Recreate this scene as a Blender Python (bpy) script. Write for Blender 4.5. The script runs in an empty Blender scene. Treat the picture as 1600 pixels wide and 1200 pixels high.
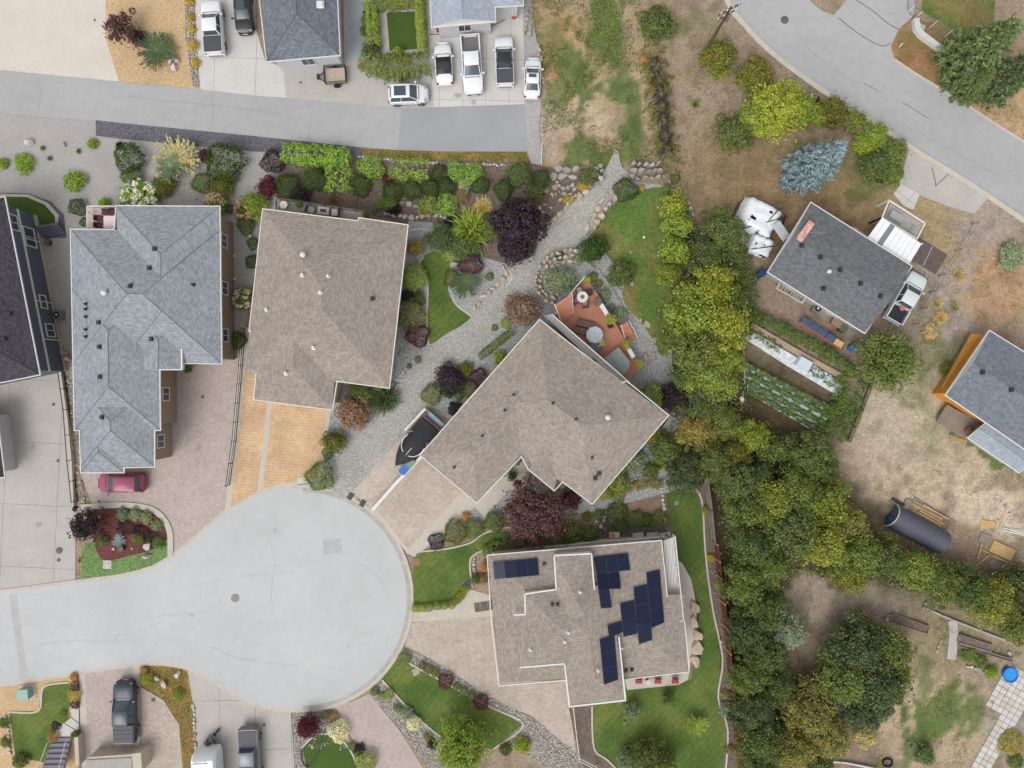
import bpy, bmesh, math, random
import numpy as np
from mathutils import Vector, Matrix, noise
from mathutils.bvhtree import BVHTree

# ---------------------------------------------------------------- camera, light, exposure
SC = bpy.context.scene
COL = SC.collection
H = 69.2                 # camera height above the street, metres
F = 1072.0               # focal length in pixels of a 1600 px wide picture
K = 1.25                 # display brightness of a white diffuse surface (used to turn seen colours into albedo)

cam_d = bpy.data.cameras.new('camera'); cam = bpy.data.objects.new('camera', cam_d); COL.objects.link(cam)
cam.location = (0, 0, H); cam.rotation_euler = (0, 0, 0)
cam_d.sensor_width = 36; cam_d.lens = 36 * F / 1600; cam_d.clip_end = 5000; cam_d.clip_start = 0.5
SC.camera = cam

SUN_EL, SUN_AZ = math.radians(52), math.radians(215)      # azimuth from north, clockwise: south-west
world = bpy.data.worlds.new('World'); SC.world = world; world.use_nodes = True
wn, wl = world.node_tree.nodes, world.node_tree.links
sky = wn.new('ShaderNodeTexSky'); sky.sky_type = 'NISHITA'; sky.sun_disc = False
sky.sun_elevation = SUN_EL; sky.sun_rotation = SUN_AZ
sky.air_density = 1.0; sky.dust_density = 3.0; sky.ozone_density = 1.0
hs = wn.new('ShaderNodeHueSaturation'); hs.inputs['Saturation'].default_value = 0.10
bg = wn['Background']; bg.inputs['Strength'].default_value = 0.15
wl.new(sky.outputs[0], hs.inputs['Color']); wl.new(hs.outputs[0], bg.inputs['Color'])

sun_d = bpy.data.lights.new('sun', 'SUN'); sun = bpy.data.objects.new('sun', sun_d); COL.objects.link(sun)
sun_d.energy = 0.75; sun_d.angle = math.radians(38); sun_d.color = (1.0, 0.96, 0.9)
sd = Vector((math.sin(SUN_AZ) * math.cos(SUN_EL), math.cos(SUN_AZ) * math.cos(SUN_EL), math.sin(SUN_EL)))
sun.rotation_euler = sd.to_track_quat('Z', 'Y').to_euler(); sun.location = (0, 0, 120)
SC.view_settings.view_transform = 'Standard'; SC.view_settings.look = 'None'
SC.view_settings.gamma = 1; SC.view_settings.use_curve_mapping = False
SC.view_settings.exposure = 0.52
SC.render.engine = 'CYCLES'
SC.cycles.max_bounces = 5; SC.cycles.diffuse_bounces = 3; SC.cycles.glossy_bounces = 2; SC.cycles.transparent_max_bounces = 4

# ---------------------------------------------------------------- helpers
R = random.Random(7)
def W(px, py, z=0.0):
    s = (H - z) / F
    return Vector(((px - 800) * s, (600 - py) * s, z))
def m_(px): return px * H / F                 # pixels to metres on the ground
def lin(v):
    v /= 255.0
    return v / 12.92 if v <= 0.04045 else ((v + 0.055) / 1.055) ** 2.4
def c(r, g, b, k=1.0): return (min(lin(r) / K * k, .86), min(lin(g) / K * k, .86), min(lin(b) / K * k, .86), 1)

def tag(o, label=None, cat=None, group=None, kind=None):
    if label: o['label'] = label
    if cat: o['category'] = cat
    if group: o['group'] = group
    if kind: o['kind'] = kind
    return o
def empty(name, loc, rz=0, label=None, cat=None, group=None):
    o = bpy.data.objects.new(name, None); COL.objects.link(o); o.location = loc; o.rotation_euler = (0, 0, rz)
    o.empty_display_size = .2
    return tag(o, label, cat, group)
def link(name, me, mat=None, parent=None, loc=None, rot=None, scale=None):
    o = bpy.data.objects.new(name, me); COL.objects.link(o)
    if mat is not None and not len(me.materials): me.materials.append(mat)
    if parent: o.parent = parent
    if loc is not None: o.location = loc
    if rot is not None: o.rotation_euler = rot
    if scale is not None: o.scale = scale if hasattr(scale, '__len__') else (scale,) * 3
    return o
ORD = ['first', 'second', 'third', 'fourth', 'fifth', 'sixth', 'seventh', 'eighth', 'ninth', 'tenth', 'eleventh', 'twelfth',
       'thirteenth', 'fourteenth', 'fifteenth', 'sixteenth', 'seventeenth', 'eighteenth', 'nineteenth', 'twentieth']

class MB:
    """collects simple solids, then links them as one mesh object"""
    def __init__(s, origin=None):
        s.v = []; s.f = []; s.o = Vector(origin) if origin is not None else Vector((0, 0, 0))
    def add(s, vs, fs):
        n = len(s.v); s.v += [Vector(p) - s.o for p in vs]; s.f += [tuple(i + n for i in f) for f in fs]; return s
    def box(s, cx, cy, cz, sx, sy, sz, rz=0, ry=0, taper=1.0):
        M = Matrix.Translation((cx, cy, cz)) @ Matrix.Rotation(rz, 4, 'Z') @ Matrix.Rotation(ry, 4, 'Y')
        vs = []
        for z in (-1, 1):
            t = taper if z > 0 else 1
            for x, y in ((-1, -1), (1, -1), (1, 1), (-1, 1)): vs.append(M @ Vector((x * sx / 2 * t, y * sy / 2 * t, z * sz / 2)))
        return s.add(vs, [(0, 3, 2, 1), (4, 5, 6, 7), (0, 1, 5, 4), (1, 2, 6, 5), (2, 3, 7, 6), (3, 0, 4, 7)])
    def prism(s, pts, z0, z1):
        pts = [(p[0], p[1]) for p in pts]
        a = sum(pts[i][0] * pts[(i + 1) % len(pts)][1] - pts[(i + 1) % len(pts)][0] * pts[i][1] for i in range(len(pts)))
        if a < 0: pts = pts[::-1]
        n = len(pts)
        vs = [Vector((x, y, z0)) for x, y in pts] + [Vector((x, y, z1)) for x, y in pts]
        return s.add(vs, [tuple(range(n - 1, -1, -1)), tuple(range(n, 2 * n))] + [(i, (i + 1) % n, (i + 1) % n + n, i + n) for i in range(n)])
    def cyl(s, x, y, z0, z1, r, n=12, r2=None):
        r2 = r if r2 is None else r2
        vs = [Vector((x + r * math.cos(t * 2 * math.pi / n), y + r * math.sin(t * 2 * math.pi / n), z0)) for t in range(n)]
        vs += [Vector((x + r2 * math.cos(t * 2 * math.pi / n), y + r2 * math.sin(t * 2 * math.pi / n), z1)) for t in range(n)]
        return s.add(vs, [tuple(range(n - 1, -1, -1)), tuple(range(n, 2 * n))] + [(i, (i + 1) % n, (i + 1) % n + n, i + n) for i in range(n)])
    def tube(s, a, b, r, r2=None, n=6):
        a = Vector(a); b = Vector(b); r2 = r if r2 is None else r2
        q = (b - a).to_track_quat('Z', 'Y').to_matrix()
        vs = []
        for p, rr in ((a, r), (b, r2)):
            for t in range(n): vs.append(p + q @ Vector((rr * math.cos(t * 2 * math.pi / n), rr * math.sin(t * 2 * math.pi / n), 0)))
        return s.add(vs, [tuple(range(n - 1, -1, -1)), tuple(range(n, 2 * n))] + [(i, (i + 1) % n, (i + 1) % n + n, i + n) for i in range(n)])
    def dome(s, x, y, z, r, h, n=12, k=4):
        vs = []; fs = []
        for j in range(k):
            a = j * math.pi / 2 / k
            for t in range(n): vs.append(Vector((x + r * math.cos(a) * math.cos(t * 2 * math.pi / n), y + r * math.cos(a) * math.sin(t * 2 * math.pi / n), z + h * math.sin(a))))
        vs.append(Vector((x, y, z + h)))
        for j in range(k - 1):
            for t in range(n): fs.append((j * n + t, j * n + (t + 1) % n, (j + 1) * n + (t + 1) % n, (j + 1) * n + t))
        for t in range(n): fs.append(((k - 1) * n + t, (k - 1) * n + (t + 1) % n, k * n))
        return s.add(vs, fs)
    def mesh(s, name, smooth=False):
        me = bpy.data.meshes.new(name); me.from_pydata([tuple(v) for v in s.v], [], s.f)
        if smooth: me.polygons.foreach_set('use_smooth', [True] * len(me.polygons))
        me.update(); return me
    def link(s, name, mat, parent=None, smooth=False, **kw):
        o = link(name, s.mesh(name, smooth), mat, parent, **kw)
        if parent is None and s.o.length > 0 and 'loc' not in kw: o.location = s.o
        return o

def bevel(o, w=.02, seg=2):
    bm = bmesh.new(); bm.from_mesh(o.data)
    bmesh.ops.remove_doubles(bm, verts=bm.verts, dist=1e-5)
    bmesh.ops.bevel(bm, geom=bm.edges[:], offset=w, segments=seg, affect='EDGES', clamp_overlap=True)
    bm.to_mesh(o.data); bm.free(); return o

def catmull(pts, k=6, closed=False):
    n = len(pts); out = []
    for i in range(n if closed else n - 1):
        if closed: p = [pts[(i + j) % n] for j in (-1, 0, 1, 2)]
        else: p = [pts[max(0, min(n - 1, i + j))] for j in (-1, 0, 1, 2)]
        for j in range(k):
            t = j / k
            out.append(tuple(.5 * ((2 * p[1][a]) + (-p[0][a] + p[2][a]) * t + (2 * p[0][a] - 5 * p[1][a] + 4 * p[2][a] - p[3][a]) * t * t + (-p[0][a] + 3 * p[1][a] - 3 * p[2][a] + p[3][a]) * t ** 3) for a in (0, 1)))
    if not closed: out.append(tuple(pts[-1][:2]))
    return out
def area(p): return .5 * sum(p[i][0] * p[(i + 1) % len(p)][1] - p[(i + 1) % len(p)][0] * p[i][1] for i in range(len(p)))
def ccw(p): p = [(q[0], q[1]) for q in p]; return p if area(p) > 0 else p[::-1]
def offset_poly(pts, d):
    """positive d grows a counter-clockwise polygon"""
    pts = ccw(pts); n = len(pts); out = []
    for i in range(n):
        a, b, q = Vector(pts[i - 1]), Vector(pts[i]), Vector(pts[(i + 1) % n])
        e1 = (b - a).normalized(); e2 = (q - b).normalized()
        n1 = Vector((e1.y, -e1.x)); n2 = Vector((e2.y, -e2.x))
        k = max(.35, 1 + n1.dot(n2)); o = (n1 + n2) / k * d
        out.append((b.x + o.x, b.y + o.y))
    return out
def offset_line(pts, d):
    n = len(pts); out = []
    for i in range(n):
        b = Vector(pts[i][:2])
        e1 = (b - Vector(pts[i - 1][:2])).normalized() if i > 0 else None
        e2 = (Vector(pts[i + 1][:2]) - b).normalized() if i < n - 1 else None
        e1 = e1 or e2; e2 = e2 or e1
        n1 = Vector((-e1.y, e1.x)); n2 = Vector((-e2.y, e2.x))
        o = (n1 + n2) / max(.4, 1 + n1.dot(n2)) * d
        out.append((b.x + o.x, b.y + o.y))
    return out
def wpts(px): return [tuple(W(x, y)[:2]) for x, y in px]
def inside(p, poly):
    x, y = p; r = False; n = len(poly); j = n - 1
    for i in range(n):
        if (poly[i][1] > y) != (poly[j][1] > y) and x < (poly[j][0] - poly[i][0]) * (y - poly[i][1]) / (poly[j][1] - poly[i][1]) + poly[i][0]: r = not r
        j = i
    return r
def clip_convex(sub, cell):
    out = sub; n = len(cell)
    for i in range(n):
        a, b = cell[i], cell[(i + 1) % n]; inp = out; out = []
        if not inp: return []
        side = lambda p: (b[0] - a[0]) * (p[1] - a[1]) - (b[1] - a[1]) * (p[0] - a[0])
        for k in range(len(inp)):
            p, q = inp[k - 1], inp[k]; sp, sq = side(p), side(q)
            if (sp >= 0) != (sq >= 0):
                t = sp / (sp - sq); out.append((p[0] + (q[0] - p[0]) * t, p[1] + (q[1] - p[1]) * t))
            if sq >= 0: out.append(q)
    return out

# ---------------------------------------------------------------- materials
MATS = {}
def new_mat(name):
    m = bpy.data.materials.new(name); m.use_nodes = True
    return m, m.node_tree.nodes, m.node_tree.links, m.node_tree.nodes['Principled BSDF']
def _noise(n, l, co, scale, detail=3, rough=.6):
    t = n.new('ShaderNodeTexNoise'); t.inputs['Scale'].default_value = scale; t.inputs['Detail'].default_value = detail
    t.inputs['Roughness'].default_value = rough; l.new(co, t.inputs['Vector']); return t.outputs['Fac']
def _mix(n, l, fac, a, b, mode='MIX'):
    x = n.new('ShaderNodeMix'); x.data_type = 'RGBA'; x.blend_type = mode
    for sock, v in ((x.inputs[0], fac), (x.inputs[6], a), (x.inputs[7], b)):
        if hasattr(v, 'is_linked') or hasattr(v, 'links'): l.new(v, sock)
        else: sock.default_value = v
    return x.outputs[2]
def _map(n, l, v, a, b, c0, d):
    x = n.new('ShaderNodeMapRange'); x.clamp = True
    for i, q in enumerate((a, b, c0, d)): x.inputs[i + 1].default_value = q
    l.new(v, x.inputs[0]); return x.outputs[0]
def grained(name, col, fine=.25, fine_scale=14, coarse=.12, coarse_scale=.35, rough=.9, bump=.3, col2=None, col2_scale=.2, stain=0, mid=.0, mid_scale=3, mow=0):
    """matt surface with grain, blotches and optional stains, in object space metres"""
    if name in MATS: return MATS[name]
    m, n, l, b = new_mat(name)
    co = n.new('ShaderNodeNewGeometry').outputs['Position']
    out = col
    if col2:
        f = _map(n, l, _noise(n, l, co, col2_scale, 5), .42, .6, 0, 1); out = _mix(n, l, f, col, col2)
    def mul(cur, scale, amt, det=2):
        g = _noise(n, l, co, scale, det); v = _map(n, l, g, .3, .7, 1 - amt, 1 + amt)
        x = n.new('ShaderNodeVectorMath'); x.operation = 'SCALE'
        if isinstance(cur, tuple): x.inputs[0].default_value = cur[:3]
        else: l.new(cur, x.inputs[0])
        l.new(v, x.inputs['Scale']); return x.outputs[0], g
    out, _ = mul(out, coarse_scale, coarse, 5)
    if mid: out, _ = mul(out, mid_scale, mid, 3)
    out, g = mul(out, fine_scale, fine)
    if mow:
        wv = n.new('ShaderNodeTexWave'); wv.inputs['Scale'].default_value = .55; wv.inputs['Distortion'].default_value = 1.2; wv.inputs['Detail Scale'].default_value = .3
        mp = n.new('ShaderNodeMapping'); mp.inputs['Rotation'].default_value = (0, 0, .75); l.new(co, mp.inputs['Vector']); l.new(mp.outputs[0], wv.inputs['Vector'])
        v = _map(n, l, wv.outputs['Fac'], 0, 1, 1 - mow, 1 + mow); x = n.new('ShaderNodeVectorMath'); x.operation = 'SCALE'; l.new(out, x.inputs[0]); l.new(v, x.inputs['Scale']); out = x.outputs[0]
    if stain:
        s = _map(n, l, _noise(n, l, co, .9, 6, .7), .58, .72, 0, stain); out = _mix(n, l, s, out, tuple(x * .55 for x in col[:3]) + (1,))
    l.new(out, b.inputs['Base Color']); b.inputs['Roughness'].default_value = rough; b.inputs['Specular IOR Level'].default_value = .2
    if bump:
        bp = n.new('ShaderNodeBump'); bp.inputs['Strength'].default_value = bump; bp.inputs['Distance'].default_value = .03
        l.new(g, bp.inputs['Height']); l.new(bp.outputs[0], b.inputs['Normal'])
    MATS[name] = m; return m
def plain(name, col, rough=.5, metal=0, spec=.4, coat=0, var=.06):
    if name in MATS: return MATS[name]
    m, n, l, b = new_mat(name)
    co = n.new('ShaderNodeTexCoord').outputs['Object']
    v = _map(n, l, _noise(n, l, co, 2.5, 4), .3, .7, 1 - var, 1 + var)
    x = n.new('ShaderNodeVectorMath'); x.operation = 'SCALE'; x.inputs[0].default_value = col[:3]; l.new(v, x.inputs['Scale'])
    l.new(x.outputs[0], b.inputs['Base Color']); b.inputs['Roughness'].default_value = rough
    b.inputs['Metallic'].default_value = metal; b.inputs['Specular IOR Level'].default_value = spec
    b.inputs['Coat Weight'].default_value = coat; b.inputs['Coat Roughness'].default_value = .08
    MATS[name] = m; return m
def bricked(name, col, col2, mortar, bw, bh, ms=.012, uv=False, off=.5, rot=0, blot=.15, bump=.4, vcol=None):
    """unit paving or shingles too small to pick apart: running courses with uneven units"""
    if name in MATS: return MATS[name]
    m, n, l, b = new_mat(name)
    co = n.new('ShaderNodeUVMap').outputs[0] if uv else n.new('ShaderNodeNewGeometry').outputs['Position']
    mp = n.new('ShaderNodeMapping'); mp.inputs['Rotation'].default_value = (0, 0, rot); l.new(co, mp.inputs['Vector'])
    t = n.new('ShaderNodeTexBrick'); l.new(mp.outputs[0], t.inputs['Vector'])
    t.inputs['Color1'].default_value = col; t.inputs['Color2'].default_value = col2; t.inputs['Mortar'].default_value = mortar
    t.inputs['Scale'].default_value = 1; t.inputs['Mortar Size'].default_value = ms; t.inputs['Brick Width'].default_value = bw; t.inputs['Row Height'].default_value = bh
    t.inputs['Mortar Smooth'].default_value = .3; t.offset = off
    pos = n.new('ShaderNodeNewGeometry').outputs['Position']
    cur = t.outputs['Color']
    for sc, am, dt in ((.45, blot, 5), (11, .14, 2), (2.6, .10, 4)):
        v = _map(n, l, _noise(n, l, pos, sc, dt), .3, .7, 1 - am, 1 + am)
        x = n.new('ShaderNodeVectorMath'); x.operation = 'SCALE'; l.new(cur, x.inputs[0]); l.new(v, x.inputs['Scale']); cur = x.outputs[0]
    l.new(cur, b.inputs['Base Color']); b.inputs['Roughness'].default_value = .92; b.inputs['Specular IOR Level'].default_value = .15
    bp = n.new('ShaderNodeBump'); bp.inputs['Strength'].default_value = bump; bp.inputs['Distance'].default_value = .01
    l.new(t.outputs['Fac'], bp.inputs['Height']); bp.invert = True; l.new(bp.outputs[0], b.inputs['Normal'])
    MATS[name] = m; return m

def foliage_mat(name, lo=.55, hi=1.5, warm=(1.12, 1.0, .75), transl=.36):
    m, n, l, b = new_mat(name)
    oi = n.new('ShaderNodeObjectInfo'); ge = n.new('ShaderNodeNewGeometry')
    rv = _map(n, l, ge.outputs['Random Per Island'], 0, 1, lo, hi)
    x = n.new('ShaderNodeVectorMath'); x.operation = 'SCALE'; l.new(oi.outputs['Color'], x.inputs[0]); l.new(rv, x.inputs['Scale'])
    cl = _map(n, l, _noise(n, l, ge.outputs['Position'], 1.1, 3), .4, .66, 0, 1)
    y = n.new('ShaderNodeVectorMath'); y.operation = 'MULTIPLY'; y.inputs[1].default_value = warm; l.new(x.outputs[0], y.inputs[0])
    z = n.new('ShaderNodeVectorMath'); z.operation = 'MULTIPLY'; z.inputs[1].default_value = (.82, .9, 1.0); l.new(x.outputs[0], z.inputs[0])
    colr = _mix(n, l, cl, z.outputs[0], y.outputs[0])
    l.new(colr, b.inputs['Base Color']); b.inputs['Roughness'].default_value = .8; b.inputs['Specular IOR Level'].default_value = .08
    tr = n.new('ShaderNodeBsdfTranslucent'); l.new(colr, tr.inputs['Color'])
    mx = n.new('ShaderNodeMixShader'); mx.inputs[0].default_value = transl
    l.new(b.outputs[0], mx.inputs[1]); l.new(tr.outputs[0], mx.inputs[2]); l.new(mx.outputs[0], n['Material Output'].inputs['Surface'])
    return m
FOL = foliage_mat('foliage', .6, 1.5)
FOLN = foliage_mat('needles', .6, 1.4, (1.0, 1.0, .95), .1)
PETAL = foliage_mat('petals', .75, 1.25, (1.1, .95, .8), .2)

M = dict(
    cul=grained('pale_worn_asphalt', c(194, 195, 196), .09, 26, .06, .12, bump=.2, mid=.04, mid_scale=1.1, stain=.10),
    asph=grained('grey_asphalt', c(174, 174, 175), .12, 24, .06, .15, bump=.2, mid=.05, mid_scale=1.4, stain=.12),
    asph2=grained('dark_patch_asphalt', c(161, 163, 167), .12, 24, .06, .3, bump=.15, mid=.03),
    conc=grained('pale_concrete', c(206, 203, 199), .05, 18, .06, .4, bump=.1, mid=.04),
    conc2=grained('grey_concrete', c(186, 181, 176), .06, 18, .07, .4, bump=.1, mid=.05),
    kerb=grained('kerb_concrete', c(198, 190, 178), .08, 12, .08, 1.5, bump=.2),
    joint=grained('joint_filler', c(150, 146, 140), .1, 12),
    gravelb=grained('blue_grey_gravel', c(160, 161, 160), .42, 9, .09, .3, bump=.7, mid=.14, mid_scale=4),
    gravelp=grained('path_gravel', c(168, 166, 160), .36, 9, .1, .3, bump=.7, mid=.12, mid_scale=3.5),
    gravelg=grained('light_gravel', c(172, 168, 165), .22, 10, .08, .3, bump=.5, mid=.07),
    graveld=grained('dark_gravel', c(104, 102, 110), .5, 8, .1, .4, bump=.8, mid=.12, mid_scale=5),
    gravelt=grained('tan_gravel', c(200, 172, 134), .35, 9, .1, .4, bump=.6, mid=.15, mid_scale=4),
    rubble=grained('river_gravel', c(150, 144, 136), .75, 5.5, .12, .4, bump=.9, mid=.2, mid_scale=3),
    mulch=grained('brown_soil', c(118, 104, 95), .5, 9, .15, .5, bump=.8, mid=.2, mid_scale=3),
    mulchr=grained('red_mulch', c(112, 68, 64), .45, 10, .12, .5, bump=.8, mid=.2, mid_scale=3.5),
    lawn=grained('lawn_grass', c(76, 98, 44, 1.25), .4, 11, .16, .25, bump=1.0, col2=c(94, 106, 52, 1.25), col2_scale=.25, mid=.15, mid_scale=2.5, mow=.055),
    lawn2=grained('ragged_lawn', c(84, 106, 50, 1.25), .4, 9, .16, .3, bump=1.0, col2=c(124, 114, 72, 1.15), col2_scale=.2, mid=.2, mid_scale=2.5),
    turf=grained('dark_turf', c(70, 92, 40, 1.1), .3, 14, .1, .4, bump=.6),
    verge=grained('dry_verge_grass', c(150, 118, 74), .55, 8, .2, .5, bump=1.0, col2=c(118, 114, 58), col2_scale=.6, mid=.2),
    pinkp=bricked('pink_pavers', c(192, 178, 171), c(184, 170, 163), c(168, 156, 150), .26, .17, .010, rot=.1, blot=.06),
    pinkp2=bricked('pink_pavers_weathered', c(198, 184, 173), c(186, 171, 161), c(170, 157, 148), .3, .2, .012, rot=-.1, blot=.10),
    beigep=bricked('beige_pavers', c(204, 190, 177), c(192, 178, 166), c(174, 162, 150), .3, .2, .012, rot=.85, blot=.06),
    orangep=bricked('orange_pavers', c(213, 183, 149), c(207, 175, 139), c(190, 156, 122), .42, .3, .022, rot=.07, blot=.14),
    white=plain('white_trim', c(224, 222, 218), .5),
    whitew=plain('white_siding', c(200, 200, 204), .6),
    dark=plain('dark_plastic', c(52, 52, 56), .5),
    black=plain('black_metal', c(36, 36, 40), .4),
    glass=plain('window_glass', c(66, 78, 88), .06, 0, .8), carglass=plain('car_glass', c(78, 88, 98), .22, 0, .5, var=.15), panelframe=plain('panel_frame', c(62, 70, 84), .4, .3),
    rubber=plain('tyre_rubber', c(34, 34, 35), .85),
    rim=plain('wheel_alloy', c(165, 168, 172), .3, .8),
    bark=grained('bark', c(96, 80, 66), .4, 12, .2, 1, bump=.6),
    barkl=grained('pale_bark', c(180, 172, 160), .3, 12, .2, 1, bump=.4),
    wood=grained('brown_fence_wood', c(112, 72, 62), .2, 10, .15, 1, bump=.3),
    woodg=grained('grey_weathered_wood', c(150, 138, 128), .25, 9, .15, 1, bump=.3),
    woodn=grained('new_lumber', c(208, 172, 122), .15, 9, .12, 1, bump=.2),
    woodo=grained('orange_stained_wood', c(220, 162, 80), .12, 9, .12, 1, bump=.2),
    deck=grained('red_deck_board', c(198, 138, 112), .14, 14, .1, .8, bump=.2),
    stone=None, navy=plain('solar_glass', c(14, 26, 56), .28, 0, .35, var=.25),
    steel=plain('galvanised_steel', c(158, 160, 162), .4, .6),
)
def stone_mat(name, a, b_, d):
    m, n, l, b = new_mat(name)
    oi = n.new('ShaderNodeObjectInfo'); pos = n.new('ShaderNodeNewGeometry').outputs['Position']
    col = _mix(n, l, _map(n, l, oi.outputs['Random'], 0, .5, 0, 1), a, b_); col = _mix(n, l, _map(n, l, oi.outputs['Random'], .5, 1, 0, .8), col, d)
    v = _map(n, l, _noise(n, l, pos, 7, 4), .3, .7, .75, 1.25)
    x = n.new('ShaderNodeVectorMath'); x.operation = 'SCALE'; l.new(col, x.inputs[0]); l.new(v, x.inputs['Scale']); l.new(x.outputs[0], b.inputs['Base Color'])
    b.inputs['Roughness'].default_value = .95
    return m
M['stone'] = stone_mat('warm_stone', c(196, 170, 140), c(176, 164, 148), c(204, 190, 166))
M['stoneg'] = stone_mat('grey_stone', c(160, 154, 148), c(180, 174, 168), c(146, 138, 128))
M['stonep'] = stone_mat('pale_stone', c(206, 198, 196), c(190, 180, 178), c(214, 208, 200))

def shingle(name, a, b_, line, bw=.3, bh=.15): return bricked(name, a, b_, line, bw, bh, .012, uv=True, blot=.07, bump=.5)
M['sh_blue'] = shingle('blue_grey_shingles', c(166, 170, 175), c(140, 146, 152), c(118, 124, 131))
M['sh_blue2'] = shingle('slate_blue_shingles', c(130, 136, 144), c(104, 112, 122), c(90, 96, 106))
M['sh_pale'] = shingle('pale_blue_shingles', c(176, 184, 196), c(160, 168, 180), c(140, 148, 160))
M['sh_brown'] = shingle('brown_shingles', c(173, 161, 151), c(150, 139, 130), c(124, 115, 108))
M['sh_dark'] = shingle('charcoal_shingles', c(88, 84, 92), c(68, 64, 72), c(56, 54, 60))
M['sh_grey'] = shingle('grey_shingles', c(124, 126, 130), c(102, 104, 108), c(90, 92, 96))
M['sh_grey2'] = shingle('blue_tinted_grey_shingles', c(134, 140, 150), c(112, 118, 128), c(98, 102, 112))

# ---------------------------------------------------------------- ground sheets
_layer = [0]
SHEETS = []
def gz(px, py):
    p = tuple(W(px, py)[:2]); return max([.004 * (l if l < 6 else l) for q, l in SHEETS if inside(p, q)], default=0)
def overlaps(a, b):
    ax = [p[0] for p in a]; ay = [p[1] for p in a]; bx = [p[0] for p in b]; by = [p[1] for p in b]
    if max(ax) < min(bx) or max(bx) < min(ax) or max(ay) < min(by) or max(by) < min(ay): return False
    if any(inside(p, b) for p in a) or any(inside(p, a) for p in b): return True
    def cr(o, p, q): return (p[0] - o[0]) * (q[1] - o[1]) - (p[1] - o[1]) * (q[0] - o[0])
    for i in range(len(a)):
        p, q = a[i - 1], a[i]
        for j in range(len(b)):
            r, s = b[j - 1], b[j]
            if (cr(p, q, r) > 0) != (cr(p, q, s) > 0) and (cr(r, s, p) > 0) != (cr(r, s, q) > 0): return True
    return False
def sheet(name, px, mat, smooth=0, layer=None, world=False, slab=False):
    pts = catmull(px, smooth, True) if smooth else px
    pts = ccw(pts if world else wpts(pts))
    k = 1 + max([l for q, l in SHEETS if overlaps(pts, q)], default=0)
    SHEETS.append((pts, k + (5 if slab else 0))); z = .004 * k
    me = bpy.data.meshes.new(name); me.from_pydata([(x, y, z) for x, y in pts], [], [tuple(range(len(pts)))])
    o = link(name, me, mat); o['kind'] = 'structure'; return o
def slabs(name, px, mat, ang, size, z0, base=None, gap=.035, size2=None, jitter=0):
    """concrete poured in bays: each bay is a piece with an open joint round it"""
    root = sheet(name, px, base or M['joint'], slab=True)
    zt = root.data.vertices[0].co.z
    poly = ccw(wpts(px)); size2 = size2 or size
    ca, sa = math.cos(ang), math.sin(ang)
    us = [x * ca + y * sa for x, y in poly]; vs = [-x * sa + y * ca for x, y in poly]
    o0 = size * .37
    u = math.floor(min(us) / size) * size - o0
    while u < max(us):
        v = math.floor(min(vs) / size2) * size2 - o0
        while v < max(vs):
            g = gap / 2
            cell = [(u + g, v + g), (u + size - g, v + g), (u + size - g, v + size2 - g), (u + g, v + size2 - g)]
            cell = [(a * ca - b * sa, a * sa + b * ca) for a, b in cell]
            q = clip_convex(poly, cell)
            if len(q) > 2 and abs(area(q)) > .12:
                cx, cy = sum(p[0] for p in q) / len(q), sum(p[1] for p in q) / len(q)
                mb = MB((cx, cy, zt)); mb.prism(q, zt + .001, zt + z0 + R.uniform(0, .006)); mb.link('slab', mat, root, loc=(cx, cy, zt))
            v += size2
        u += size
    return root
def ribbon(name, px, width, z0, z1, mat, smooth=0, closed=False, world=False, side=0, parent=None, origin=None):
    pts = px if world else wpts(px)
    if smooth: pts = catmull(pts, smooth, closed)
    if closed:
        A = offset_poly(pts, width * (.5 + side)); B = offset_poly(pts, width * (-.5 + side)); A.append(A[0]); B.append(B[0])
    else: A = offset_line(pts, width * (.5 + side)); B = offset_line(pts, width * (-.5 + side))
    mb = MB(origin)
    n = len(A); vs = []
    for i in range(n):
        vs += [Vector((*A[i], z0)), Vector((*A[i], z1)), Vector((*B[i], z1)), Vector((*B[i], z0))]
    fs = []
    for i in range(n - 1):
        for k in range(3): fs.append((4 * i + k, 4 * i + k + 1, 4 * i + 4 + k + 1, 4 * i + 4 + k))
    if not closed: fs += [(0, 3, 2, 1), (4 * n - 4, 4 * n - 3, 4 * n - 2, 4 * n - 1)]
    mb.add(vs, fs)
    return mb.link(name, mat, parent)

# ---------------------------------------------------------------- plants
def leaf_mesh(name, C, N, S, aspect=1.0, seed=0, mat=None):
    """one small pointed leaf face per centre"""
    g = np.random.default_rng(seed); n = len(C)
    N = N / np.maximum(np.linalg.norm(N, axis=1, keepdims=True), 1e-6)
    r = g.normal(size=(n, 3)); T = np.cross(N, r); T /= np.maximum(np.linalg.norm(T, axis=1, keepdims=True), 1e-6)
    B = np.cross(N, T); S = np.asarray(S).reshape(-1, 1) * np.ones((n, 1))
    V = np.empty((n, 4, 3)); V[:, 0] = C + T * S; V[:, 1] = C + B * S * .55 * aspect + N * S * .18; V[:, 2] = C - T * S; V[:, 3] = C - B * S * .55 * aspect
    return quads_mesh(name, V.reshape(-1, 3), mat)
def quads_mesh(name, V, mat=None):
    n = len(V) // 4; me = bpy.data.meshes.new(name)
    me.vertices.add(n * 4); me.loops.add(n * 4); me.polygons.add(n)
    me.vertices.foreach_set('co', V.astype(np.float32).ravel())
    me.loops.foreach_set('vertex_index', np.arange(n * 4, dtype=np.int32))
    me.polygons.foreach_set('loop_start', np.arange(0, n * 4, 4, dtype=np.int32))
    me.update(calc_edges=True)
    if mat: me.materials.append(mat)
    return me
def sph(g, n, up=-1.0):
    v = g.normal(size=(n * 3 + 40, 3)); v /= np.linalg.norm(v, axis=1, keepdims=True)
    return v[v[:, 2] > up][:n]
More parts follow.
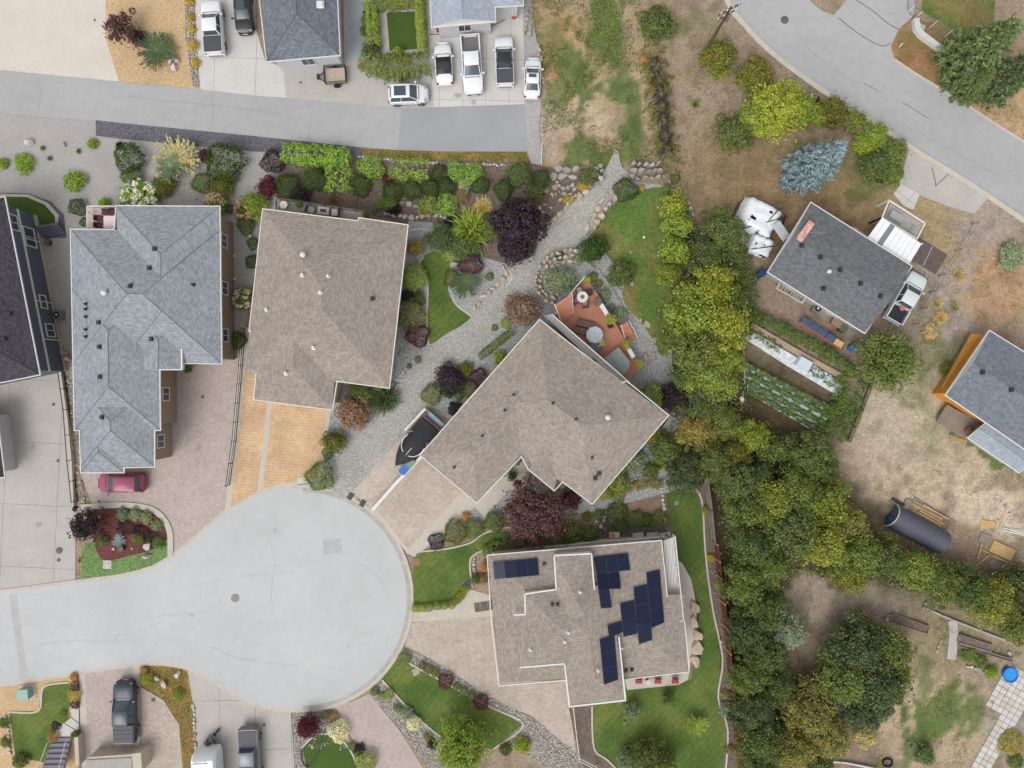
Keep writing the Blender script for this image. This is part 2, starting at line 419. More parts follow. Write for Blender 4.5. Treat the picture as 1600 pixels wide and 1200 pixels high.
def crown_data(seed, lumps, per, leaf, lump_r=(.22, .4), height=.8, z0=.35, spread=.72, irregular=.18, up=-.25, jit=.5):
    g = np.random.default_rng(seed); C = []; N = []; S = []
    for i in range(lumps):
        a = i * 2.39996 + g.normal() * .25; t = (i + .5) / lumps
        rr = math.sqrt(t) * spread * (1 + g.normal() * irregular); z = z0 + height * (1 - t * .85) * (.75 + g.random() * .35) * .8
        cen = np.array([rr * math.cos(a), rr * math.sin(a), z]); lr = g.uniform(*lump_r)
        d = sph(g, per, up); k = len(d); q = d * (lr * (1 + g.normal(size=(k, 1)) * .14)); q[:, 2] *= .8
        C.append(cen + q); N.append(d + g.normal(size=(k, 3)) * jit + [0, 0, .3]); S.append(leaf * g.uniform(.7, 1.35, size=k))
    k = lumps * per // 5
    q = g.normal(size=(k, 3)) * [.36, .36, .2] + [0, 0, z0 + height * .25]; C.append(q); N.append(g.normal(size=(k, 3)) + [0, 0, .8]); S.append(leaf * 1.5 * np.ones(k))
    return np.concatenate(C), np.concatenate(N), np.concatenate(S)
PROTO = {}
def protos(key, count, fn):
    if key not in PROTO: PROTO[key] = [fn(i) for i in range(count)]
    return R.choice(PROTO[key])
def mk_big(i): return leaf_mesh('crown_leaves', *crown_data(10 + i, 50, 150, .036, (.11, .3), .85, .35, .84, .24), seed=i, mat=FOL)
def mk_med(i): return leaf_mesh('crown_leaves', *crown_data(30 + i, 30, 125, .056, (.16, .36), .8, .3, .76, .2), seed=i, mat=FOL)
def mk_loose(i): return leaf_mesh('shrub_leaves', *crown_data(50 + i, 18, 80, .085, (.22, .42), .6, .25, .68, .2), seed=i, mat=FOL)
def mk_sparse(i): return leaf_mesh('sparse_leaves', *crown_data(70 + i, 26, 60, .055, (.1, .24), .7, .35, .85, .25), seed=i, mat=FOL)
def mk_ball(i):
    g = np.random.default_rng(90 + i); d = sph(g, 1500, -.35); k = len(d)
    w = 1 + .1 * np.sin(d[:, :1] * 4.3 + i * 2) + .08 * np.cos(d[:, 1:2] * 5.1 + i) + .07 * np.sin(d[:, 2:] * 7 + d[:, :1] * 6)
    C_ = d * (w + g.normal(size=(k, 1)) * .06); C_[:, 2] = C_[:, 2] * .8 + .5
    return leaf_mesh('clipped_leaves', C_, d + g.normal(size=(k, 3)) * .55, .075 * g.uniform(.7, 1.3, size=k), seed=i, mat=FOL)
def mk_spiky(i):
    g = np.random.default_rng(110 + i); V = []
    for j in range(620):
        a = g.random() * 6.283; el = g.uniform(.15, 1.45); L = g.uniform(.6, 1.05); w = .026
        d = np.array([math.cos(a) * math.cos(el), math.sin(a) * math.cos(el), math.sin(el) * .9]); s = np.array([-math.sin(a), math.cos(a), 0]) * w
        o = g.normal(size=3) * [.16, .16, .02] + [0, 0, .05]; m = o + d * L * .6; t = o + d * L - [0, 0, .12 * L]
        V += [o - s, m - s * 1.2, t, m + s * 1.2]
    return quads_mesh('blades', np.array(V), FOL)
def mk_juniper(i):
    g = np.random.default_rng(130 + i); V = []
    for j in range(130):
        a = g.random() * 6.283; L = g.uniform(.25, 1.0); el = g.uniform(.15, .5)
        for k in range(26):
            t = g.uniform(.15, 1) * L; p = np.array([math.cos(a) * t, math.sin(a) * t, .1 + .5 * math.sin(el) * t + .25 * (1 - t)])
            aa = a + g.normal() * .7; d = np.array([math.cos(aa), math.sin(aa), .35]) * .1; s = np.array([-math.sin(aa), math.cos(aa), .1]) * .022
            V += [p - d * .3 - s, p + d, p + d * .3 + s, p - d * .5]
    return quads_mesh('sprays', np.array(V), FOLN)
def mk_conifer(i):
    g = np.random.default_rng(150 + i); V = []
    for wv in range(20):
        z = .06 + .9 * (wv / 20) ** .95; rad = (1 - z) ** .8 + .03; nb = int(7 + 9 * (1 - z))
        for b in range(nb):
            a = b * 6.283 / nb + wv * 1.1 + g.normal() * .16; L = rad * g.uniform(.7, 1.1)
            for k in range(int(14 + 44 * rad)):
                t = math.sqrt(g.random()) * L; wd = (.05 + .22 * (L - t)) * g.normal() * .55
                p = np.array([math.cos(a) * t - math.sin(a) * wd, math.sin(a) * t + math.cos(a) * wd, z - .13 * t * t / max(L, .1) + g.normal() * .008])
                aa = a + g.normal() * .6; d = np.array([math.cos(aa), math.sin(aa), g.normal() * .15 + .08]) * .075; s = np.array([-math.sin(aa), math.cos(aa), g.normal() * .3]) * .024
                V += [p - d * .4 - s, p + d, p - d * .4 + s, p - d * .8]
    return quads_mesh('needle_sprays', np.array(V), FOLN)
def mk_blooms(i):
    g = np.random.default_rng(170 + i); C_ = []; N = []
    for j in range(46):
        d = sph(g, 1, .05)[0]; cen = d * [.86, .86, .62] + [0, 0, .42]
        e = sph(g, 26, -.2); C_.append(cen + e * .125); N.append(e + g.normal(size=e.shape) * .3)
    C_ = np.concatenate(C_); return leaf_mesh('bloom_petals', C_, np.concatenate(N), .05, 1.4, seed=i, mat=PETAL)
MK = dict(big=(mk_big, 5), med=(mk_med, 5), loose=(mk_loose, 5), sparse=(mk_sparse, 2), ball=(mk_ball, 4), spiky=(mk_spiky, 3), juniper=(mk_juniper, 2), conifer=(mk_conifer, 2), blooms=(mk_blooms, 3))
def proto(k): return protos(k, MK[k][1], MK[k][0])
VC = dict(dg=(72, 90, 46), mg=(88, 110, 54), lg=(126, 152, 68), yl=(144, 152, 66), ol=(108, 110, 56), ma=(92, 52, 62), pu=(66, 56, 62), ru=(134, 112, 92), gg=(124, 136, 108),
          bs=(120, 134, 134), st=(176, 160, 114), ye=(178, 158, 78), fd=(97, 108, 66), fm=(112, 122, 68), fy=(130, 138, 68), fo=(134, 128, 74), wine=(102, 76, 78), sv=(142, 150, 120), cd=(88, 100, 68), yg=(132, 146, 66),
          cream=(226, 224, 170), pink=(212, 172, 148), orange=(166, 130, 90))
VK = 1.85
def vcol(key, j=.08):
    r, g, b = VC[key]; q = c(r, g, b, VK * (1 + R.uniform(-j, j)))
    return (q[0] * (1 + R.uniform(-j, j)), q[1], q[2] * (1 + R.uniform(-j, j)), 1)
def trunk_mesh(h, r, seed, limbs=5, reach=.5):
    g = random.Random(seed); mb = MB()
    mb.tube((0, 0, -.1), (0, 0, h * .55), r, r * .7, 8); mb.tube((0, 0, h * .53), (g.uniform(-.1, .1) * h, g.uniform(-.1, .1) * h, h * .9), r * .68, r * .2, 6)
    for i in range(limbs):
        a = i * 6.283 / limbs + g.uniform(-.4, .4); z = h * g.uniform(.3, .55)
        q = (math.cos(a) * reach, math.sin(a) * reach, z + h * g.uniform(.2, .35)); mb.tube((0, 0, z), q, r * .45, r * .15, 5)
    return mb.mesh('trunk', True)
def plant(kind, px, py, r, col, h, label, cat='shrub', group=None, name=None, ex=1, rot=None, bloom=None, trunk=None):
    """r is the seen radius in pixels, h the height in metres"""
    rm = r * (H - h * .6) / F; a = R.uniform(0, 6.283) if rot is None else rot
    base = W(px, py, h * .5); base.z = 0
    zs = dict(big=1.3, med=1.2, loose=1.0, sparse=1.15, ball=1.3, spiky=.95, juniper=.5, conifer=1.0, blooms=1.0)[kind if kind != 'hydrangea' else 'blooms']
    sc = (rm * ex * 1.0, rm / ex, h / zs)
    col4 = vcol(col)
    if kind in ('big', 'med', 'sparse', 'conifer') or trunk:
        root = empty(name or 'tree', base, 0, label, cat, group)
        cr = link('crown', proto(kind), None, root, (0, 0, 0), (0, 0, a), sc); cr.color = col4
        tm = trunk_mesh(h if kind != 'conifer' else h * 1.0, .05 + rm * .06, int(px * 7 + py), 5, rm * .6)
        link('trunk', tm, M['barkl'] if trunk == 'pale' else M['bark'], root)
        return root
    if bloom:
        root = empty(name or 'hydrangea', base, 0, label, cat, group)
        f = link('foliage', proto('loose'), None, root, (0, 0, 0), (0, 0, a), sc); f.color = col4
        f = link('bloom', proto('blooms'), None, root, (0, 0, 0), (0, 0, a), sc); f.color = vcol(bloom); return root
    o = link(name or 'shrub', proto('med' if kind == 'loose' and r >= 20 else kind), None, None, base, (0, 0, a), sc); o.color = col4
    return tag(o, label, cat, group)
def hedge(name, px, width, h, col, label, cat='hedge', dens=230, leaf=.085, z0=0.0, wob=.12, group=None, kind=None):
    """clipped or ragged hedge along a line: leaves all over its faces"""
    g = np.random.default_rng(int(px[0][0] + px[0][1])); pts = wpts(px); C_ = []; N = []
    for i in range(len(pts) - 1):
        a, b = np.array(pts[i]), np.array(pts[i + 1]); L = np.linalg.norm(b - a); d = (b - a) / L; s = np.array([-d[1], d[0]])
        n = int(dens * L * (width + 2 * h * .7)); t = g.uniform(-width * .35, L + width * .35, n); th = g.uniform(-.15, math.pi + .15, n)
        ph = g.random() * 6; bump = 1 + wob * np.sin(t * 4.1 + ph) + wob * .8 * np.sin(t * 9.7 + ph * 2) + g.normal(size=n) * .07
        e = .62; cx = np.sign(np.cos(th)) * np.abs(np.cos(th)) ** e; sz = np.sign(np.sin(th)) * np.abs(np.sin(th)) ** e
        x = cx * width / 2 * bump; z = z0 + np.maximum(.04, h * (.25 + .75 * sz) * (.9 + .1 * bump))
        p = a + np.outer(t, d) + np.outer(x, s); C_.append(np.column_stack([p, z]))
        N.append(np.column_stack([np.outer(cx, s), sz]) + g.normal(size=(n, 3)) * .6)
    C_ = np.concatenate(C_); org = C_.mean(0) * [1, 1, 0]
    me = leaf_mesh(name, C_ - org, np.concatenate(N), leaf * g.uniform(.7, 1.3, size=len(C_)), seed=3, mat=FOL)
    o = link(name, me, None, None, tuple(org)); o.color = vcol(col, .03); return tag(o, label, cat, group, kind)
def ground_cover(name, px, col, dens, leaf, hgt, label=None, clump=.8, seed=1, world=False, mat=None, thr=-9, nsc=.5):
    """uncountable low growth: leaves over an area, piled in clumps"""
    g = np.random.default_rng(seed); poly = px if world else wpts(px); P = np.array(poly)
    lo, hi = P.min(0), P.max(0); n = int(dens * (hi[0] - lo[0]) * (hi[1] - lo[1]))
    q = g.uniform(lo, hi, (n, 2)); x, y = q[:, 0], q[:, 1]; ins = np.zeros(n, bool); j = len(P) - 1
    for i in range(len(P)):
        with np.errstate(divide='ignore', invalid='ignore'):
            cr = ((P[i][1] > y) != (P[j][1] > y)) & (x < (P[j][0] - P[i][0]) * (y - P[i][1]) / (P[j][1] - P[i][1]) + P[i][0])
        ins ^= cr; j = i
    q = q[ins]
    nz = np.array([noise.noise(Vector((a * nsc, b * nsc, seed))) + .45 * noise.noise(Vector((a * nsc * 3.1, b * nsc * 3.1, seed + 5))) for a, b in q])
    k = nz > thr; q = q[k]; nz = nz[k]; n = len(q)
    z = hgt * g.random(n) * (1 + clump * np.clip(nz, -.6, 1) * 1.6) + .02
    me = leaf_mesh(name, np.column_stack([q, np.maximum(z, .02)]), g.normal(size=(n, 3)) * .7 + [0, 0, 1], leaf * g.uniform(.6, 1.4, size=n), seed=seed, mat=mat or FOL)
    o = link(name, me); o.color = vcol(col, .02); tag(o, label, None, None, 'stuff'); return o

# ---------------------------------------------------------------- stones
def mk_stone(i):
    g = random.Random(400 + i); bm = bmesh.new()
    for _ in range(15):
        v = Vector((g.gauss(0, 1), g.gauss(0, 1), g.gauss(0, 1))).normalized()
        bm.verts.new((v.x * .5, v.y * .42 * g.uniform(.85, 1.1), max(-.2, min(.3, v.z * .42)) + .2))
    bmesh.ops.convex_hull(bm, input=bm.verts[:]); bmesh.ops.delete(bm, geom=[v for v in bm.verts if not v.link_faces], context='VERTS')
    me = bpy.data.meshes.new('stone'); bm.to_mesh(me); bm.free(); return me
STONES = {}
def stone_mesh(mat):
    if mat not in STONES:
        STONES[mat] = []
        for i in range(7):
            me = mk_stone(i); me.materials.append(M[mat]); STONES[mat].append(me)
    return R.choice(STONES[mat])
def stone_row(px, size, mat, label, rows=1, cat='stone edging', name='stone_edging', h=.35, smooth=4, flat=1.0, gap=1.0):
    """separate stones laid along a line; size in pixels"""
    pts = catmull(wpts(px), smooth) if smooth else wpts(px)
    o = Vector((*pts[0], 0)); root = empty(name, o, 0, label, cat)
    sz = m_(size)
    for rw in range(rows):
        line = offset_line(pts, (rw - (rows - 1) / 2) * sz * .9); d = sz * .5 * (rw % 2 + 1) * .6
        for i in range(len(line) - 1):
            a, b = Vector(line[i]), Vector(line[i + 1]); L = (b - a).length
            while d < L:
                s = sz * R.uniform(.8, 1.25); p = a + (b - a) * (d / max(L, 1e-4))
                hh = h * R.uniform(.7, 1.2) * (1 + .5 * rw)
                st = link('stone', stone_mesh(mat), None, root, (p.x - o.x + R.uniform(-.1, .1) * sz, p.y - o.y + R.uniform(-.1, .1) * sz, -.05 * hh),
                          (0, 0, math.atan2(b.y - a.y, b.x - a.x) + R.uniform(-.35, .35)), (s * 1.12, s * R.uniform(.8, 1.2), hh * 2 * flat))
                d += s * gap
            d -= L
    return root
def boulder(px, py, size, label, mat='stonep', h=None, rz=None):
    s = m_(size); o = link('boulder', stone_mesh(mat), None, None, W(px, py, 0), (0, 0, R.uniform(0, 6) if rz is None else rz), (s * 1.1, s, (h or s * .6) * 2))
    return tag(o, label, 'boulder')
def pebbles(name, px, dens, size, mat, label, seed=1):
    """loose river stones too many to count, one mesh"""
    g = random.Random(seed); poly = wpts(px); xs = [p[0] for p in poly]; ys = [p[1] for p in poly]; V = []; Fc = []
    base = [mk_stone(i) for i in range(3)]; data = [([v.co.copy() for v in b.vertices], [tuple(p.vertices) for p in b.polygons]) for b in base]
    for b in base: bpy.data.meshes.remove(b)
    for _ in range(int(dens * (max(xs) - min(xs)) * (max(ys) - min(ys)))):
        p = (g.uniform(min(xs), max(xs)), g.uniform(min(ys), max(ys)))
        if not inside(p, poly): continue
        vs, fs = g.choice(data); s = size * g.uniform(.5, 1.4); a = g.random() * 6; n = len(V); ca, sa = math.cos(a), math.sin(a)
        V += [(p[0] + (v.x * ca - v.y * sa) * s, p[1] + (v.x * sa + v.y * ca) * s, v.z * s * .7) for v in vs]; Fc += [tuple(i + n for i in f) for f in fs]
    me = bpy.data.meshes.new(name); me.from_pydata(V, [], Fc); o = link(name, me, mat); return tag(o, label, None, None, 'stuff')
PEB = {}
def pebble_mat(name, a, b_):
    m, n, l, b = new_mat(name); ge = n.new('ShaderNodeNewGeometry')
    l.new(_mix(n, l, ge.outputs['Random Per Island'], a, b_), b.inputs['Base Color']); b.inputs['Roughness'].default_value = .9; return m
PEB['grey'] = pebble_mat('grey_pebbles', c(130, 124, 118), c(206, 202, 196))
PEB['tan'] = pebble_mat('tan_pebbles', c(170, 140, 105), c(222, 198, 160))
PEB['dark'] = pebble_mat('dark_pebbles', c(80, 78, 84), c(140, 138, 144))

# ---------------------------------------------------------------- houses
def outline_world(px, z): return [tuple(W(x, y, z)[:2]) for x, y in px]
def block_solid(q, z, t, pitch, ends='hh'):
    """q: four corners, ridge runs from side 0-3 to side 1-2; ends h = hip, g = gable"""
    q = [Vector((*p, 0)) for p in q]
    if area([p[:2] for p in q]) < 0: q = [q[3], q[2], q[1], q[0]]
    mA = (q[0] + q[3]) / 2; mB = (q[1] + q[2]) / 2; L = (mB - mA).length; wd = ((q[0] - q[3]).length + (q[1] - q[2]).length) / 4
    d = (mB - mA) / L; ia = min(wd, L * .498) if ends[0] == 'h' else 0; ib = min(wd, L * .498) if ends[1] == 'h' else 0
    rz = z + wd * pitch
    r0 = mA + d * ia; r1 = mB - d * ib; r0.z = r1.z = rz
    vs = [Vector((p.x, p.y, z - t)) for p in q] + [Vector((p.x, p.y, z)) for p in q] + [r0, r1]
    fs = [(3, 2, 1, 0), (0, 1, 5, 4), (1, 2, 6, 5), (2, 3, 7, 6), (3, 0, 4, 7), (4, 5, 9, 8), (6, 7, 8, 9), (5, 6, 9), (7, 4, 8)]
    return vs, fs
def roof_mesh(name, blocks, mat, trim, org):
    objs = []
    for i, (q, z, t, pitch, ends) in enumerate(blocks):
        vs, fs = block_solid(q, z, t, pitch, ends)
        me = bpy.data.meshes.new('b'); me.from_pydata([tuple(v - org) for v in vs], [], fs)
        bm = bmesh.new(); bm.from_mesh(me); bmesh.ops.triangulate(bm, faces=[f for f in bm.faces if len(f.verts) == 4 and abs(f.normal.z) < .999 and abs(f.normal.z) > .01]); bmesh.ops.recalc_face_normals(bm, faces=bm.faces[:]); bm.to_mesh(me); bm.free()
        o = bpy.data.objects.new('b', me); COL.objects.link(o); objs.append(o)
    base = objs[0]
    for o in objs[1:]:
        md = base.modifiers.new('u', 'BOOLEAN'); md.operation = 'UNION'; md.solver = 'EXACT'; md.object = o
    bpy.context.view_layer.update(); dg = bpy.context.evaluated_depsgraph_get()
    me = bpy.data.meshes.new_from_object(base.evaluated_get(dg)); me.name = name
    for o in objs:
        m = o.data; bpy.data.objects.remove(o); 
        if m.users == 0: bpy.data.meshes.remove(m)
    me.materials.clear(); me.materials.append(mat); me.materials.append(trim)
    uv = me.uv_layers.new(name='UVMap')
    for p in me.polygons:
        n = p.normal; p.material_index = 1 if n.z < .3 else 0; p.use_smooth = False
        g = Vector((n.x, n.y, 0)); g = g.normalized() if g.length > 1e-3 else Vector((0, 1, 0)); u = Vector((-g.y, g.x, 0)); up = n.cross(u) if n.z > .02 else Vector((0, 0, 1))
        for li in p.loop_indices:
            co = me.vertices[me.loops[li].vertex_index].co + org; uv.data[li].uv = (co.dot(u), co.dot(up))
    return me
BVHS = {}
def house(key, label, quads, z, outline, roof_mat, wall_mat, pitch=.33, t=.2, trim=None, over=.5, cat='house', name='house', base_z=0.0, extra=(), windows=True, walls=True, gutter=True, win_skip=()):
    """quads: (four px corners at eave height, ends[, eave z]); outline: px corners of the eave"""
    trim = trim or M['white']
    ow = ccw(outline_world(outline, z)); cx = sum(p[0] for p in ow) / len(ow); cy = sum(p[1] for p in ow) / len(ow)
    org = Vector((cx, cy, 0)); root = empty(name, org, 0, label, cat)
    bl = []
    for q in quads:
        zz = q[2] if len(q) > 2 else z
        bl.append((outline_world(q[0], zz), zz, t if zz == z else (zz - z + t), q[3] if len(q) > 3 else pitch, q[1]))
    me = roof_mesh('roof', bl, roof_mat, trim, org)
    link('roof', me, None, root)
    mb = MB(); up = []
    ef = {}
    for p in me.polygons:
        if p.normal.z > .3:
            for e in p.edge_keys: ef.setdefault(e, []).append(p)
    for e, ps in ef.items():
        if len(ps) == 2:
            n1, n2 = ps[0].normal, ps[1].normal; a, b = me.vertices[e[0]].co, me.vertices[e[1]].co
            if n1.dot(n2) < .995 and (ps[1].center - ps[0].center).dot(n1) < 0 and (b - a).length > .4: mb.tube(a + Vector((0, 0, -.03)), b + Vector((0, 0, -.03)), .055, n=6)
    if mb.v and roof_mat not in (M['sh_brown'], M['sh_grey']): mb.link('ridge_cap', roof_mat, root)['kind'] = 'stuff'
    BVHS[key] = (BVHTree.FromPolygons([v.co + org for v in me.vertices], [tuple(p.vertices) for p in me.polygons]), root, org)
    if walls:
        wp = offset_poly(ow, -over); mb = MB(org); mb.prism(wp, base_z, z - t - .003); mb.link('wall', wall_mat, root)
        if windows:
            n = len(wp)
            for i in range(n):
                a, b = Vector(wp[i]), Vector(wp[(i + 1) % n]); L = (b - a).length
                if L < 3.2 or i in win_skip: continue
                k = max(1, int(L / 4)); d = (b - a).normalized(); nn = Vector((d.y, -d.x))
                for j in range(k): window(root, org, a + d * L * (j + .5) / k, d, nn, 1.25, 1.3, z * .5 + .1)
    if gutter: eave_trim(root, org, ow, z)
    return root
def eave_trim(root, org, ow, z, mat=None, closed=True):
    A = offset_poly(ow, .085); B = offset_poly(ow, .004); n = len(A); mb = MB(org)
    for i in range(n):
        j = (i + 1) % n
        mb.add([(*B[i], z - .12), (*A[i], z - .12), (*A[j], z - .12), (*B[j], z - .12), (*B[i], z + .035), (*A[i], z + .035), (*A[j], z + .035), (*B[j], z + .035)],
               [(0, 3, 2, 1), (4, 5, 6, 7), (1, 2, 6, 5), (3, 0, 4, 7)])
    mb.link('gutter', mat or M['white'], root)
def window(root, org, p, d, nn, w, h, zc, cross=True):
    a = math.atan2(d.y, d.x); q = Vector((p.x, p.y, zc)) - org; q.z = zc
    f = empty('window', q, a); f.parent = root
    mb = MB(); t = .09; y = -.04
    mb.box(0, y, h / 2, w + t, .08, t); mb.box(0, y, -h / 2, w + t, .08, t); mb.box(-w / 2, y, 0, t, .08, h - t); mb.box(w / 2, y, 0, t, .08, h - t)
    if cross: mb.box(0, y, 0, .05, .06, h - t)
    mb.link('frame', M['white'], f)
    mb = MB(); mb.box(0, -.012, 0, w - .02, .02, h - .02); mb.link('pane', M['glass'], f)
def on_roof(key, px, py):
    bvh, root, org = BVHS[key]; d = (W(px, py, 0) - Vector((0, 0, H))).normalized()
    loc, nrm, _, _ = bvh.ray_cast(Vector((0, 0, H)), d)
    return (loc, nrm, root, org) if loc else (W(px, py, 5), Vector((0, 0, 1)), root, org)
def vent(key, px, py, kind='box', col='dark', s=.32):
    loc, nrm, root, org = on_roof(key, px, py); mb = MB()
    if kind == 'box': mb.box(0, 0, .1, s * 1.2, s * 1.2, .06); mb.box(0, 0, .2, s, s, .16, taper=.8)
    elif kind == 'pipe': mb.cyl(0, 0, -.1, .35, s * .3, 10); mb.cyl(0, 0, -.05, .06, s * .6, 10, s * .35)
    elif kind == 'cap': mb.cyl(0, 0, -.1, .45, s * .35, 10); mb.cyl(0, 0, .45, .6, s * .75, 12, s * .3)
    mb.link('roof_vent', M[col], root, loc=tuple(loc - org))

# ---------------------------------------------------------------- vehicles
def loft(name, secs, mat, parent, smooth=True, caps=True):
    n = len(secs[0]); vs = [Vector(p) for s in secs for p in s]; fs = []
    for i in range(len(secs) - 1):
        for k in range(n): fs.append((i * n + k, i * n + (k + 1) % n, (i + 1) * n + (k + 1) % n, (i + 1) * n + k))
    if caps: fs += [tuple(range(n - 1, -1, -1)), tuple(range((len(secs) - 1) * n, len(secs) * n))]
    mb = MB(); mb.add(vs, fs); o = mb.link(name, mat, parent, smooth)
    bm = bmesh.new(); bm.from_mesh(o.data); bmesh.ops.recalc_face_normals(bm, faces=bm.faces[:])
    for e in bm.edges:
        if len(e.link_faces) == 2 and e.calc_face_angle(0) > .6: e.smooth = False
    bm.to_mesh(o.data); bm.free(); return o
def paint(name, col): return plain('paint_' + name, col, .45, 0, .4, .45, .03)
def vehicle(kind, px, py, ang, L, Wd, paint_mat, label, cat, group=None, bed=None, sunroof=None, roofmat=None, name=None, soft=False, rails=False, rng=0):
    """ang: heading in the picture, degrees counter-clockwise from the right; L, Wd metres"""
    h = {'sedan': 1.42, 'suv': 1.7, 'pickup': 1.85, 'roadster': 1.25}[kind]
    p = W(px, py, h * .6); p.z = gz(px, py) + .01
    root = empty(name or {'sedan': 'parked_car', 'suv': 'parked_suv', 'pickup': 'pickup_truck', 'roadster': 'parked_car'}[kind], p, math.radians(ang), label, cat, group)
    k = L / {'sedan': 4.7, 'suv': 4.7, 'pickup': 5.9, 'roadster': 4.1}[kind]; w = Wd / 2
    belt = {'sedan': .92, 'suv': 1.08, 'pickup': 1.2, 'roadster': .88}[kind]
    fl = L / 2
    # greenhouse: base front/back, top front/back along x
    gh = {'sedan': (1.15, -1.75, .2, -.95), 'suv': (1.25, -2.15, .3, -1.8), 'pickup': (1.4, -1.05, .5, -.85), 'roadster': (.75, -1.25, -.1, -.8)}[kind]
    gh = [v * k for v in gh]
    def sec(x, hw, zt, zb=.28):
        a = [(x, hw * .9, zb), (x, hw, zb + .22), (x, hw * 1.0, zt - .28), (x, hw * .96, zt - .08), (x, hw * .82, zt - .015), (x, hw * .4, zt), ]
        return a + [(q[0], -q[1], q[2]) for q in a[::-1]]
    deck = belt + .03 if kind != 'suv' else belt
    st = []
    if kind == 'pickup':
        prof = [(-fl, w * .93, .82), (-fl + .06, w * .97, .84), (gh[1] - .05, w, .84), (gh[1] - .02, w, belt), (gh[0] - .2, w, belt), (gh[0] + .15, w, belt), (fl - .7, w * .98, belt - .04), (fl - .25, w * .93, belt - .12), (fl - .06, w * .82, belt - .28), (fl, w * .7, belt - .45)]
    else:
        tz = belt + (.02 if kind in ('sedan', 'roadster') else 0)
        prof = [(-fl, w * .68, tz - .3), (-fl + .08, w * .82, tz - .14), (-fl + .35, w * .93, tz - .02), (gh[1], w * .98, tz), (0, w, belt), (gh[0], w, belt), (fl - .75, w * .97, belt - .07), (fl - .35, w * .88, belt - .16), (fl - .1, w * .74, belt - .3), (fl, w * .56, belt - .42)]
    loft('body', [sec(*q) for q in prof], paint_mat, root)
    # cabin shell
    wb, wt = w * .9, w * .71
    def ring(x0, x1, hw, z, r=.12): return [(x0, hw - r, z), (x0 - r, hw, z), (x1 + r, hw, z), (x1, hw - r, z), (x1, -hw + r, z), (x1 + r, -hw, z), (x0 - r, -hw, z), (x0, -hw + r, z)]
    lo = ring(gh[0], gh[1], wb, belt - .1); up = ring(gh[2], gh[3], wt, h - .06); top = ring(gh[2] - .1, gh[3] + .1, wt - .1, h)
    shell = M['carglass'] if kind != 'roadster' else M['black']
    loft('cabin', [lo, up], shell, root, caps=True)
    rm = roofmat or paint_mat
    loft('roof_panel', [[(x, y, z + .004) for x, y, z in ring(gh[2] + .03, gh[3] - .03, wt + .02, h - .07)], [(x, y, z) for x, y, z in top]], rm, root, caps=True)
    pc = rm if not soft else M['black']
    for s in (-1, 1):
        MB().tube((gh[0], s * (wb - .08), belt), (gh[2], s * (wt - .04), h - .05), .045, .04).link('pillar', pc, root); MB().tube((gh[1], s * (wb - .08), belt), (gh[3], s * (wt - .04), h - .05), .07, .06).link('pillar', pc, root)
        mx = (gh[2] + gh[3]) / 2; MB().tube((mx, s * (wb + .005), belt), (mx, s * (wt + .005), h - .06), .035, .03).link('pillar', pc, root)
    if sunroof:
        a, b, ww = sunroof; mb = MB(); mb.box((a + b) / 2 * k, 0, h + .008, abs(b - a) * k, ww, .012); mb.link('sunroof', M['glass'], root)
    # hood line, wipers
    mb = MB(); mb.box(gh[0] + .06, 0, belt + .012, .05, w * 1.5, .02); mb.link('cowl', M['dark'], root)
    for s in (-1, 1):
        mb = MB(); mb.box(gh[0] - .25, s * (w + .1), belt + .08, .14, .2, .14); mb.box(gh[0] - .25, s * (w - .02), belt + .04, .06, .12, .05); mb.link('mirror', paint_mat, root)
        mb = MB(); mb.box(fl - .3, s * w * .66, belt - .25, .26, w * .34, .13, rz=-s * .45); mb.link('headlight', plain('lamp_glass', c(160, 166, 170), .15), root)
        mb = MB(); mb.box(-fl + .1, s * w * .78, belt - .2, .16, w * .26, .16, rz=s * .25); mb.link('taillight', plain('red_lamp', c(150, 34, 34), .2), root)
        for x in (.31 * L, -.3 * L):
            wh = empty('wheel', (x, s * (w - .11), .3)); wh.parent = root
            mb = MB(); r_ = .34; vs = []
            n = 18
            for yy, rr in ((-.11, r_ * .9), (-.1, r_), (.1, r_), (.11, r_ * .9)):
                vs += [(rr * math.cos(t * 2 * math.pi / n), yy, rr * math.sin(t * 2 * math.pi / n)) for t in range(n)]
            mb.add(vs, [(j * n + t, j * n + (t + 1) % n, (j + 1) * n + (t + 1) % n, (j + 1) * n + t) for j in range(3) for t in range(n)] + [tuple(range(n)), tuple(range(3 * n, 4 * n))])
            mb.link('tyre', M['rubber'], wh)
            mb = MB(); mb.add([(r_ * .62 * math.cos(t * 2 * math.pi / n), s * .118, r_ * .62 * math.sin(t * 2 * math.pi / n)) for t in range(n)], [tuple(range(n))]); mb.link('rim', M['rim'], wh)
    mb = MB(); mb.box(fl - .02, 0, .5, .1, w * 1.3, .22); mb.link('bumper', M['dark'] if kind == 'pickup' else paint_mat, root)
    mb = MB(); mb.box(-fl + .02, 0, .52, .12, w * 1.5, .2); mb.link('bumper', M['steel'] if kind == 'pickup' else paint_mat, root)
    mb = MB(); mb.box(fl + .035, 0, .55, .02, .5, .12); mb.link('number_plate', M['white'], root)
    if kind == 'pickup':
        x0, x1 = -fl + .04, gh[1] - .06; cx = (x0 + x1) / 2; ln = x1 - x0
        b = empty('bed', (0, 0, 0)); b.parent = root
        for s in (-1, 1):
            mb = MB(); mb.box(cx, s * (w - .1), 1.03, ln, .15, .4); o = mb.link('bed_side', paint_mat, b); bevel(o, .03)
        mb = MB(); mb.box(x0 + .05, 0, 1.02, .1, w * 2 - .38, .38); mb.link('tailgate', paint_mat, b)
        mb = MB(); mb.box(cx + .05, 0, .855, ln - .2, w * 2 - .38, .02)
        for j in range(7): mb.box(cx + .05, (j - 3) * .2, .875, ln - .25, .07, .025)
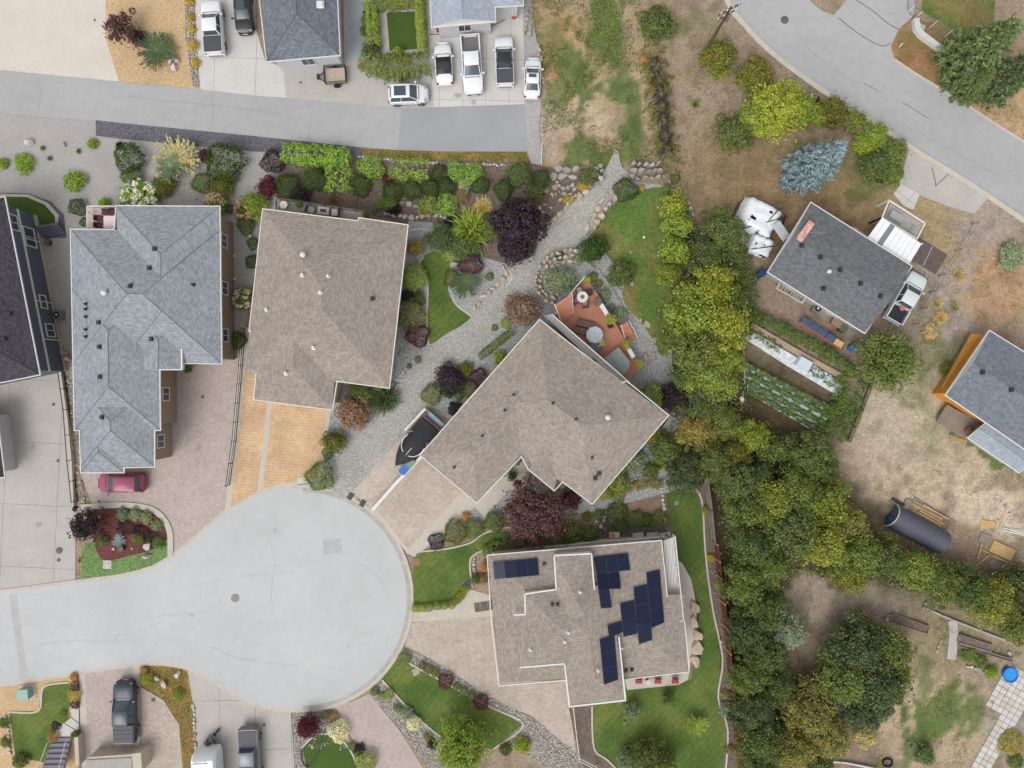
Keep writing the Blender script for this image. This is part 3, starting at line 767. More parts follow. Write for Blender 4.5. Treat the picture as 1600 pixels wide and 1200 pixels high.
        mb.link('bed_floor', M['dark'] if bed != 'silver' else plain('bed_liner', c(120, 118, 120), .6), b)
        if bed in ('tonneau', 'panels'):
            col = plain('tonneau_cover', c(78, 78, 86), .6)
            for j in range(1 if bed == 'tonneau' else 4):
                nn = 1 if bed == 'tonneau' else 4; seg = (ln - .12) / nn
                mb = MB(); mb.box(x0 + .1 + seg * (j + .5), 0, 1.25, seg - .03, w * 2 - .2, .05); mb.link('bed_cover', col, b)
        if rails:
            mb = MB()
            for s in (-1, 1): mb.tube((x0 + .1, s * (w - .12), 1.3), (x1, s * (w - .12), 1.3), .03)
            mb.link('bed_rail', M['steel'], b)
        if soft: pass
    return root

# ================================================================ THE GROUND
me = bpy.data.meshes.new('terrain'); me.from_pydata([(-1500, -1500, -.06), (1500, -1500, -.06), (1500, 1500, -.06), (-1500, 1500, -.06)], [], [(0, 1, 2, 3)])
link('terrain', me, grained('far_dry_ground', c(165, 150, 130), .25, 9, .2, .05, col2=c(150, 142, 104), col2_scale=.06, mid=.15))['kind'] = 'structure'
BL = [  # px, py, rx, ry, angle, colour, strength: what the soil is covered with
    (940, 130, 130, 160, 0, (168, 148, 114), 1), (1000, 350, 80, 60, 0, (120, 112, 84), .8), (860, 130, 40, 130, 5, (172, 136, 92), .7),
    (1120, 180, 90, 170, 0, (154, 135, 115), 1), (1110, 300, 70, 60, 0, (152, 132, 108), 1), (1240, 310, 160, 90, 20, (146, 122, 90), 1), (1330, 290, 80, 40, 0, (138, 118, 78), .7),
    (1480, 130, 130, 70, 35, (158, 118, 84), 1), (1580, 170, 60, 60, 0, (188, 158, 120), .9), (1460, 60, 50, 40, 0, (126, 110, 66), .7),
    (1500, 460, 90, 150, 20, (164, 150, 140), 1), (1560, 450, 55, 60, 20, (178, 142, 108), .9), (1440, 350, 60, 60, 0, (166, 144, 106), .9), (1420, 560, 40, 90, 10, (152, 136, 112), .7),
    (1460, 700, 120, 120, 0, (188, 168, 144), 1), (1545, 790, 62, 42, 15, (202, 182, 158), 1), (1400, 660, 60, 60, 0, (180, 166, 144), .8), (1480, 870, 80, 60, 30, (150, 128, 108), .8),
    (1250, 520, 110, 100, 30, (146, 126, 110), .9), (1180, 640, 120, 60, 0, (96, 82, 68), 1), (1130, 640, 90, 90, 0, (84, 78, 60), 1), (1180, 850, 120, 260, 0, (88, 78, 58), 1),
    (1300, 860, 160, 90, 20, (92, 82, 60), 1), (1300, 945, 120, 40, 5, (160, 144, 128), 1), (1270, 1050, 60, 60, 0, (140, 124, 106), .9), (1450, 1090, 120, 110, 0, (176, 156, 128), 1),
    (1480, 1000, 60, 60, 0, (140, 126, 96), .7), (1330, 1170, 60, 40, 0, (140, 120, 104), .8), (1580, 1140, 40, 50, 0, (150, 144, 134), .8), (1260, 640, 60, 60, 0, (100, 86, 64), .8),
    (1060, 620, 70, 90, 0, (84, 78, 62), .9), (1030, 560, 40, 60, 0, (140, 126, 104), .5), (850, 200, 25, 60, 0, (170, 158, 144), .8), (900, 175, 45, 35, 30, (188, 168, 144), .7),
    (1560, 1050, 60, 40, 0, (160, 146, 128), .7), (1395, 850, 50, 30, 0, (140, 118, 98), .8)]
BG = [(900, 110, 55, 16, 62, 1.3), (940, 50, 30, 60, -15, 1.2), (985, 170, 20, 50, 0, 1), (975, 220, 32, 45, 0, 1.1), (905, 245, 40, 18, 0, 1), (862, 60, 20, 40, 0, .6),
      (880, 140, 20, 40, 30, .8), (965, 115, 18, 30, 0, .7), (1350, 280, 40, 15, 20, .6), (1470, 1110, 26, 45, 25, 1.1), (1440, 1140, 45, 15, -20, 1), (1515, 1120, 20, 30, 0, .9),
      (1410, 1170, 20, 40, 20, .8), (1545, 710, 65, 10, 37, 1), (1450, 690, 15, 60, 0, .3), (1480, 560, 25, 30, 0, .5), (1540, 1010, 30, 10, 20, .6), (1280, 245, 60, 20, 0, .4),
      (1365, 760, 14, 10, 0, .6), (1085, 160, 8, 8, 0, .8), (1440, 560, 25, 60, 20, .35), (1440, 1060, 14, 40, 0, .7), (1500, 640, 30, 60, 20, .25), (1090, 40, 40, 20, 0, .3)]
def ground():
    x0, x1, y0, y1, st = -64, 64, -50, 50, .3
    nx, ny = int((x1 - x0) / st) + 1, int((y1 - y0) / st) + 1
    X, Y = np.meshgrid(np.linspace(x0, x1, nx), np.linspace(y0, y1, ny)); X = X.ravel(); Y = Y.ravel()
    PX = 800 + X * F / H; PY = 600 - Y * F / H
    n1 = np.array([noise.noise(Vector((a * .35, b * .35, 0))) + .5 * noise.noise(Vector((a * .9, b * .9, 4))) for a, b in zip(X, Y)])
    n2 = np.array([noise.noise(Vector((a * .35 + 40, b * .35, 7))) + .6 * noise.noise(Vector((a * 1.1, b * 1.1, 9))) for a, b in zip(X, Y)])
    col = np.tile(np.array([156., 138., 116.]), (len(X), 1))
    qx = PX + n1 * 34; qy = PY + n2 * 34
    for px, py, rx, ry, an, cc, s in BL:
        a = math.radians(an); dx, dy = qx - px, qy - py; u = (dx * math.cos(a) + dy * math.sin(a)) / rx; v = (-dx * math.sin(a) + dy * math.cos(a)) / ry
        w = (np.clip(1.35 - np.sqrt(u * u + v * v), 0, .6) / .6 * s)[:, None]; w = np.clip(w, 0, 1); col = col * (1 - w) + np.array(cc) * w
    qx = PX + n2 * 26; qy = PY + n1 * 26
    for px, py, rx, ry, an, s in BG:
        a = math.radians(an); dx, dy = qx - px, qy - py; u = (dx * math.cos(a) + dy * math.sin(a)) / rx; v = (-dx * math.sin(a) + dy * math.cos(a)) / ry
        w = (np.clip(1.2 - np.sqrt(u * u + v * v) + n1 * .5 * 0 + n2 * .9, 0, .35) / .35 * .9 * min(1, s))[:, None]; w = np.clip(w, 0, 1); col = col * (1 - w) + np.array([98., 114., 62.]) * w
    w = (np.clip(np.abs(n1 * n2) * 2.2, 0, .35))[:, None]; col = col * (1 - w * .35)
    L = col / 255.0; L = np.where(L <= .04045, L / 12.92, ((L + .055) / 1.055) ** 2.4) / K
    L = (L * .9 + L.mean(1, keepdims=True) * .1) * 1.14
    me = bpy.data.meshes.new('ground'); idx = np.arange(nx * ny).reshape(ny, nx)
    q = np.stack([idx[:-1, :-1], idx[:-1, 1:], idx[1:, 1:], idx[1:, :-1]], -1).reshape(-1, 4)
    me.vertices.add(nx * ny); me.loops.add(len(q) * 4); me.polygons.add(len(q))
    Z = n1 * .01 - .02; 
    me.vertices.foreach_set('co', np.column_stack([X, Y, Z]).astype(np.float32).ravel()); me.loops.foreach_set('vertex_index', q.astype(np.int32).ravel())
    me.polygons.foreach_set('loop_start', np.arange(0, len(q) * 4, 4, dtype=np.int32)); me.update(calc_edges=True)
    at = me.color_attributes.new('soil', 'FLOAT_COLOR', 'POINT'); at.data.foreach_set('color', np.column_stack([L, np.ones(len(L))]).astype(np.float32).ravel())
    m, n, l, b = new_mat('soil_and_dry_grass'); a = n.new('ShaderNodeAttribute'); a.attribute_name = 'soil'; co = n.new('ShaderNodeNewGeometry').outputs['Position']
    cur = a.outputs['Color']
    for sc, am, dt in ((1.0, .14, 6), (3.2, .2, 3), (9, .3, 2)):
        g = _noise(n, l, co, sc, dt, .7); v = _map(n, l, g, .3, .7, 1 - am, 1 + am)
        x = n.new('ShaderNodeVectorMath'); x.operation = 'SCALE'; l.new(cur, x.inputs[0]); l.new(v, x.inputs['Scale']); cur = x.outputs[0]
    l.new(cur, b.inputs['Base Color']); b.inputs['Roughness'].default_value = 1; b.inputs['Specular IOR Level'].default_value = .1
    bp = n.new('ShaderNodeBump'); bp.inputs['Strength'].default_value = .8; bp.inputs['Distance'].default_value = .06; l.new(g, bp.inputs['Height']); l.new(bp.outputs[0], b.inputs['Normal'])
    link('ground', me, m)['kind'] = 'structure'
ground()

# ---- upper lane and yards along the top
sheet('gravel_bank', [(-160, 160), (0, 170), (187, 186), (400, 208), (566, 228), (566, 252), (445, 262), (450, 330), (415, 340), (380, 520), (255, 580), (110, 585), (95, 590), (-160, 620)], M['gravelg'])
sheet('yard_paving', [(-160, -120), (167, -120), (168, 60), (187, 129), (0, 111), (-160, 100)], grained('warm_concrete', c(212, 204, 194), .06, 16, .06, .5, mid=.04))
sheet('gravel_yard', [(165, -120), (290, -120), (290, 0), (305, 60), (314, 142), (187, 130), (165, 60)], M['gravelt'])
slabs('driveway', [(290, -120), (395, -120), (400, 45), (415, 96), (443, 104), (447, 154), (400, 150), (314, 141), (302, 40)], M['conc'], -.03, 4.2, .012)
sheet('rock_border', [(288, -60), (301, -60), (312, 138), (302, 135), (290, 60)], M['rubble'])
sheet('driveway', [(443, 104), (537, 92), (537, -100), (668, -100), (673, 50), (678, 168), (628, 171), (550, 163), (447, 155)], M['conc2'])
sheet('side_strip', [(538, -100), (573, -100), (566, 94), (546, 95)], grained('blue_tinted_concrete', c(170, 180, 184), .12, 12, .08, .5))
slabs('driveway', [(668, -100), (817, -100), (822, 163), (678, 168), (670, 60)], M['conc'], -.02, 2.35, .012, size2=4.2)
sheet('road', [(-300, 92), (-160, 98), (0, 110), (187, 128), (314, 140), (400, 150), (447, 153), (550, 162), (628, 170), (823, 163), (827, 237), (700, 237), (624, 235), (560, 230), (400, 213), (187, 192), (0, 178), (-160, 168), (-300, 160)], M['asph'])
sheet('road_patch', [(627, 170), (823, 163), (827, 237), (700, 237), (622, 234)], M['asph2'])
sheet('dark_gravel_strip', [(150, 188), (187, 192), (400, 213), (566, 231), (566, 246), (400, 237), (187, 217), (150, 212)], M['graveld'])
sheet('dry_verge', [(566, 233), (700, 237), (826, 238), (828, 258), (760, 252), (640, 248), (570, 246)], M['verge'])
sheet('concrete_edge', [(815, -100), (820, 163), (824, 240), (832, 262), (848, 255), (842, 200), (846, 160), (840, 130), (845, 100), (838, 60), (830, 20), (828, -100)], M['gravelg'])

# ---- planting bank and garden gravel in the middle
sheet('planting_bank', [(440, 243), (566, 246), (700, 250), (828, 255), (860, 262), (905, 262), (930, 275), (890, 320), (842, 365), (838, 400), (790, 415), (745, 400), (700, 350), (642, 352), (635, 352), (560, 330), (430, 322)], M['mulch'], 0)
sheet('garden_gravel', [(638, 345), (700, 350), (745, 400), (790, 412), (836, 400), (842, 365), (900, 318), (935, 285), (962, 234), (972, 262), (1000, 285), (1040, 290), (1048, 420), (1050, 560), (1045, 650), (925, 800), (760, 810), (655, 862), (560, 780), (470, 768), (500, 640), (520, 590), (610, 600)], M['gravelb'])
sheet('gravel_path', [(963, 233), (971, 262), (985, 280), (960, 302), (936, 334), (912, 372), (866, 400), (843, 425), (841, 450), (852, 475), (850, 492), (800, 500), (760, 525), (728, 562), (704, 600), (680, 645), (660, 655), (606, 715), (560, 776), (515, 765), (512, 740), (542, 700), (577, 664), (612, 640), (634, 600), (655, 560), (672, 539), (702, 520), (735, 492), (765, 470), (785, 440), (795, 415), (838, 410), (845, 360), (893, 318), (925, 300), (942, 275)], M['gravelp'], 3)
sheet('lawn', [(662, 400), (682, 393), (703, 408), (699, 440), (703, 462), (716, 482), (736, 493), (722, 508), (700, 520), (670, 538), (668, 505), (666, 470), (668, 440), (655, 415)], M['lawn'], 4)
sheet('lawn', [(926, 364), (943, 336), (970, 310), (1008, 296), (1040, 300), (1048, 380), (1052, 450), (1050, 540), (1034, 556), (1018, 528), (998, 500), (978, 478), (972, 455), (980, 432), (960, 414), (942, 390)], M['lawn2'], 4)
ribbon('garden_path', [(770, 570), (742, 566), (740, 552), (765, 545), (795, 522), (808, 516), (840, 512)], 1.1, .03, .06, grained('tan_path', c(190, 176, 158), .1, 10, .1, .6), 4)
# ---- right-hand roads
KR = catmull([(1085, -120), (1135, 0), (1160, 36), (1200, 78), (1260, 125), (1320, 165), (1400, 216), (1450, 248), (1520, 291), (1600, 345), (1760, 450)], 6)
sheet('road', KR + [(1760, 330), (1600, 222), (1560, 197), (1500, 157), (1430, 115), (1398, 93), (1392, 72), (1404, 46), (1428, 24), (1432, -60), (1350, -60), (1322, 2), (1302, 24), (1284, 17), (1264, 0), (1215, -120)], M['asph'])
sheet('driveway', [(1405, 218), (1450, 250), (1545, 308), (1522, 334), (1480, 322), (1437, 305), (1404, 290), (1420, 235)], M['conc2'])
slabs('driveway_pad', [(1395, 302), (1408, 288), (1437, 304), (1427, 328), (1412, 322)], M['conc'], .9, 1.6, .012)
def crack(px, w=.09):
    o = ribbon('road_crack', px, w, 0, gz(*px[0]) + .0075, M['crack'], 3); o['kind'] = 'structure'
M['crack'] = plain('crack_tar', c(120, 112, 104), .9)
crack([(1310, 28), (1345, 55), (1378, 72), (1392, 66)]); crack([(1338, 0), (1365, 18), (1385, 35), (1404, 46)]); crack([(1350, 130), (1372, 142)], .06); crack([(1410, 160), (1430, 172), (1452, 186)], .06)
crack([(1456, 262), (1461, 282), (1462, 292)]); crack([(1462, 290), (1482, 272)])
sheet('lawn', [(1445, -60), (1560, -60), (1550, 60), (1500, 62), (1488, 47), (1440, 18)], M['lawn2'])
k = ribbon('kerb', KR, .5, 0, .12, M['kerb'], 0); k['kind'] = 'structure'
k = ribbon('kerb', [(1760, 330), (1600, 222), (1560, 197), (1500, 157), (1430, 115), (1398, 93)], .22, 0, .05, M['kerb'], 3); k['kind'] = 'structure'

# ---- cul-de-sac
arc = [(470 + 172 * math.sin(t), 935 - 173 * math.cos(t)) for t in np.linspace(.02, math.pi - .02, 40)]
top = catmull([(-260, 950), (-100, 935), (0, 926), (128, 909), (190, 901), (240, 887), (272, 868), (310, 838), (355, 800), (400, 774), (440, 763)], 5)
bot = catmull([(470, 1108), (430, 1106), (390, 1095), (350, 1073), (305, 1046), (262, 1036), (215, 1036), (130, 1048), (0, 1069), (-100, 1085), (-260, 1105)], 5)
CUL = top + arc + bot
sheet('road', CUL, M['cul'])
sheet('road_patch', [(15, 928), (27, 926), (44, 1058), (33, 1060)], grained('patch_strip', c(186, 184, 184), .08, 14))
sheet('road_patch', [(505, 842), (534, 841), (535, 864), (506, 866)], grained('patch_square', c(186, 187, 189), .08, 14))
# front yards
slabs('driveway', [(-160, 600), (0, 597), (95, 575), (104, 640), (118, 760), (118, 909), (0, 925), (-160, 940)], M['conc2'], -.05, 5.4, .012, size2=6.3)
sheet('rubble_strip', [(104, 580), (115, 576), (128, 745), (135, 800), (118, 815), (112, 700)], M['rubble'])
sheet('driveway', [(240, 560), (376, 560), (362, 700), (353, 798), (310, 836), (272, 867), (262, 818), (235, 792), (145, 790), (128, 745), (118, 600)], M['pinkp'])
sheet('island_grass', [(128, 862), (146, 842), (262, 815), (268, 870), (240, 886), (190, 900), (128, 908)], grained('pale_green_grass', c(112, 142, 84, 1.1), .4, 9, .1, .5, bump=1), 0)
sheet('island_mulch', [(146, 797), (200, 796), (240, 802), (260, 822), (262, 842), (240, 858), (205, 868), (165, 876), (152, 862), (146, 840), (135, 815)], M['mulchr'], 3)
k = ribbon('kerb', [(128, 792), (160, 790), (200, 789), (236, 795), (256, 810), (266, 832), (267, 868)], .55, 0, .14, M['kerb'], 5); k['kind'] = 'structure'
sheet('driveway_border', [(376, 505), (392, 515), (405, 518), (520, 600), (517, 645), (503, 748), (440, 763), (400, 774), (355, 800), (352, 797), (362, 690)], M['kerb'])
sheet('driveway', [(391, 518), (403, 520), (404, 610), (418, 630), (402, 768), (361, 792), (378, 640)], M['orangep'])
sheet('driveway', [(426, 628), (510, 636), (506, 700), (496, 750), (470, 752), (440, 755), (411, 764)], M['orangep'])
sheet('driveway', [(551, 768), (606, 707), (668, 640), (710, 650), (660, 712), (583, 797)], M['beigep'])
sheet('driveway_border', [(583, 797), (660, 710), (720, 760), (755, 750), (790, 745), (820, 715), (885, 760), (850, 775), (795, 765), (757, 808), (742, 792), (648, 870), (636, 864)], M['kerb'])
sheet('driveway', [(592, 800), (662, 716), (722, 768), (638, 858)], M['pinkp2'])
sheet('lawn', [(646, 876), (652, 864), (700, 858), (735, 850), (750, 838), (775, 832), (795, 832), (800, 848), (760, 858), (742, 866), (734, 880), (740, 905), (728, 920), (712, 938), (646, 946)], M['lawn'])
sheet('walkway', [(646, 948), (714, 945), (732, 920), (765, 930), (772, 965), (643, 972)], M['kerb'])
sheet('driveway', [(641, 973), (770, 962), (782, 1066), (886, 1062), (900, 1178), (832, 1120), (760, 1088), (700, 1045), (652, 1022), (632, 1012)], M['pinkp2'])
sheet('river_stones', [(632, 1010), (652, 1018), (700, 1045), (760, 1086), (832, 1122), (905, 1180), (900, 1230), (790, 1160), (815, 1130), (770, 1107), (720, 1082), (622, 1028)], M['rubble'])
sheet('lawn', [(622, 1027), (640, 1036), (680, 1060), (720, 1082), (768, 1106), (816, 1132), (770, 1170), (690, 1160), (655, 1125), (630, 1100), (596, 1062)], M['lawn'])
sheet('river_stones', [(578, 1084), (597, 1064), (622, 1090), (640, 1110), (690, 1150), (692, 1230), (670, 1200), (625, 1140)], M['rubble'])
sheet('driveway', [(520, 1104), (550, 1096), (577, 1084), (625, 1142), (680, 1230), (600, 1230), (545, 1145)], M['beigep2'] if 'beigep2' in M else M['pinkp'])
sheet('river_stones', [(456, 1112), (480, 1110), (510, 1106), (545, 1150), (600, 1230), (462, 1230)], M['rubble'])
sheet('lawn', [(472, 1168), (488, 1152), (506, 1146), (530, 1152), (552, 1180), (566, 1230), (486, 1230)], M['turf'])
slabs('driveway', [(292, 1046), (308, 1050), (350, 1076), (390, 1097), (430, 1109), (455, 1112), (462, 1230), (308, 1230), (300, 1110)], M['conc2'], .02, 3.6, .012, size2=5)
sheet('dry_bed', [(219, 1040), (262, 1038), (293, 1047), (302, 1100), (310, 1230), (284, 1230), (280, 1130), (256, 1092), (220, 1072)], M['verge'])
sheet('driveway_border', [(123, 1052), (219, 1040), (220, 1230), (130, 1230)], M['kerb'])
sheet('driveway', [(133, 1052), (208, 1042), (210, 1230), (140, 1230)], M['pinkp'])
sheet('driveway', [(220, 1073), (256, 1094), (280, 1132), (288, 1230), (221, 1230)], M['pinkp2'])
sheet('gravel_bed', [(-160, 1098), (0, 1072), (122, 1054), (122, 1230), (-160, 1230)], M['gravelt'])
sheet('lawn', [(14, 1112), (60, 1111), (66, 1080), (75, 1070), (108, 1066), (112, 1090), (104, 1125), (84, 1150), (72, 1192), (24, 1182)], M['lawn'])
# top-left small turf and top garden lawn
sheet('paving', [(-40, 300), (45, 302), (80, 315), (100, 335), (104, 372), (62, 372), (55, 358), (-40, 330)], M['graveld'])
sheet('lawn_edging', [(-40, 302), (45, 304), (75, 317), (92, 336), (90, 354), (58, 355), (-40, 330)], M['kerb'])
sheet('lawn', [(-40, 306), (42, 308), (70, 320), (86, 338), (86, 350), (56, 352), (-40, 325)], M['turf'])
sheet('garden_paving', [(570, -10), (668, -10), (670, 122), (576, 118)], M['conc2'])
sheet('lawn', [(604, 20), (650, 18), (652, 77), (609, 80)], M['turf'])
# east side
sheet('gravel_border', [(1075, 752), (1108, 748), (1118, 850), (1132, 950), (1150, 1080), (1170, 1230), (1120, 1230), (1135, 1145), (1118, 1110), (1128, 1030), (1112, 960), (1103, 900), (1098, 820), (1092, 780)], M['mulch'])
LD = [(1037, 752), (1074, 756), (1092, 778), (1098, 820), (1103, 900), (1113, 960), (1126, 1030), (1120, 1090), (1134, 1140), (1128, 1230), (985, 1230), (950, 1190), (928, 1170), (922, 1103), (980, 1060), (1080, 1062), (1092, 1010), (1092, 940), (1078, 905), (1060, 880), (1045, 800)]
sheet('lawn', LD, M['lawn'])
sheet('red_mulch_strip', [(1116, 852), (1124, 852), (1140, 985), (1148, 1060), (1158, 1130), (1168, 1230), (1155, 1230), (1146, 1130), (1138, 1060), (1130, 985)], M['mulchr'])
sheet('patio', [(1050, 870), (1066, 880), (1080, 905), (1087, 940), (1090, 1000), (1080, 1030), (1075, 1062), (1060, 1070), (980, 1078), (970, 1040), (1040, 900)], M['kerb'])
sheet('gravel_border', [(888, 1102), (924, 1102), (928, 1168), (950, 1188), (985, 1230), (930, 1230), (905, 1185)], M['mulch'])
sheet('veg_bed', [(950, 770), (1000, 752), (1034, 755), (1040, 830), (1045, 845), (950, 850), (930, 840)], M['mulch'])
sheet('soil_bed', [(975, 770), (1032, 760), (1036, 805), (985, 808)], grained('bare_soil', c(150, 128, 108), .3, 8, .2, .8))
sheet('garden_gravel', [(1040, 560), (1075, 600), (1080, 760), (925, 800), (950, 770), (1044, 655)], M['gravelb'])
for px in (top, arc, bot):
    pass
k = ribbon('kerb', CUL, .62, 0, .075, M['kerb'], 0); k['kind'] = 'structure'
# thin concrete edgings
for pts in ([(655, 862), (700, 857), (735, 848), (752, 836), (775, 826), (800, 824)], [(738, 918), (734, 880), (742, 866), (765, 856)], [(705, 455), (712, 475), (736, 494)],
            [(662, 402), (655, 415), (668, 440), (667, 500), (670, 540)], [(1078, 756), (1096, 780), (1101, 850), (1106, 900), (1115, 960), (1129, 1030), (1122, 1090), (1137, 1142), (1131, 1230)],
            [(925, 1103), (928, 1168), (950, 1188), (985, 1225)], [(597, 1062), (632, 1100), (660, 1128), (690, 1152)], [(636, 1034), (680, 1058), (768, 1105), (818, 1132), (770, 1170)], [(14, 1112), (60, 1111), (66, 1080), (75, 1070), (108, 1066)],
            [(1160, 520), (1164, 600)], [(640, 360), (660, 358), (672, 362)], [(790, 418), (800, 432), (790, 450)], [(472, 1168), (488, 1152), (506, 1146), (530, 1152), (552, 1180), (566, 1225)]):
    k = ribbon('lawn_edging', pts, .16, 0, .09, M['kerb'], 4); k['kind'] = 'structure'
PB = pebbles('river_stones_loose', [(456, 1112), (510, 1106), (560, 1172), (472, 1168), (466, 1200)], 9, .2, PEB['grey'], 'pale river stones loose on the bed', 3)
pebbles('river_stones_loose', [(632, 1010), (652, 1018), (700, 1045), (760, 1086), (832, 1122), (905, 1180), (880, 1200), (815, 1130), (720, 1082), (622, 1028)], 9, .22, PEB['grey'], 'pale river stones beside the driveway', 4)
pebbles('river_stones_loose', [(578, 1084), (597, 1064), (640, 1110), (690, 1150), (680, 1180), (625, 1140)], 9, .2, PEB['grey'], 'pale river stones between lawn and driveway', 5)
pebbles('rubble_stones', [(104, 580), (115, 576), (128, 745), (135, 800), (118, 815), (112, 700)], 8, .3, PEB['tan'], 'brown rubble between wall and house', 6)
pebbles('border_stones', [(290, -20), (301, 0), (312, 138), (302, 135), (290, 60)], 8, .28, PEB['grey'], 'pale rocks edging the gravel yard', 7)
pebbles('border_stones', [(1108, 860), (1122, 900), (1135, 1000), (1140, 1080), (1150, 1190), (1140, 1190), (1128, 1030), (1106, 900)], 5, .2, PEB['grey'], 'small stones along the fence bed', 8)
pebbles('bank_rubble', [(828, 240), (850, 262), (905, 300), (870, 335), (845, 350), (838, 300), (860, 275)], 3, .4, PEB['tan'], 'loose rubble on the bank', 9)
pebbles('path_gravel_stones', [(512, 740), (542, 700), (600, 650), (640, 660), (606, 712), (560, 774), (515, 764)], 10, .11, PEB['dark'], 'coarse grey gravel on the path', 10)
ground_cover('long_grass', [(128, 862), (146, 842), (152, 862), (165, 878), (205, 870), (240, 860), (262, 842), (268, 868), (240, 884), (190, 898), (128, 906)], 'gg', 90, .06, .09, 'pale green long grass on the island')
gc = ground_cover('weed_patches', [(832, 0), (1000, 0), (1008, 110), (1018, 262), (972, 258), (905, 262), (850, 255), (845, 100)], 'fd', 60, .08, .12, 'green weed patches in the dry field', seed=4, thr=.12, nsc=.32)
ground_cover('weed_patches', [(932, 0), (980, 0), (962, 70), (935, 120), (890, 160), (878, 155), (912, 100), (918, 40)], 'fm', 90, .08, .14, 'green weeds down the dry field', seed=5, thr=-.6)
ground_cover('dry_tussocks', [(1060, 40), (1120, 60), (1130, 280), (1060, 300), (1048, 100)], 'fo', 40, .06, .1, 'dry tussocks', seed=6, thr=.1, nsc=.6)
ground_cover('dry_tussocks', [(1430, 330), (1600, 400), (1600, 520), (1540, 510), (1420, 600)], 'fo', 40, .06, .1, 'dry tussocks by the fence', seed=8, thr=.15, nsc=.6)
ground_cover('dry_tussocks', [(1400, 60), (1430, 60), (1500, 110), (1600, 180), (1600, 215), (1500, 150), (1400, 95)], 'fo', 60, .06, .12, 'dry grass on the verge', seed=9, thr=-.1, nsc=.6)
ground_cover('dry_grass', [(566, 235), (826, 240), (828, 252), (700, 249), (570, 246)], 'fo', 110, .06, .16, 'dry grass on the lane verge', seed=10)
ground_cover('dry_stalks', [(222, 1044), (290, 1050), (302, 1110), (306, 1190), (288, 1190), (282, 1130), (256, 1090)], 'fo', 100, .055, .12, 'straw coloured ground cover', seed=11)

for q in ([(150, 992), (205, 990), (262, 968)], [(208, 968), (268, 960), (330, 955)], [(300, 915), (380, 900), (460, 892)], [(420, 842), (430, 880), (424, 930), (436, 985)], [(545, 1002), (575, 990), (600, 975)], [(330, 1010), (380, 1030), (470, 1040)], [(48, 1010), (120, 1000), (190, 1002)], [(560, 880), (590, 900), (612, 940)]): 
    o = ribbon('road_crack', q, .045, 0, gz(*q[1]) + .0078, M['crack2'] if 'crack2' in M else M.setdefault('crack2', plain('old_crack', c(183, 184, 185), .9)), 4); o['kind'] = 'structure'
for q in ([(200, 150), (260, 158), (330, 164), (440, 178)], [(60, 130), (64, 150), (58, 180)], [(330, 145), (334, 170), (328, 204)], [(700, 172), (704, 200), (700, 236)], [(1400, 190), (1470, 225), (1560, 275)], [(1250, 60), (1290, 100), (1340, 130)], [(480, 160), (486, 190), (480, 220)]):
    o = ribbon('road_crack', q, .05, 0, gz(*q[1]) + .0078, M.setdefault('crack3', plain('old_lane_crack', c(160, 160, 161), .9)), 4); o['kind'] = 'structure'
# dust gathered along the gutter of the turning circle
sheet('gutter_dust', [tuple(p) for p in arc] + [(470 + 166 * math.sin(t), 935 - 167 * math.cos(t)) for t in np.linspace(math.pi - .02, .02, 40)], grained('gutter_dust', c(178, 174, 168), .12, 10, .12, .9, mid=.08))
ground_cover('field_weeds', [(1060, 120), (1140, 60), (1230, 240), (1230, 330), (1180, 310), (1060, 300)], 'fo', 50, .05, .07, 'small weeds in the dry lot', seed=31, thr=.2, nsc=.5)
ground_cover('yard_weeds', [(1345, 600), (1480, 560), (1600, 760), (1600, 860), (1500, 840), (1370, 780), (1340, 700)], 'ol', 40, .05, .06, 'small weeds in the bare yard', seed=32, thr=.3, nsc=.6)
ground_cover('yard_weeds', [(1400, 1000), (1480, 960), (1600, 1020), (1560, 1120), (1500, 1200), (1340, 1200), (1400, 1100)], 'fm', 50, .06, .07, 'small weeds in the lower right yard', seed=33, thr=.18, nsc=.5)
ground_cover('yard_weeds', [(1380, 350), (1460, 330), (1440, 560), (1400, 600), (1350, 580)], 'ol', 40, .05, .06, 'weeds beside the bungalow', seed=34, thr=.15, nsc=.5)

g_ = random.Random(5)
for x, y, r_, mt in ((300, 560 + 400, 4, 0), (430, 830, 5, 0), (545, 1010, 4, 0), (180, 1000, 3, 0), (210, 760, 8, 1), (650, 1180 - 130, 7, 2), (310, 700, 6, 1), (715, 150, 5, 3), (740, 160, 4, 3), (640, 164, 5, 3), (500, 700 - 30, 4, 4), (560, 180, 5, 3), (50, 700, 5, 5), (60, 820, 4, 5), (380, 1140, 5, 5)):
    q = [(x + r_ * g_.uniform(.6, 1.2) * math.cos(t), y + r_ * g_.uniform(.6, 1.2) * math.sin(t)) for t in np.linspace(0, 5.7, 9)]
    k = ribbon('oil_stain', q[:5], .01, 0, .001, M['joint']) if False else None
    z = gz(x, y) + (.03 if mt in (3, 5) else .0095); pts = ccw(wpts(catmull(q, 3, True))); me = bpy.data.meshes.new('oil_stain'); me.from_pydata([(a, b_, z) for a, b_ in pts], [], [tuple(range(len(pts)))]); link('oil_stain', me, grained('stain_%d' % mt, (c(182, 183, 185), c(170, 156, 150), c(172, 160, 152), c(176, 174, 170), c(196, 168, 136), c(172, 167, 162))[mt], .12, 12, .1, 1))['kind'] = 'structure'

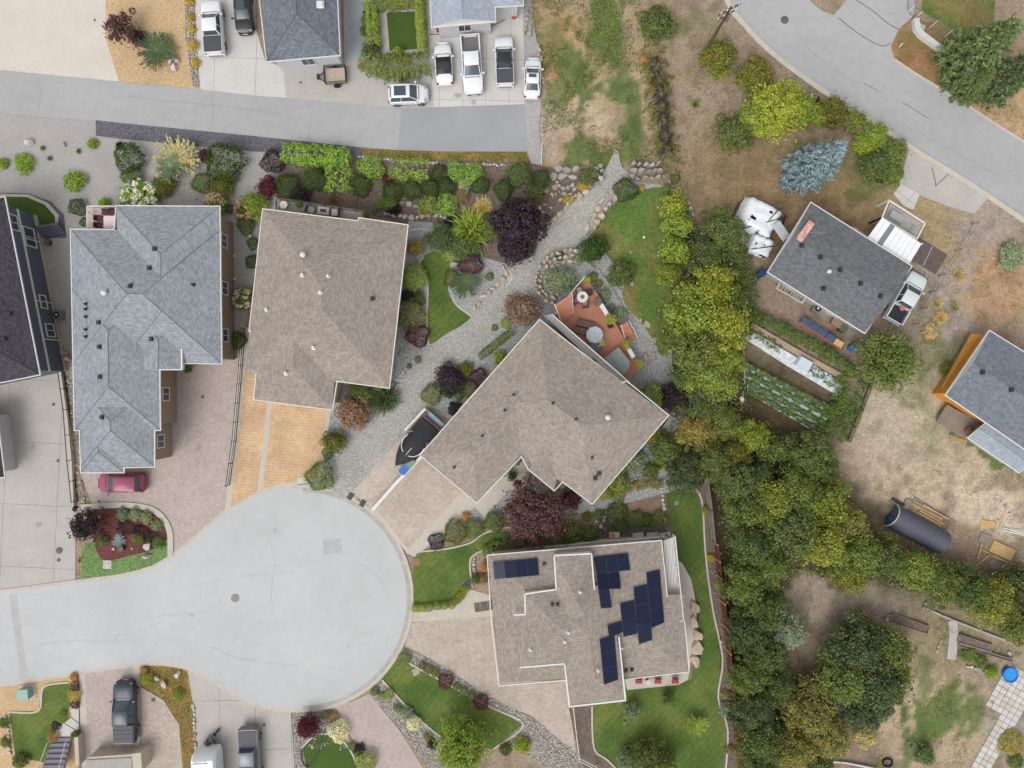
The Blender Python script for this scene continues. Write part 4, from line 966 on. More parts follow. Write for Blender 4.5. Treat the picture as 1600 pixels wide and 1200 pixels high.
# ================================================================ HOUSES
M['w_slate'] = bricked('slate_blue_siding', c(84, 92, 112), c(78, 86, 106), c(66, 72, 90), 30, .15, .012, uv=False)
M['w_slate'] = plain('slate_blue_siding_wall', c(88, 96, 114), .7)
M['w_tan'] = plain('tan_stucco', c(150, 132, 116), .9)
M['w_beige'] = plain('beige_stucco', c(196, 184, 166), .9)
M['w_brown'] = plain('brown_stucco', c(120, 98, 88), .9)
M['w_grey'] = plain('grey_siding', c(168, 164, 160), .8)
M['w_orange'] = grained('orange_cedar', c(206, 142, 62), .15, 8, .1, 1)
M['found'] = grained('foundation_concrete', c(190, 176, 158), .1, 6)

# leftmost house with charcoal roof
O1 = [(-170, 338), (7, 308), (62, 585), (-110, 620)]
h1 = house('h1', 'house with charcoal roof and slate blue wall at the left edge', [([O1[1], O1[2], O1[3], O1[0]], 'hh')], 4.9, O1, M['sh_dark'], M['w_slate'], .35, windows=False)
org1 = h1.location.copy(); wp = offset_poly(ccw(outline_world(O1, 4.9)), -.5)
ei = max(range(4), key=lambda i: wp[i][0] + wp[(i + 1) % 4][0]); a1, b1 = Vector(wp[ei]), Vector(wp[(ei + 1) % 4]); d1 = (b1 - a1).normalized(); n1 = Vector((d1.y, -d1.x)); L1 = (b1 - a1).length
def y_at(py): return (600 - py) * (H - 2.5) / F
def on1(py): t = (y_at(py) - a1.y) / (b1.y - a1.y); return a1 + (b1 - a1) * t
for py, w_, h_, z_ in ((352, 1.5, 1.3, 3.7), (368, 1.9, 1.5, 1.7), (470, 1.3, .9, 1.6), (515, 1.3, 1.2, 1.4)): window(h1, org1, on1(py), d1, n1, w_, h_, z_)
mb = MB(org1); p1, p2 = a1 + n1 * .03, b1 + n1 * .03
mb.prism([tuple(a1), tuple(b1), tuple(b1 + n1 * .09), tuple(a1 + n1 * .09)], 2.62, 2.82); mb.link('band_course', M['white'], h1)
mb = MB(org1); mb.prism([tuple(a1), tuple(b1), tuple(b1 + n1 * .12), tuple(a1 + n1 * .12)], 0, .45); mb.link('foundation', M['found'], h1)
for py in (372, 470, 530): q = on1(py) + n1 * .08; MB(org1).cyl(q.x, q.y, .45, 2.6, .05, 8).link('downpipe', M['white'], h1)
for q in ((16, 490), (8, 530)): vent('h1', *q)
O1b = [(-140, 650), (-6, 640), (7, 745), (-130, 762)]
house('h1b', 'low garage with charcoal roof cut by the left edge, above the pale concrete driveway', [([O1b[1], O1b[2], O1b[3], O1b[0]], 'hh')], 2.4, O1b, M['sh_dark'], M['whitew'], .3, windows=False, cat='garage', name='garage')

# blue-grey roofed house
O2 = [(182, 322), (343, 323), (346, 568), (284, 567), (284, 577), (249, 577), (250, 672), (241, 672), (241, 729), (193, 730), (193, 738), (127, 738), (125, 672), (117, 672), (111, 359), (179, 359)]
h2 = house('h2', 'large house with blue-grey hipped shingle roof, left of the brown-roofed house', [
    ([(182, 322), (343, 323), (346, 568), (189, 568)][1:] + [(182, 322)], 'hh'), ([(111, 359), (345, 359), (346, 568), (114, 568)], 'hh'),
    ([(250, 450), (250, 672), (117, 672), (112, 450)], 'hh'), ([(241, 600), (241, 729), (126, 729), (125, 600)], 'hh'), ([(193, 640), (193, 738), (127, 738), (125, 640)], 'hh'),
    ([(284, 500), (284, 577), (221, 577), (221, 500)], 'hg', 4.75)], 4.4, O2, M['sh_blue'], M['w_tan'], .33)
for q in ((242, 389), (234, 419), (204, 447), (155, 504), (156, 542), (237, 530), (157, 589), (160, 652)): vent('h2', *q)
for q in ((135, 475), (135, 483), (135, 495), (135, 515), (135, 526), (302, 445)): vent('h2', *q, kind='pipe', s=.35)
vent('h2', 166, 458, 'cap', 'white', .36)
for pts in ([(220, 524), (220, 578)], [(284, 540), (284, 578)]):
    q = [tuple(W(x, y, 4.8)[:2]) for x, y in pts]; ribbon('gutter', q, .13, 4.6, 4.86, M['white'], world=True, parent=h2, origin=h2.location)

# brown roofed house left of centre
O3 = [(411, 327), (560, 346), (561, 341), (637, 352), (608, 606), (526, 595), (519, 640), (397, 624), (407, 520), (390, 517)]
h3 = house('h3', 'house with brown shingle roof between the blue-grey roof and the small crescent lawn', [
    ([(637, 352), (608, 606), (383, 582), (411, 327)], 'hh'), ([(526, 480), (519, 640), (397, 626), (409, 470)], 'hh'), ([(561, 341), (637, 352), (633, 385), (558, 375)], 'hh')], 4.3, O3, M['sh_brown'], M['w_beige'], .26)
for q in ((501, 457), (417, 484), (490, 543), (447, 583), (513, 432), (473, 430)): vent('h3', *q, kind='pipe', col='white', s=.42)
vent('h3', 475, 399, 'cap', 'white', .36); vent('h3', 582, 467)

# central house, turned about forty degrees
O4 = [(843, 500), (970, 600), (967, 610), (979, 596), (1044, 649), (925, 787), (879, 752), (866, 766), (826, 733), (815, 712), (745, 785), (657, 711)]
h4 = house('h4', 'large house with brown roof turned diagonally, between the boat and the red timber deck', [
    ([(843, 500), (1044, 649), (925, 787), (716, 640)], 'hh'), ([(843, 500), (657, 711), (745, 785), (935, 580)], 'hh'), ([(880, 700), (866, 766), (826, 733), (855, 690)], 'hg')], 4.5, O4[:1] + [(970, 600), (979, 596)] + O4[4:], M['sh_brown'], M['w_beige'], .24)
vent('h4', 949, 652, 'cap', 'white', .34)
for q in ((803, 617), (864, 630), (925, 715), (900, 655), (789, 641), (754, 681), (710, 730)): vent('h4', *q, kind='pipe', s=.3)
for q in ((936, 740), (930, 747)): vent('h4', *q)

# house with the solar panels
O5 = [(762, 868), (1033, 845), (1046, 972), (1069, 972), (1076, 1049), (975, 1061), (977, 1094), (890, 1104), (885, 1062), (780, 1071), (768, 965)]
h5 = house('h5', 'sprawling house with brown-grey roofs carrying dark solar panels', [
    ([(762, 868), (1033, 845), (1054, 1045), (782, 1068)], 'hh'), ([(1069, 930), (1076, 1049), (950, 1063), (940, 930)], 'hh'),
    ([(866, 869), (925, 865), (935, 1000), (872, 1005)], 'hh', 5.3), ([(820, 926), (955, 914), (966, 1030), (814, 1043)], 'hh', 5.3), ([(955, 930), (977, 1094), (890, 1104), (869, 940)], 'hh', 5.3)],
    4.2, O5, M['sh_brown'], M['w_beige'], .2)
for pts in ([(866, 868), (924, 865)], [(869, 921), (866, 868)], [(820, 928), (869, 921)], [(821, 960), (820, 928)], [(803, 961), (821, 960)], [(924, 865), (931, 950)], [(812, 1043), (882, 1037)], [(882, 1037), (890, 1104)], [(890, 1104), (977, 1094)], [(977, 1094), (967, 995)]):
    q = [tuple(W(x, y, 5.32)[:2]) for x, y in pts]; ribbon('gutter', q, .13, 5.2, 5.36, M['white'], world=True, parent=h5, origin=h5.location)
for q in ((906, 925), (888, 988), (882, 1002), (829, 1015), (934, 1047), (971, 1012)): vent('h5', *q, kind='pipe', col='white', s=.35)
for q in ((863, 944), (871, 944), (978, 1047), (987, 1046), (850, 881)): vent('h5', *q, s=.26)
def panel(q):
    """a solar module laid parallel to the roof under it"""
    P = []
    for x, y in q:
        loc, nrm, root, org = on_roof('h5', x, y); P.append(Vector((*W(x, y, loc.z + .14)[:2], loc.z + .14)))
    cen = sum(P, Vector()) / 4
    n = (P[2] - P[0]).cross(P[3] - P[1]).normalized(); n = n if n.z > 0 else -n
    hmax = 0
    for i in range(5):
        for j in range(5):
            u, v = i / 4, j / 4; x = (q[0][0] * (1 - u) + q[1][0] * u) * (1 - v) + (q[3][0] * (1 - u) + q[2][0] * u) * v; y = (q[0][1] * (1 - u) + q[1][1] * u) * (1 - v) + (q[3][1] * (1 - u) + q[2][1] * u) * v
            l = on_roof('h5', x, y)[0]; zpl = cen.z - (n.x * (l.x - cen.x) + n.y * (l.y - cen.y)) / n.z; hmax = max(hmax, l.z + .1 - zpl)
    P = [Vector((p.x, p.y, cen.z - (n.x * (p.x - cen.x) + n.y * (p.y - cen.y)) / n.z + hmax)) for p in P]
    org = h5.location; cc = sum(P, Vector()) / 4
    P = [cc + (p - cc) * .992 for p in P]
    mb = MB(org); mb.add([p - n * .05 for p in P] + P, [(3, 2, 1, 0), (4, 5, 6, 7), (0, 1, 5, 4), (1, 2, 6, 5), (2, 3, 7, 6), (3, 0, 4, 7)]); o = mb.link('solar_panel', M['panelframe'], h5)
    bm = bmesh.new(); bm.from_mesh(o.data); bmesh.ops.recalc_face_normals(bm, faces=bm.faces[:]); bm.to_mesh(o.data); bm.free()
    G = [cc + (p - cc) * .972 + n * .004 for p in P]; mb = MB(org); mb.add(G, [(0, 1, 2, 3)]); mb.link('glass', M['navy'], o)
def panels(quad, nx, ny, skip=()):
    A, B, C_, D = [Vector(p) for p in quad]
    def at(u, v): return tuple((A * (1 - u) + B * u) * (1 - v) + (D * (1 - u) + C_ * u) * v)
    for i in range(nx):
        for j in range(ny):
            if (i, j) not in skip: panel([at(i / nx, j / ny), at((i + 1) / nx, j / ny), at((i + 1) / nx, (j + 1) / ny), at(i / nx, (j + 1) / ny)])
panels([(770, 878), (840, 872), (842, 899), (773, 905)], 4, 1)
panels([(928, 870), (981, 864), (985, 891), (932, 896)], 3, 1)
panels([(932, 896), (967, 893), (970, 919), (935, 922)], 2, 1)
panel([(935, 922), (952, 921), (956, 949), (939, 951)])
panels([(969, 943), (991, 938), (996, 990), (974, 995)], 1, 2)
panels([(990, 918), (1011, 913), (1019, 1000), (998, 1006)], 1, 3)
panels([(1010, 895), (1031, 890), (1038, 973), (1018, 981)], 1, 3)
panel([(949, 977), (971, 971), (973, 988), (952, 996)])
panels([(937, 999), (960, 993), (966, 1062), (944, 1070)], 1, 3)

# roofs cut by the top edge
O6 = [(392, -120), (521, -120), (531, 86), (417, 96), (412, 45), (400, 45)]
house('h6', 'house with slate blue hipped roof at the top edge beside the flatbed trailer', [([(521, -120), (531, 86), (417, 96), (400, -115)], 'hh')], 3.6, O6[:2] + [(531, 86), (417, 96)], M['sh_blue2'], M['whitew'], .33)
vent('h6', 501, 8, 'box', 'white', .6)
O7 = [(668, -120), (812, -120), (817, 8), (773, 10), (774, 33), (675, 42)]
house('h7', 'pale blue roofed house at the top edge behind the row of white vehicles', [([(812, -110), (817, 6), (673, 14), (668, -105)], 'hh'), ([(773, -20), (774, 33), (675, 42), (672, -18)], 'hg')], 3.4, O7, M['sh_pale'], M['whitew'], .3)

# grey gabled bungalow on the right
O8 = [(1267, 317), (1424, 416), (1351, 520), (1200, 425)]
h8 = house('h8', 'bungalow with plain grey gable roof beside the white carport roof', [([(1200, 425), (1267, 317), (1424, 416), (1351, 520)][1:3] + [(1351, 520), (1200, 425)], 'gg', 3.0)], 3.0, O8, M['sh_grey'], M['w_grey'], .2)
for q in ((1252, 384), (1281, 402), (1312, 422), (1344, 443), (1375, 463), (1286, 451)): vent('h8', *q, s=.35)
vent('h8', 1293, 425, 'cap', 'white', .28)
O9 = [(1546, 517), (1700, 612), (1650, 760), (1598, 722), (1478, 617)]
h9 = house('h9', 'grey roofed house with orange timber walkway at the right edge', [([(1546, 517), (1720, 625), (1650, 735), (1478, 617)], 'gg')], 3.4, O9[:1] + [(1720, 625), (1650, 735), (1478, 617)], M['sh_grey2'], M['w_orange'], .22, base_z=0, windows=False)
for q in ((1534, 582), (1579, 609)): vent('h9', *q, s=.35)
O9b = [(1547, 656), (1625, 712), (1592, 738), (1513, 684)]
house('h9b', 'low lean-to with pale corrugated roof against the grey house at the right edge', [([(1513, 684), (1592, 738), (1625, 712), (1547, 656)], 'gg')], 2.5, O9b, M['sh_pale'], M['w_grey'], .1, cat='shed', name='lean_to_shed', windows=False)

# ================================================================ DECKS, STAIRS, CARPORT
def planks_mesh(poly, ang, wd, z0, z1, org, gap=.012):
    ca, sa = math.cos(ang), math.sin(ang); vs = [-x * sa + y * ca for x, y in poly]; us = [x * ca + y * sa for x, y in poly]; mb = MB(org); v = min(vs)
    while v < max(vs):
        cell = [(min(us) - 1, v + gap), (max(us) + 1, v + gap), (max(us) + 1, v + wd - gap), (min(us) - 1, v + wd - gap)]; cell = [(a * ca - b * sa, a * sa + b * ca) for a, b in cell]
        q = clip_convex(poly, cell)
        if len(q) > 2 and abs(area(q)) > .01: mb.prism(q, z0, z1 + R.uniform(-.004, .004))
        v += wd
    return mb
def deck(label, px, z, ang, mat, rail=None, wd=.14, name='timber_deck', cat='deck', pieces=False, railm=None, closed=False):
    poly = ccw(outline_world(px, z)); org = Vector((sum(p[0] for p in poly) / len(poly), sum(p[1] for p in poly) / len(poly), 0)); root = empty(name, org, 0, label, cat)
    mb = planks_mesh(poly, ang, wd, z - .04, z, org)
    o = mb.link('deck_boards', mat, root); o['kind'] = 'stuff'
    mb = MB(org); q = offset_poly(poly, -.03); mb.prism(q, max(.0, z - .3) if z > .35 else .0, z - .045); mb.link('deck_frame', M['woodg'], root)
    if z > .5:
        for p in offset_poly(poly, -.3):
            mb = MB(org); mb.box(p[0], p[1], (z - .3) / 2, .12, .12, z - .3); mb.link('post', M['woodg'], root)
    if rail: railing(rail, z, root, org, railm or M['white'])
    return root
def railing(px, z, root, org, mat, hgt=1.0, step=1.5):
    pts = outline_world(px, z + hgt); mb = MB(org)
    for i in range(len(pts) - 1):
        a, b = Vector((*pts[i], 0)), Vector((*pts[i + 1], 0)); L = (b - a).length; d = (b - a) / L; rz = math.atan2(d.y, d.x); c_ = (a + b) / 2
        mb.box(c_.x, c_.y, z + hgt, L + .04, .08, .05, rz); mb.box(c_.x, c_.y, z + .12, L, .04, .04, rz)
        for j in range(int(L / step) + 1): q = a + d * min(L, j * step); mb.box(q.x, q.y, z + hgt / 2 - .01, .06, .06, hgt - .04, rz)
        for j in range(int(L / .14)): q = a + d * (j + .5) * .14; mb.box(q.x, q.y, z + hgt / 2 + .05, .015, .015, hgt - .2, rz)
    mb.link('railing', mat, root)

deck('red-brown timber deck with angled edges behind the diagonal brown-roofed house', [(914, 432), (935, 460), (948, 486), (962, 505), (985, 545), (1000, 575), (972, 605), (862, 503), (886, 465)], .9, math.radians(-52), M['deck'], [(914, 432), (886, 465), (862, 497)], name='timber_deck')
deck('balcony strip with pale floor along the back eave of the diagonal house', [(850, 493), (862, 491), (984, 598), (972, 606)], 2.9, math.radians(-42), M['conc'], [(862, 491), (984, 598)], .3, name='balcony', cat='balcony')
def stairs(label, px4, n, z0, z1, mat, name='stairs', rails=True, riser=None, railm=None):
    """px4: bottom-left, bottom-right, top-right, top-left"""
    A, B, C_, D = [Vector(tuple(W(*p, 0)[:2])) for p in px4]; org = Vector((*((A + B + C_ + D) / 4), 0)); root = empty(name, org, 0, label, 'stairs')
    for i in range(n):
        u0, u1 = i / n, (i + 1) / n; z = z0 + (z1 - z0) * (i + 1) / n
        q = [A + (D - A) * u0, B + (C_ - B) * u0, B + (C_ - B) * u1, A + (D - A) * u1]; mb = MB(org); mb.prism([tuple(p) for p in q], z0 if i < 2 else z - .35, z); mb.link('tread', mat, root)
    if rails:
        for P, Q in ((A, D), (B, C_)):
            mb = MB(org); a = Vector((*P, z0 + 1.0)); b = Vector((*Q, z1 + 1.0)); mb.tube(a, b, .035)
            for t in (0.02, .33, .66, .98): q = a.lerp(b, t); mb.tube((q.x, q.y, q.z - 1.0), q, .03)
            mb.link('handrail', railm or M['white'], root)
    return root
stairs('red-brown deck stairs with white rails going up to the balcony', [(893, 492), (876, 508), (863, 482), (889, 465)], 6, .94, 2.7, M['deck'])
stairs('small deck stairs with white rail at the east corner of the red deck', [(994, 530), (975, 533), (966, 510), (978, 504)], 4, .05, .9, M['deck'])
deck('pale composite deck with sofa and table behind the brown roof', [(431, 308), (436, 309), (583, 331), (581, 344), (560, 348), (432, 330)], 2.6, math.radians(-8), grained('pale_deck_boards', c(176, 170, 156), .1, 12, .08, 1), [(431, 328), (433, 308), (583, 331), (582, 342)], name='timber_deck', railm=M['black'])
deck('beige concrete balcony with dark red chairs at the blue-grey roof corner', [(135, 322), (179, 322), (179, 360), (135, 358)], 2.8, 0, plain('balcony_floor', c(206, 190, 176), .9), [(136, 356), (136, 322), (179, 322)], .6, name='balcony', cat='balcony')
deck('weathered grey wooden deck beside the orange walled house', [(1480, 632), (1542, 665), (1516, 690), (1464, 658)], .8, math.radians(-30), M['woodg'], None, .16, name='timber_deck')
deck('orange stained timber walkway with plank floor along the grey roofed house', [(1518, 521), (1537, 523), (1528, 560), (1502, 597), (1484, 614), (1471, 606)], 1.2, math.radians(58), M['woodo'], None, .2, name='boardwalk', cat='walkway')
deck('narrow pale balcony along the right side of the solar panelled house', [(1036, 845), (1055, 838), (1068, 968), (1046, 970)], 3.3, math.radians(86), M['conc'], [(1055, 838), (1068, 970), (1047, 972)], .3, name='balcony', cat='balcony')
# carport with white metal roof and open pergola
root = empty('carport', W(1400, 372, 2.4) - Vector((0, 0, 2.4)), 0, 'white metal carport roof with a grey strip, attached to the grey bungalow', 'carport'); og = root.location.copy()
cp = [(1378, 340), (1440, 381), (1418, 417), (1354, 373)]; A, B, C_, D = [Vector(p) for p in cp]
for i in range(9):
    if i == 2: continue
    q = [A.lerp(B, i / 9), A.lerp(B, (i + 1) / 9), D.lerp(C_, (i + 1) / 9), D.lerp(C_, i / 9)]; mb = MB(og); mb.prism([tuple(W(*p, 2.6)[:2]) for p in [q[0].lerp(q[1], .02), q[1].lerp(q[0], .02), q[2].lerp(q[3], .02), q[3].lerp(q[2], .02)]], 2.56, 2.62); mb.link('roof_sheet', plain('white_roof_metal', c(238, 240, 242, 1.0), .5), root)
mb = MB(og); mb.prism([tuple(W(*p, 2.6)[:2]) for p in [A.lerp(B, 2 / 9), A.lerp(B, 3 / 9), D.lerp(C_, 3 / 9), D.lerp(C_, 2 / 9)]], 2.57, 2.6); mb.link('grey_strip', M['steel'], root)
for p in cp: q = W(*p, 2.4); mb = MB(og); mb.box(q.x, q.y, 1.28, .12, .12, 2.55); mb.link('post', M['white'], root)
root = empty('pergola', W(1410, 345, 0), 0, 'open white pergola frame over a grey patio with a table', 'pergola'); og = root.location.copy()
pg = [(1389, 313), (1445, 349), (1432, 374), (1378, 340)]
for i in range(4):
    a, b = W(*pg[i], 2.4), W(*pg[(i + 1) % 4], 2.4); c0 = (a + b) / 2; d = b - a; mb = MB(og); mb.box(c0.x, c0.y, 2.4, d.length, .12, .14, math.atan2(d.y, d.x)); mb.link('beam', M['white'], root)
    mb = MB(og); mb.box(a.x, a.y, 1.17, .12, .12, 2.32); mb.link('post', M['white'], root)
sheet('patio', [(1391, 318), (1441, 350), (1430, 372), (1380, 342)], M['conc2'])
stairs('grey metal steps with rail beside the carport and bungalow', [(1330, 354), (1338, 358), (1352, 372), (1346, 376)], 3, .05, .6, M['conc'], rails=False)
# dark steps at the left house, bottom-left entry stairs
stairs('wide dark slate steps below the curved turf strip', [(68, 372), (103, 365), (96, 350), (62, 356)], 4, .05, .7, plain('slate_steps', c(100, 102, 112), .8), rails=False)
stairs('grey entry steps with white handrails at the bottom-left lawn', [(113, 1151), (85, 1152), (76, 1200), (110, 1200)], 7, .05, 1.3, plain('step_grey', c(132, 128, 140), .8))
root = empty('entry_landing', W(100, 1125), 0, 'fan shaped concrete landing above the bottom-left entry steps', 'landing'); og = root.location.copy()
for q in ([(124, 1104), (124, 1128), (113, 1120), (111, 1108)], [(124, 1130), (125, 1142), (100, 1128), (112, 1121)], [(125, 1144), (124, 1150), (86, 1150), (89, 1138), (99, 1129)]):
    mb = MB(og); mb.prism(wpts(q), 0, .1); mb.link('slab', M['conc'], root)
root = empty('porch', W(180, 1190), 0, 'low beige porch wall with sloping cap at the bottom-left house', 'porch'); og = root.location.copy()
for q, z in (([(116, 1152), (122, 1152), (124, 1196), (118, 1196)], 1.0), ([(138, 1183), (212, 1178), (214, 1186), (134, 1194)], 1.6), ([(206, 1178), (220, 1176), (222, 1205), (208, 1205)], 1.8)):
    mb = MB(og); mb.prism([tuple(W(x, y, z)[:2]) for x, y in q], 0, z); mb.link('wall', M['w_beige'], root)
mb = MB(og); mb.prism([tuple(W(x, y, 1.7)[:2]) for x, y in [(134, 1188), (206, 1184), (206, 1230), (128, 1230)]], 1.62, 1.7); mb.link('porch_roof', M['w_grey'], root)

# ================================================================ WALLS, FENCES
def wall(px, w_, h_, mat, label, name='garden_wall', cat='wall', smooth=0, cap=None):
    pts = wpts(px); o = Vector((*pts[0], 0)); root = empty(name, o, 0, label, cat)
    ribbon('wall_body', px, w_, 0, h_, mat, smooth, parent=root, origin=o)
    if cap: ribbon('wall_cap', px, w_ + .1, h_ + .002, h_ + .07, cap, smooth, parent=root, origin=o)
    return root
def fence(px, hgt, label, mat_post, mat_rail, step=2.4, slat=True, wd=.14, slat_px=None, cat='fence', name='fence', base=0, pw=.1, slat_gap=.02, rails=(.3, .9)):
    pts = [Vector((*tuple(W(x, y, base + hgt)[:2]), 0)) for x, y in px]; o = pts[0].copy(); root = empty(name, o, 0, label, cat)
    cnt = 0
    for i in range(len(pts) - 1):
        a, b = pts[i] - o, pts[i + 1] - o; L = (b - a).length; d = (b - a) / L; rz = math.atan2(d.y, d.x)
        k = max(1, round(L / step))
        for j in range(k + (i == len(pts) - 2)):
            q = a + d * L * j / k; mb = MB(); mb.box(q.x, q.y, base + (hgt + .08) / 2, pw, pw, hgt + .08, rz); mb.link('post', mat_post, root)
        for f in rails:
            q = (a + b) / 2; mb = MB(); mb.box(q.x, q.y, base + hgt * f, L, .05, .07, rz); mb.link('rail', mat_rail, root)
        if slat:
            n = int(L / (wd + slat_gap)); nx = Vector((-d.y, d.x, 0)) * .055
            me = MB(); me.box(0, 0, 0, wd, .025, hgt - .08); sm = me.mesh('slat'); sm.materials.append(mat_rail)
            for j in range(n):
                if cnt >= 290: break
                q = a + d * (j + .5) * L / n + nx; link('slat', sm, None, root, (q.x, q.y, base + hgt / 2 + .04 + R.uniform(-.01, .01)), (0, 0, rz)); cnt += 1
    return root
fence([(1106, 748), (1113, 800), (1118, 850)], 1.7, 'weathered grey board fence north of the brown fence', M['woodg'], M['woodg'], 2.4)
fence([(1122, 852), (1128, 905), (1138, 985), (1146, 1060), (1156, 1130), (1164, 1215)], 1.7, 'long brown board fence with pale posts along the east lawn', M['woodn'], M['wood'], 2.2)
fence([(89, 575), (98, 640), (104, 720), (111, 785)], 1.1, 'black metal railing on the wall beside the left concrete driveway', M['black'], M['black'], 2.3, slat=False, pw=.06, rails=(.12, .97))
wall([(97, 574), (108, 650), (115, 720), (118, 790)], .25, .5, M['kerb'], 'narrow pale retaining wall under the black driveway railing')
fence([(377, 512), (370, 600), (362, 690), (352, 760)], 1.1, 'dark metal railing between the pink and orange driveways', M['black'], M['black'], 2.2, slat=False, pw=.06, rails=(.12, .5, .97))
wall([(584, 795), (622, 752), (661, 711)], .22, .75, M['kerb'], 'low white capped wall beside the boat parking pad', cap=M['white'])
wall([(634, 672), (666, 638)], .16, .6, M['kerb'], 'low white kerb wall on the left of the boat pad', cap=M['white'])
wall([(668, 640), (688, 655)], .2, .8, M['woodg'], 'short timber gate wall behind the boat')
fence([(896, 1106), (901, 1150), (906, 1190), (935, 1205)], 1.2, 'white rail fence from the solar roofed house towards the bottom edge', M['white'], M['white'], 2, slat=False, pw=.08, rails=(.5, .95))
fence([(847, 224), (846, 255)], .9, 'short white rail standing alone in the dry field', M['white'], M['white'], 2, slat=False, rails=(.5, .95))
fence([(1531, 346), (1505, 388), (1478, 428), (1450, 480), (1424, 530)], 1.3, 'thin wire and post boundary fence right of the parked pickup', M['woodg'], M['woodg'], 2.2, slat=False, pw=.09, rails=(.4, .95))
fence([(1429, -30), (1430, 8), (1441, 18), (1488, 48), (1492, 60)], 1.3, 'wire fence round the lawn at the top right', M['white'], M['steel'], 2.2, slat=False, pw=.06, rails=(.1, .97))
wall([(1428, 32), (1430, 48), (1436, 56), (1460, 74), (1488, 95)], .55, .5, M['conc'], 'crumbling pale block wall below the top right fence')
root = empty('concrete_pad', W(1438, 45), 0, 'small square concrete pad beside the pale block wall', 'pad'); mb = MB(root.location); mb.prism(wpts([(1430, 34), (1445, 41), (1441, 55), (1431, 50)]), 0, .15); mb.link('slab', M['conc2'], root)
wall([(770, 862), (850, 852), (935, 843), (1034, 836)], .14, .9, M['white'], 'long white parapet north of the solar panelled roof')
wall([(1172, 508), (1240, 548), (1312, 588)], .55, .3, grained('tan_timber', c(172, 152, 130), .15, 8, .1, 1), 'long tan timber edging north of the white plastic film', name='timber_edging', cat='edging')
for q in ([(1364, 590), (1345, 640), (1325, 690)],): wall(q, .35, .3, M['mulch'], 'earth ridge right of the vegetable garden', cat='earth bank', name='earth_ridge', smooth=3)
wall([(1488, 970), (1490, 990), (1486, 1030)], .9, .08, M['conc2'], 'narrow stepped concrete path between the raised beds', name='garden_steps', cat='path')
wall([(1440, 948), (1484, 967), (1530, 985), (1570, 1000)], .2, .25, M['stoneg'], 'thin stone edging above the two raised beds', cat='edging')
# raised beds
def frame_bed(px, label):
    o = W(*px[0]); root = empty('raised_bed', o, 0, label, 'raised bed')
    for i in range(4):
        a, b = W(*px[i]), W(*px[(i + 1) % 4]); d = b - a; q = (a + b) / 2; mb = MB(o); mb.box(q.x, q.y, .15, d.length - .07, .07, .3, math.atan2(d.y, d.x)); mb.link('board', M['woodg'], root)
    mb = MB(o); mb.prism(offset_poly(wpts(px), -.06), 0, .2); mb.link('soil', M['mulch'], root)
frame_bed([(1392, 957), (1450, 978), (1447, 989), (1388, 970)], 'long weathered raised bed near the centre of the lower right yard')
frame_bed([(1497, 990), (1548, 1007), (1546, 1017), (1494, 1002)], 'weathered raised bed nearer the blue paddling pool')
frame_bed([(1497, 1004), (1580, 1029), (1579, 1033), (1495, 1008)], 'very narrow plank bed edge nearest the blue paddling pool')
# stepping path of square tiles, bottom right
root = empty('tile_path', W(1560, 1130), 0, 'pale square tile path leading down from the blue paddling pool', 'tile path'); og = root.location.copy()
dv = Vector((-78, 138)).normalized(); sv_ = Vector((dv.y, -dv.x)) * -1
for i in range(19):
    for j in range(-3 if i < 8 else 0, 3):
        p = Vector((1606, 1058)) + dv * 9.4 * i + Vector((138, 78)).normalized() * (9.4 * (j * -1 - .2) + 6) * -1
        a = W(p.x, p.y); mb = MB(); mb.box(0, 0, .03, .56, .56, .07); mb.link('tile', M['conc'] if R.random() < .7 else M['kerb'], root, loc=tuple(a - og), rot=(0, 0, math.atan2(138, 78) + R.uniform(-.03, .03)))

# ================================================================ STONEWORK
stone_row([(986, 279), (962, 300), (944, 322), (930, 342), (918, 364)], 11, 'stone', 'warm stone edging beside the right-hand lawn, along the gravel path', 2)
stone_row([(868, 470), (850, 458), (844, 440), (852, 420), (868, 406), (890, 400), (908, 404)], 9, 'stone', 'thick curved stone ring round the grey-green shrub on the path corner', 3, h=.45)
stone_row([(908, 404), (932, 420), (950, 442), (962, 462), (978, 484), (988, 500)], 5, 'stoneg', 'thin line of small stones curving between lawn and deck garden', 1)
stone_row([(786, 416), (791, 428), (782, 440), (770, 452), (756, 466), (742, 482)], 10, 'stone', 'tan edging stones between the crescent lawn bed and the gravel path', 1)
stone_row([(984, 268), (1010, 270), (1036, 268)], 10, 'stoneg', 'grey boulder retaining wall at the top of the right-hand lawn', 3, h=.6, cat='boulder wall', name='boulder_wall')
stone_row([(942, 262), (928, 274), (936, 285)], 9, 'stoneg', 'grey rocks at the narrow top of the gravel path', 2, h=.5)
stone_row([(862, 268), (885, 272), (903, 270)], 13, 'stoneg', 'flat warm slabs above the gravel path bank', 2, flat=.6)
stone_row([(918, 298), (895, 312), (878, 330), (862, 348), (846, 366)], 11, 'stone', 'tan stone edging on the upper left of the gravel path', 1)
stone_row([(868, 290), (882, 300), (898, 292)], 8, 'stoneg', 'scatter of grey rocks on the bank above the path', 2)
stone_row([(598, 322), (630, 318), (660, 326), (712, 340)], 9, 'stoneg', 'low grey rock ledge below the round shrubs', 1, h=.3)
stone_row([(600, 335), (640, 340), (680, 338), (712, 344)], 8, 'stonep', 'second paler rock ledge just above the crescent lawn', 1, h=.3)
stone_row([(1030, 268), (1042, 282), (1052, 300)], 9, 'stoneg', 'short stone line where the lime trees begin', 1)
stone_row([(1065, 310), (1078, 322), (1080, 340)], 10, 'stonep', 'pale stones at the right side of the lime tree column', 1)
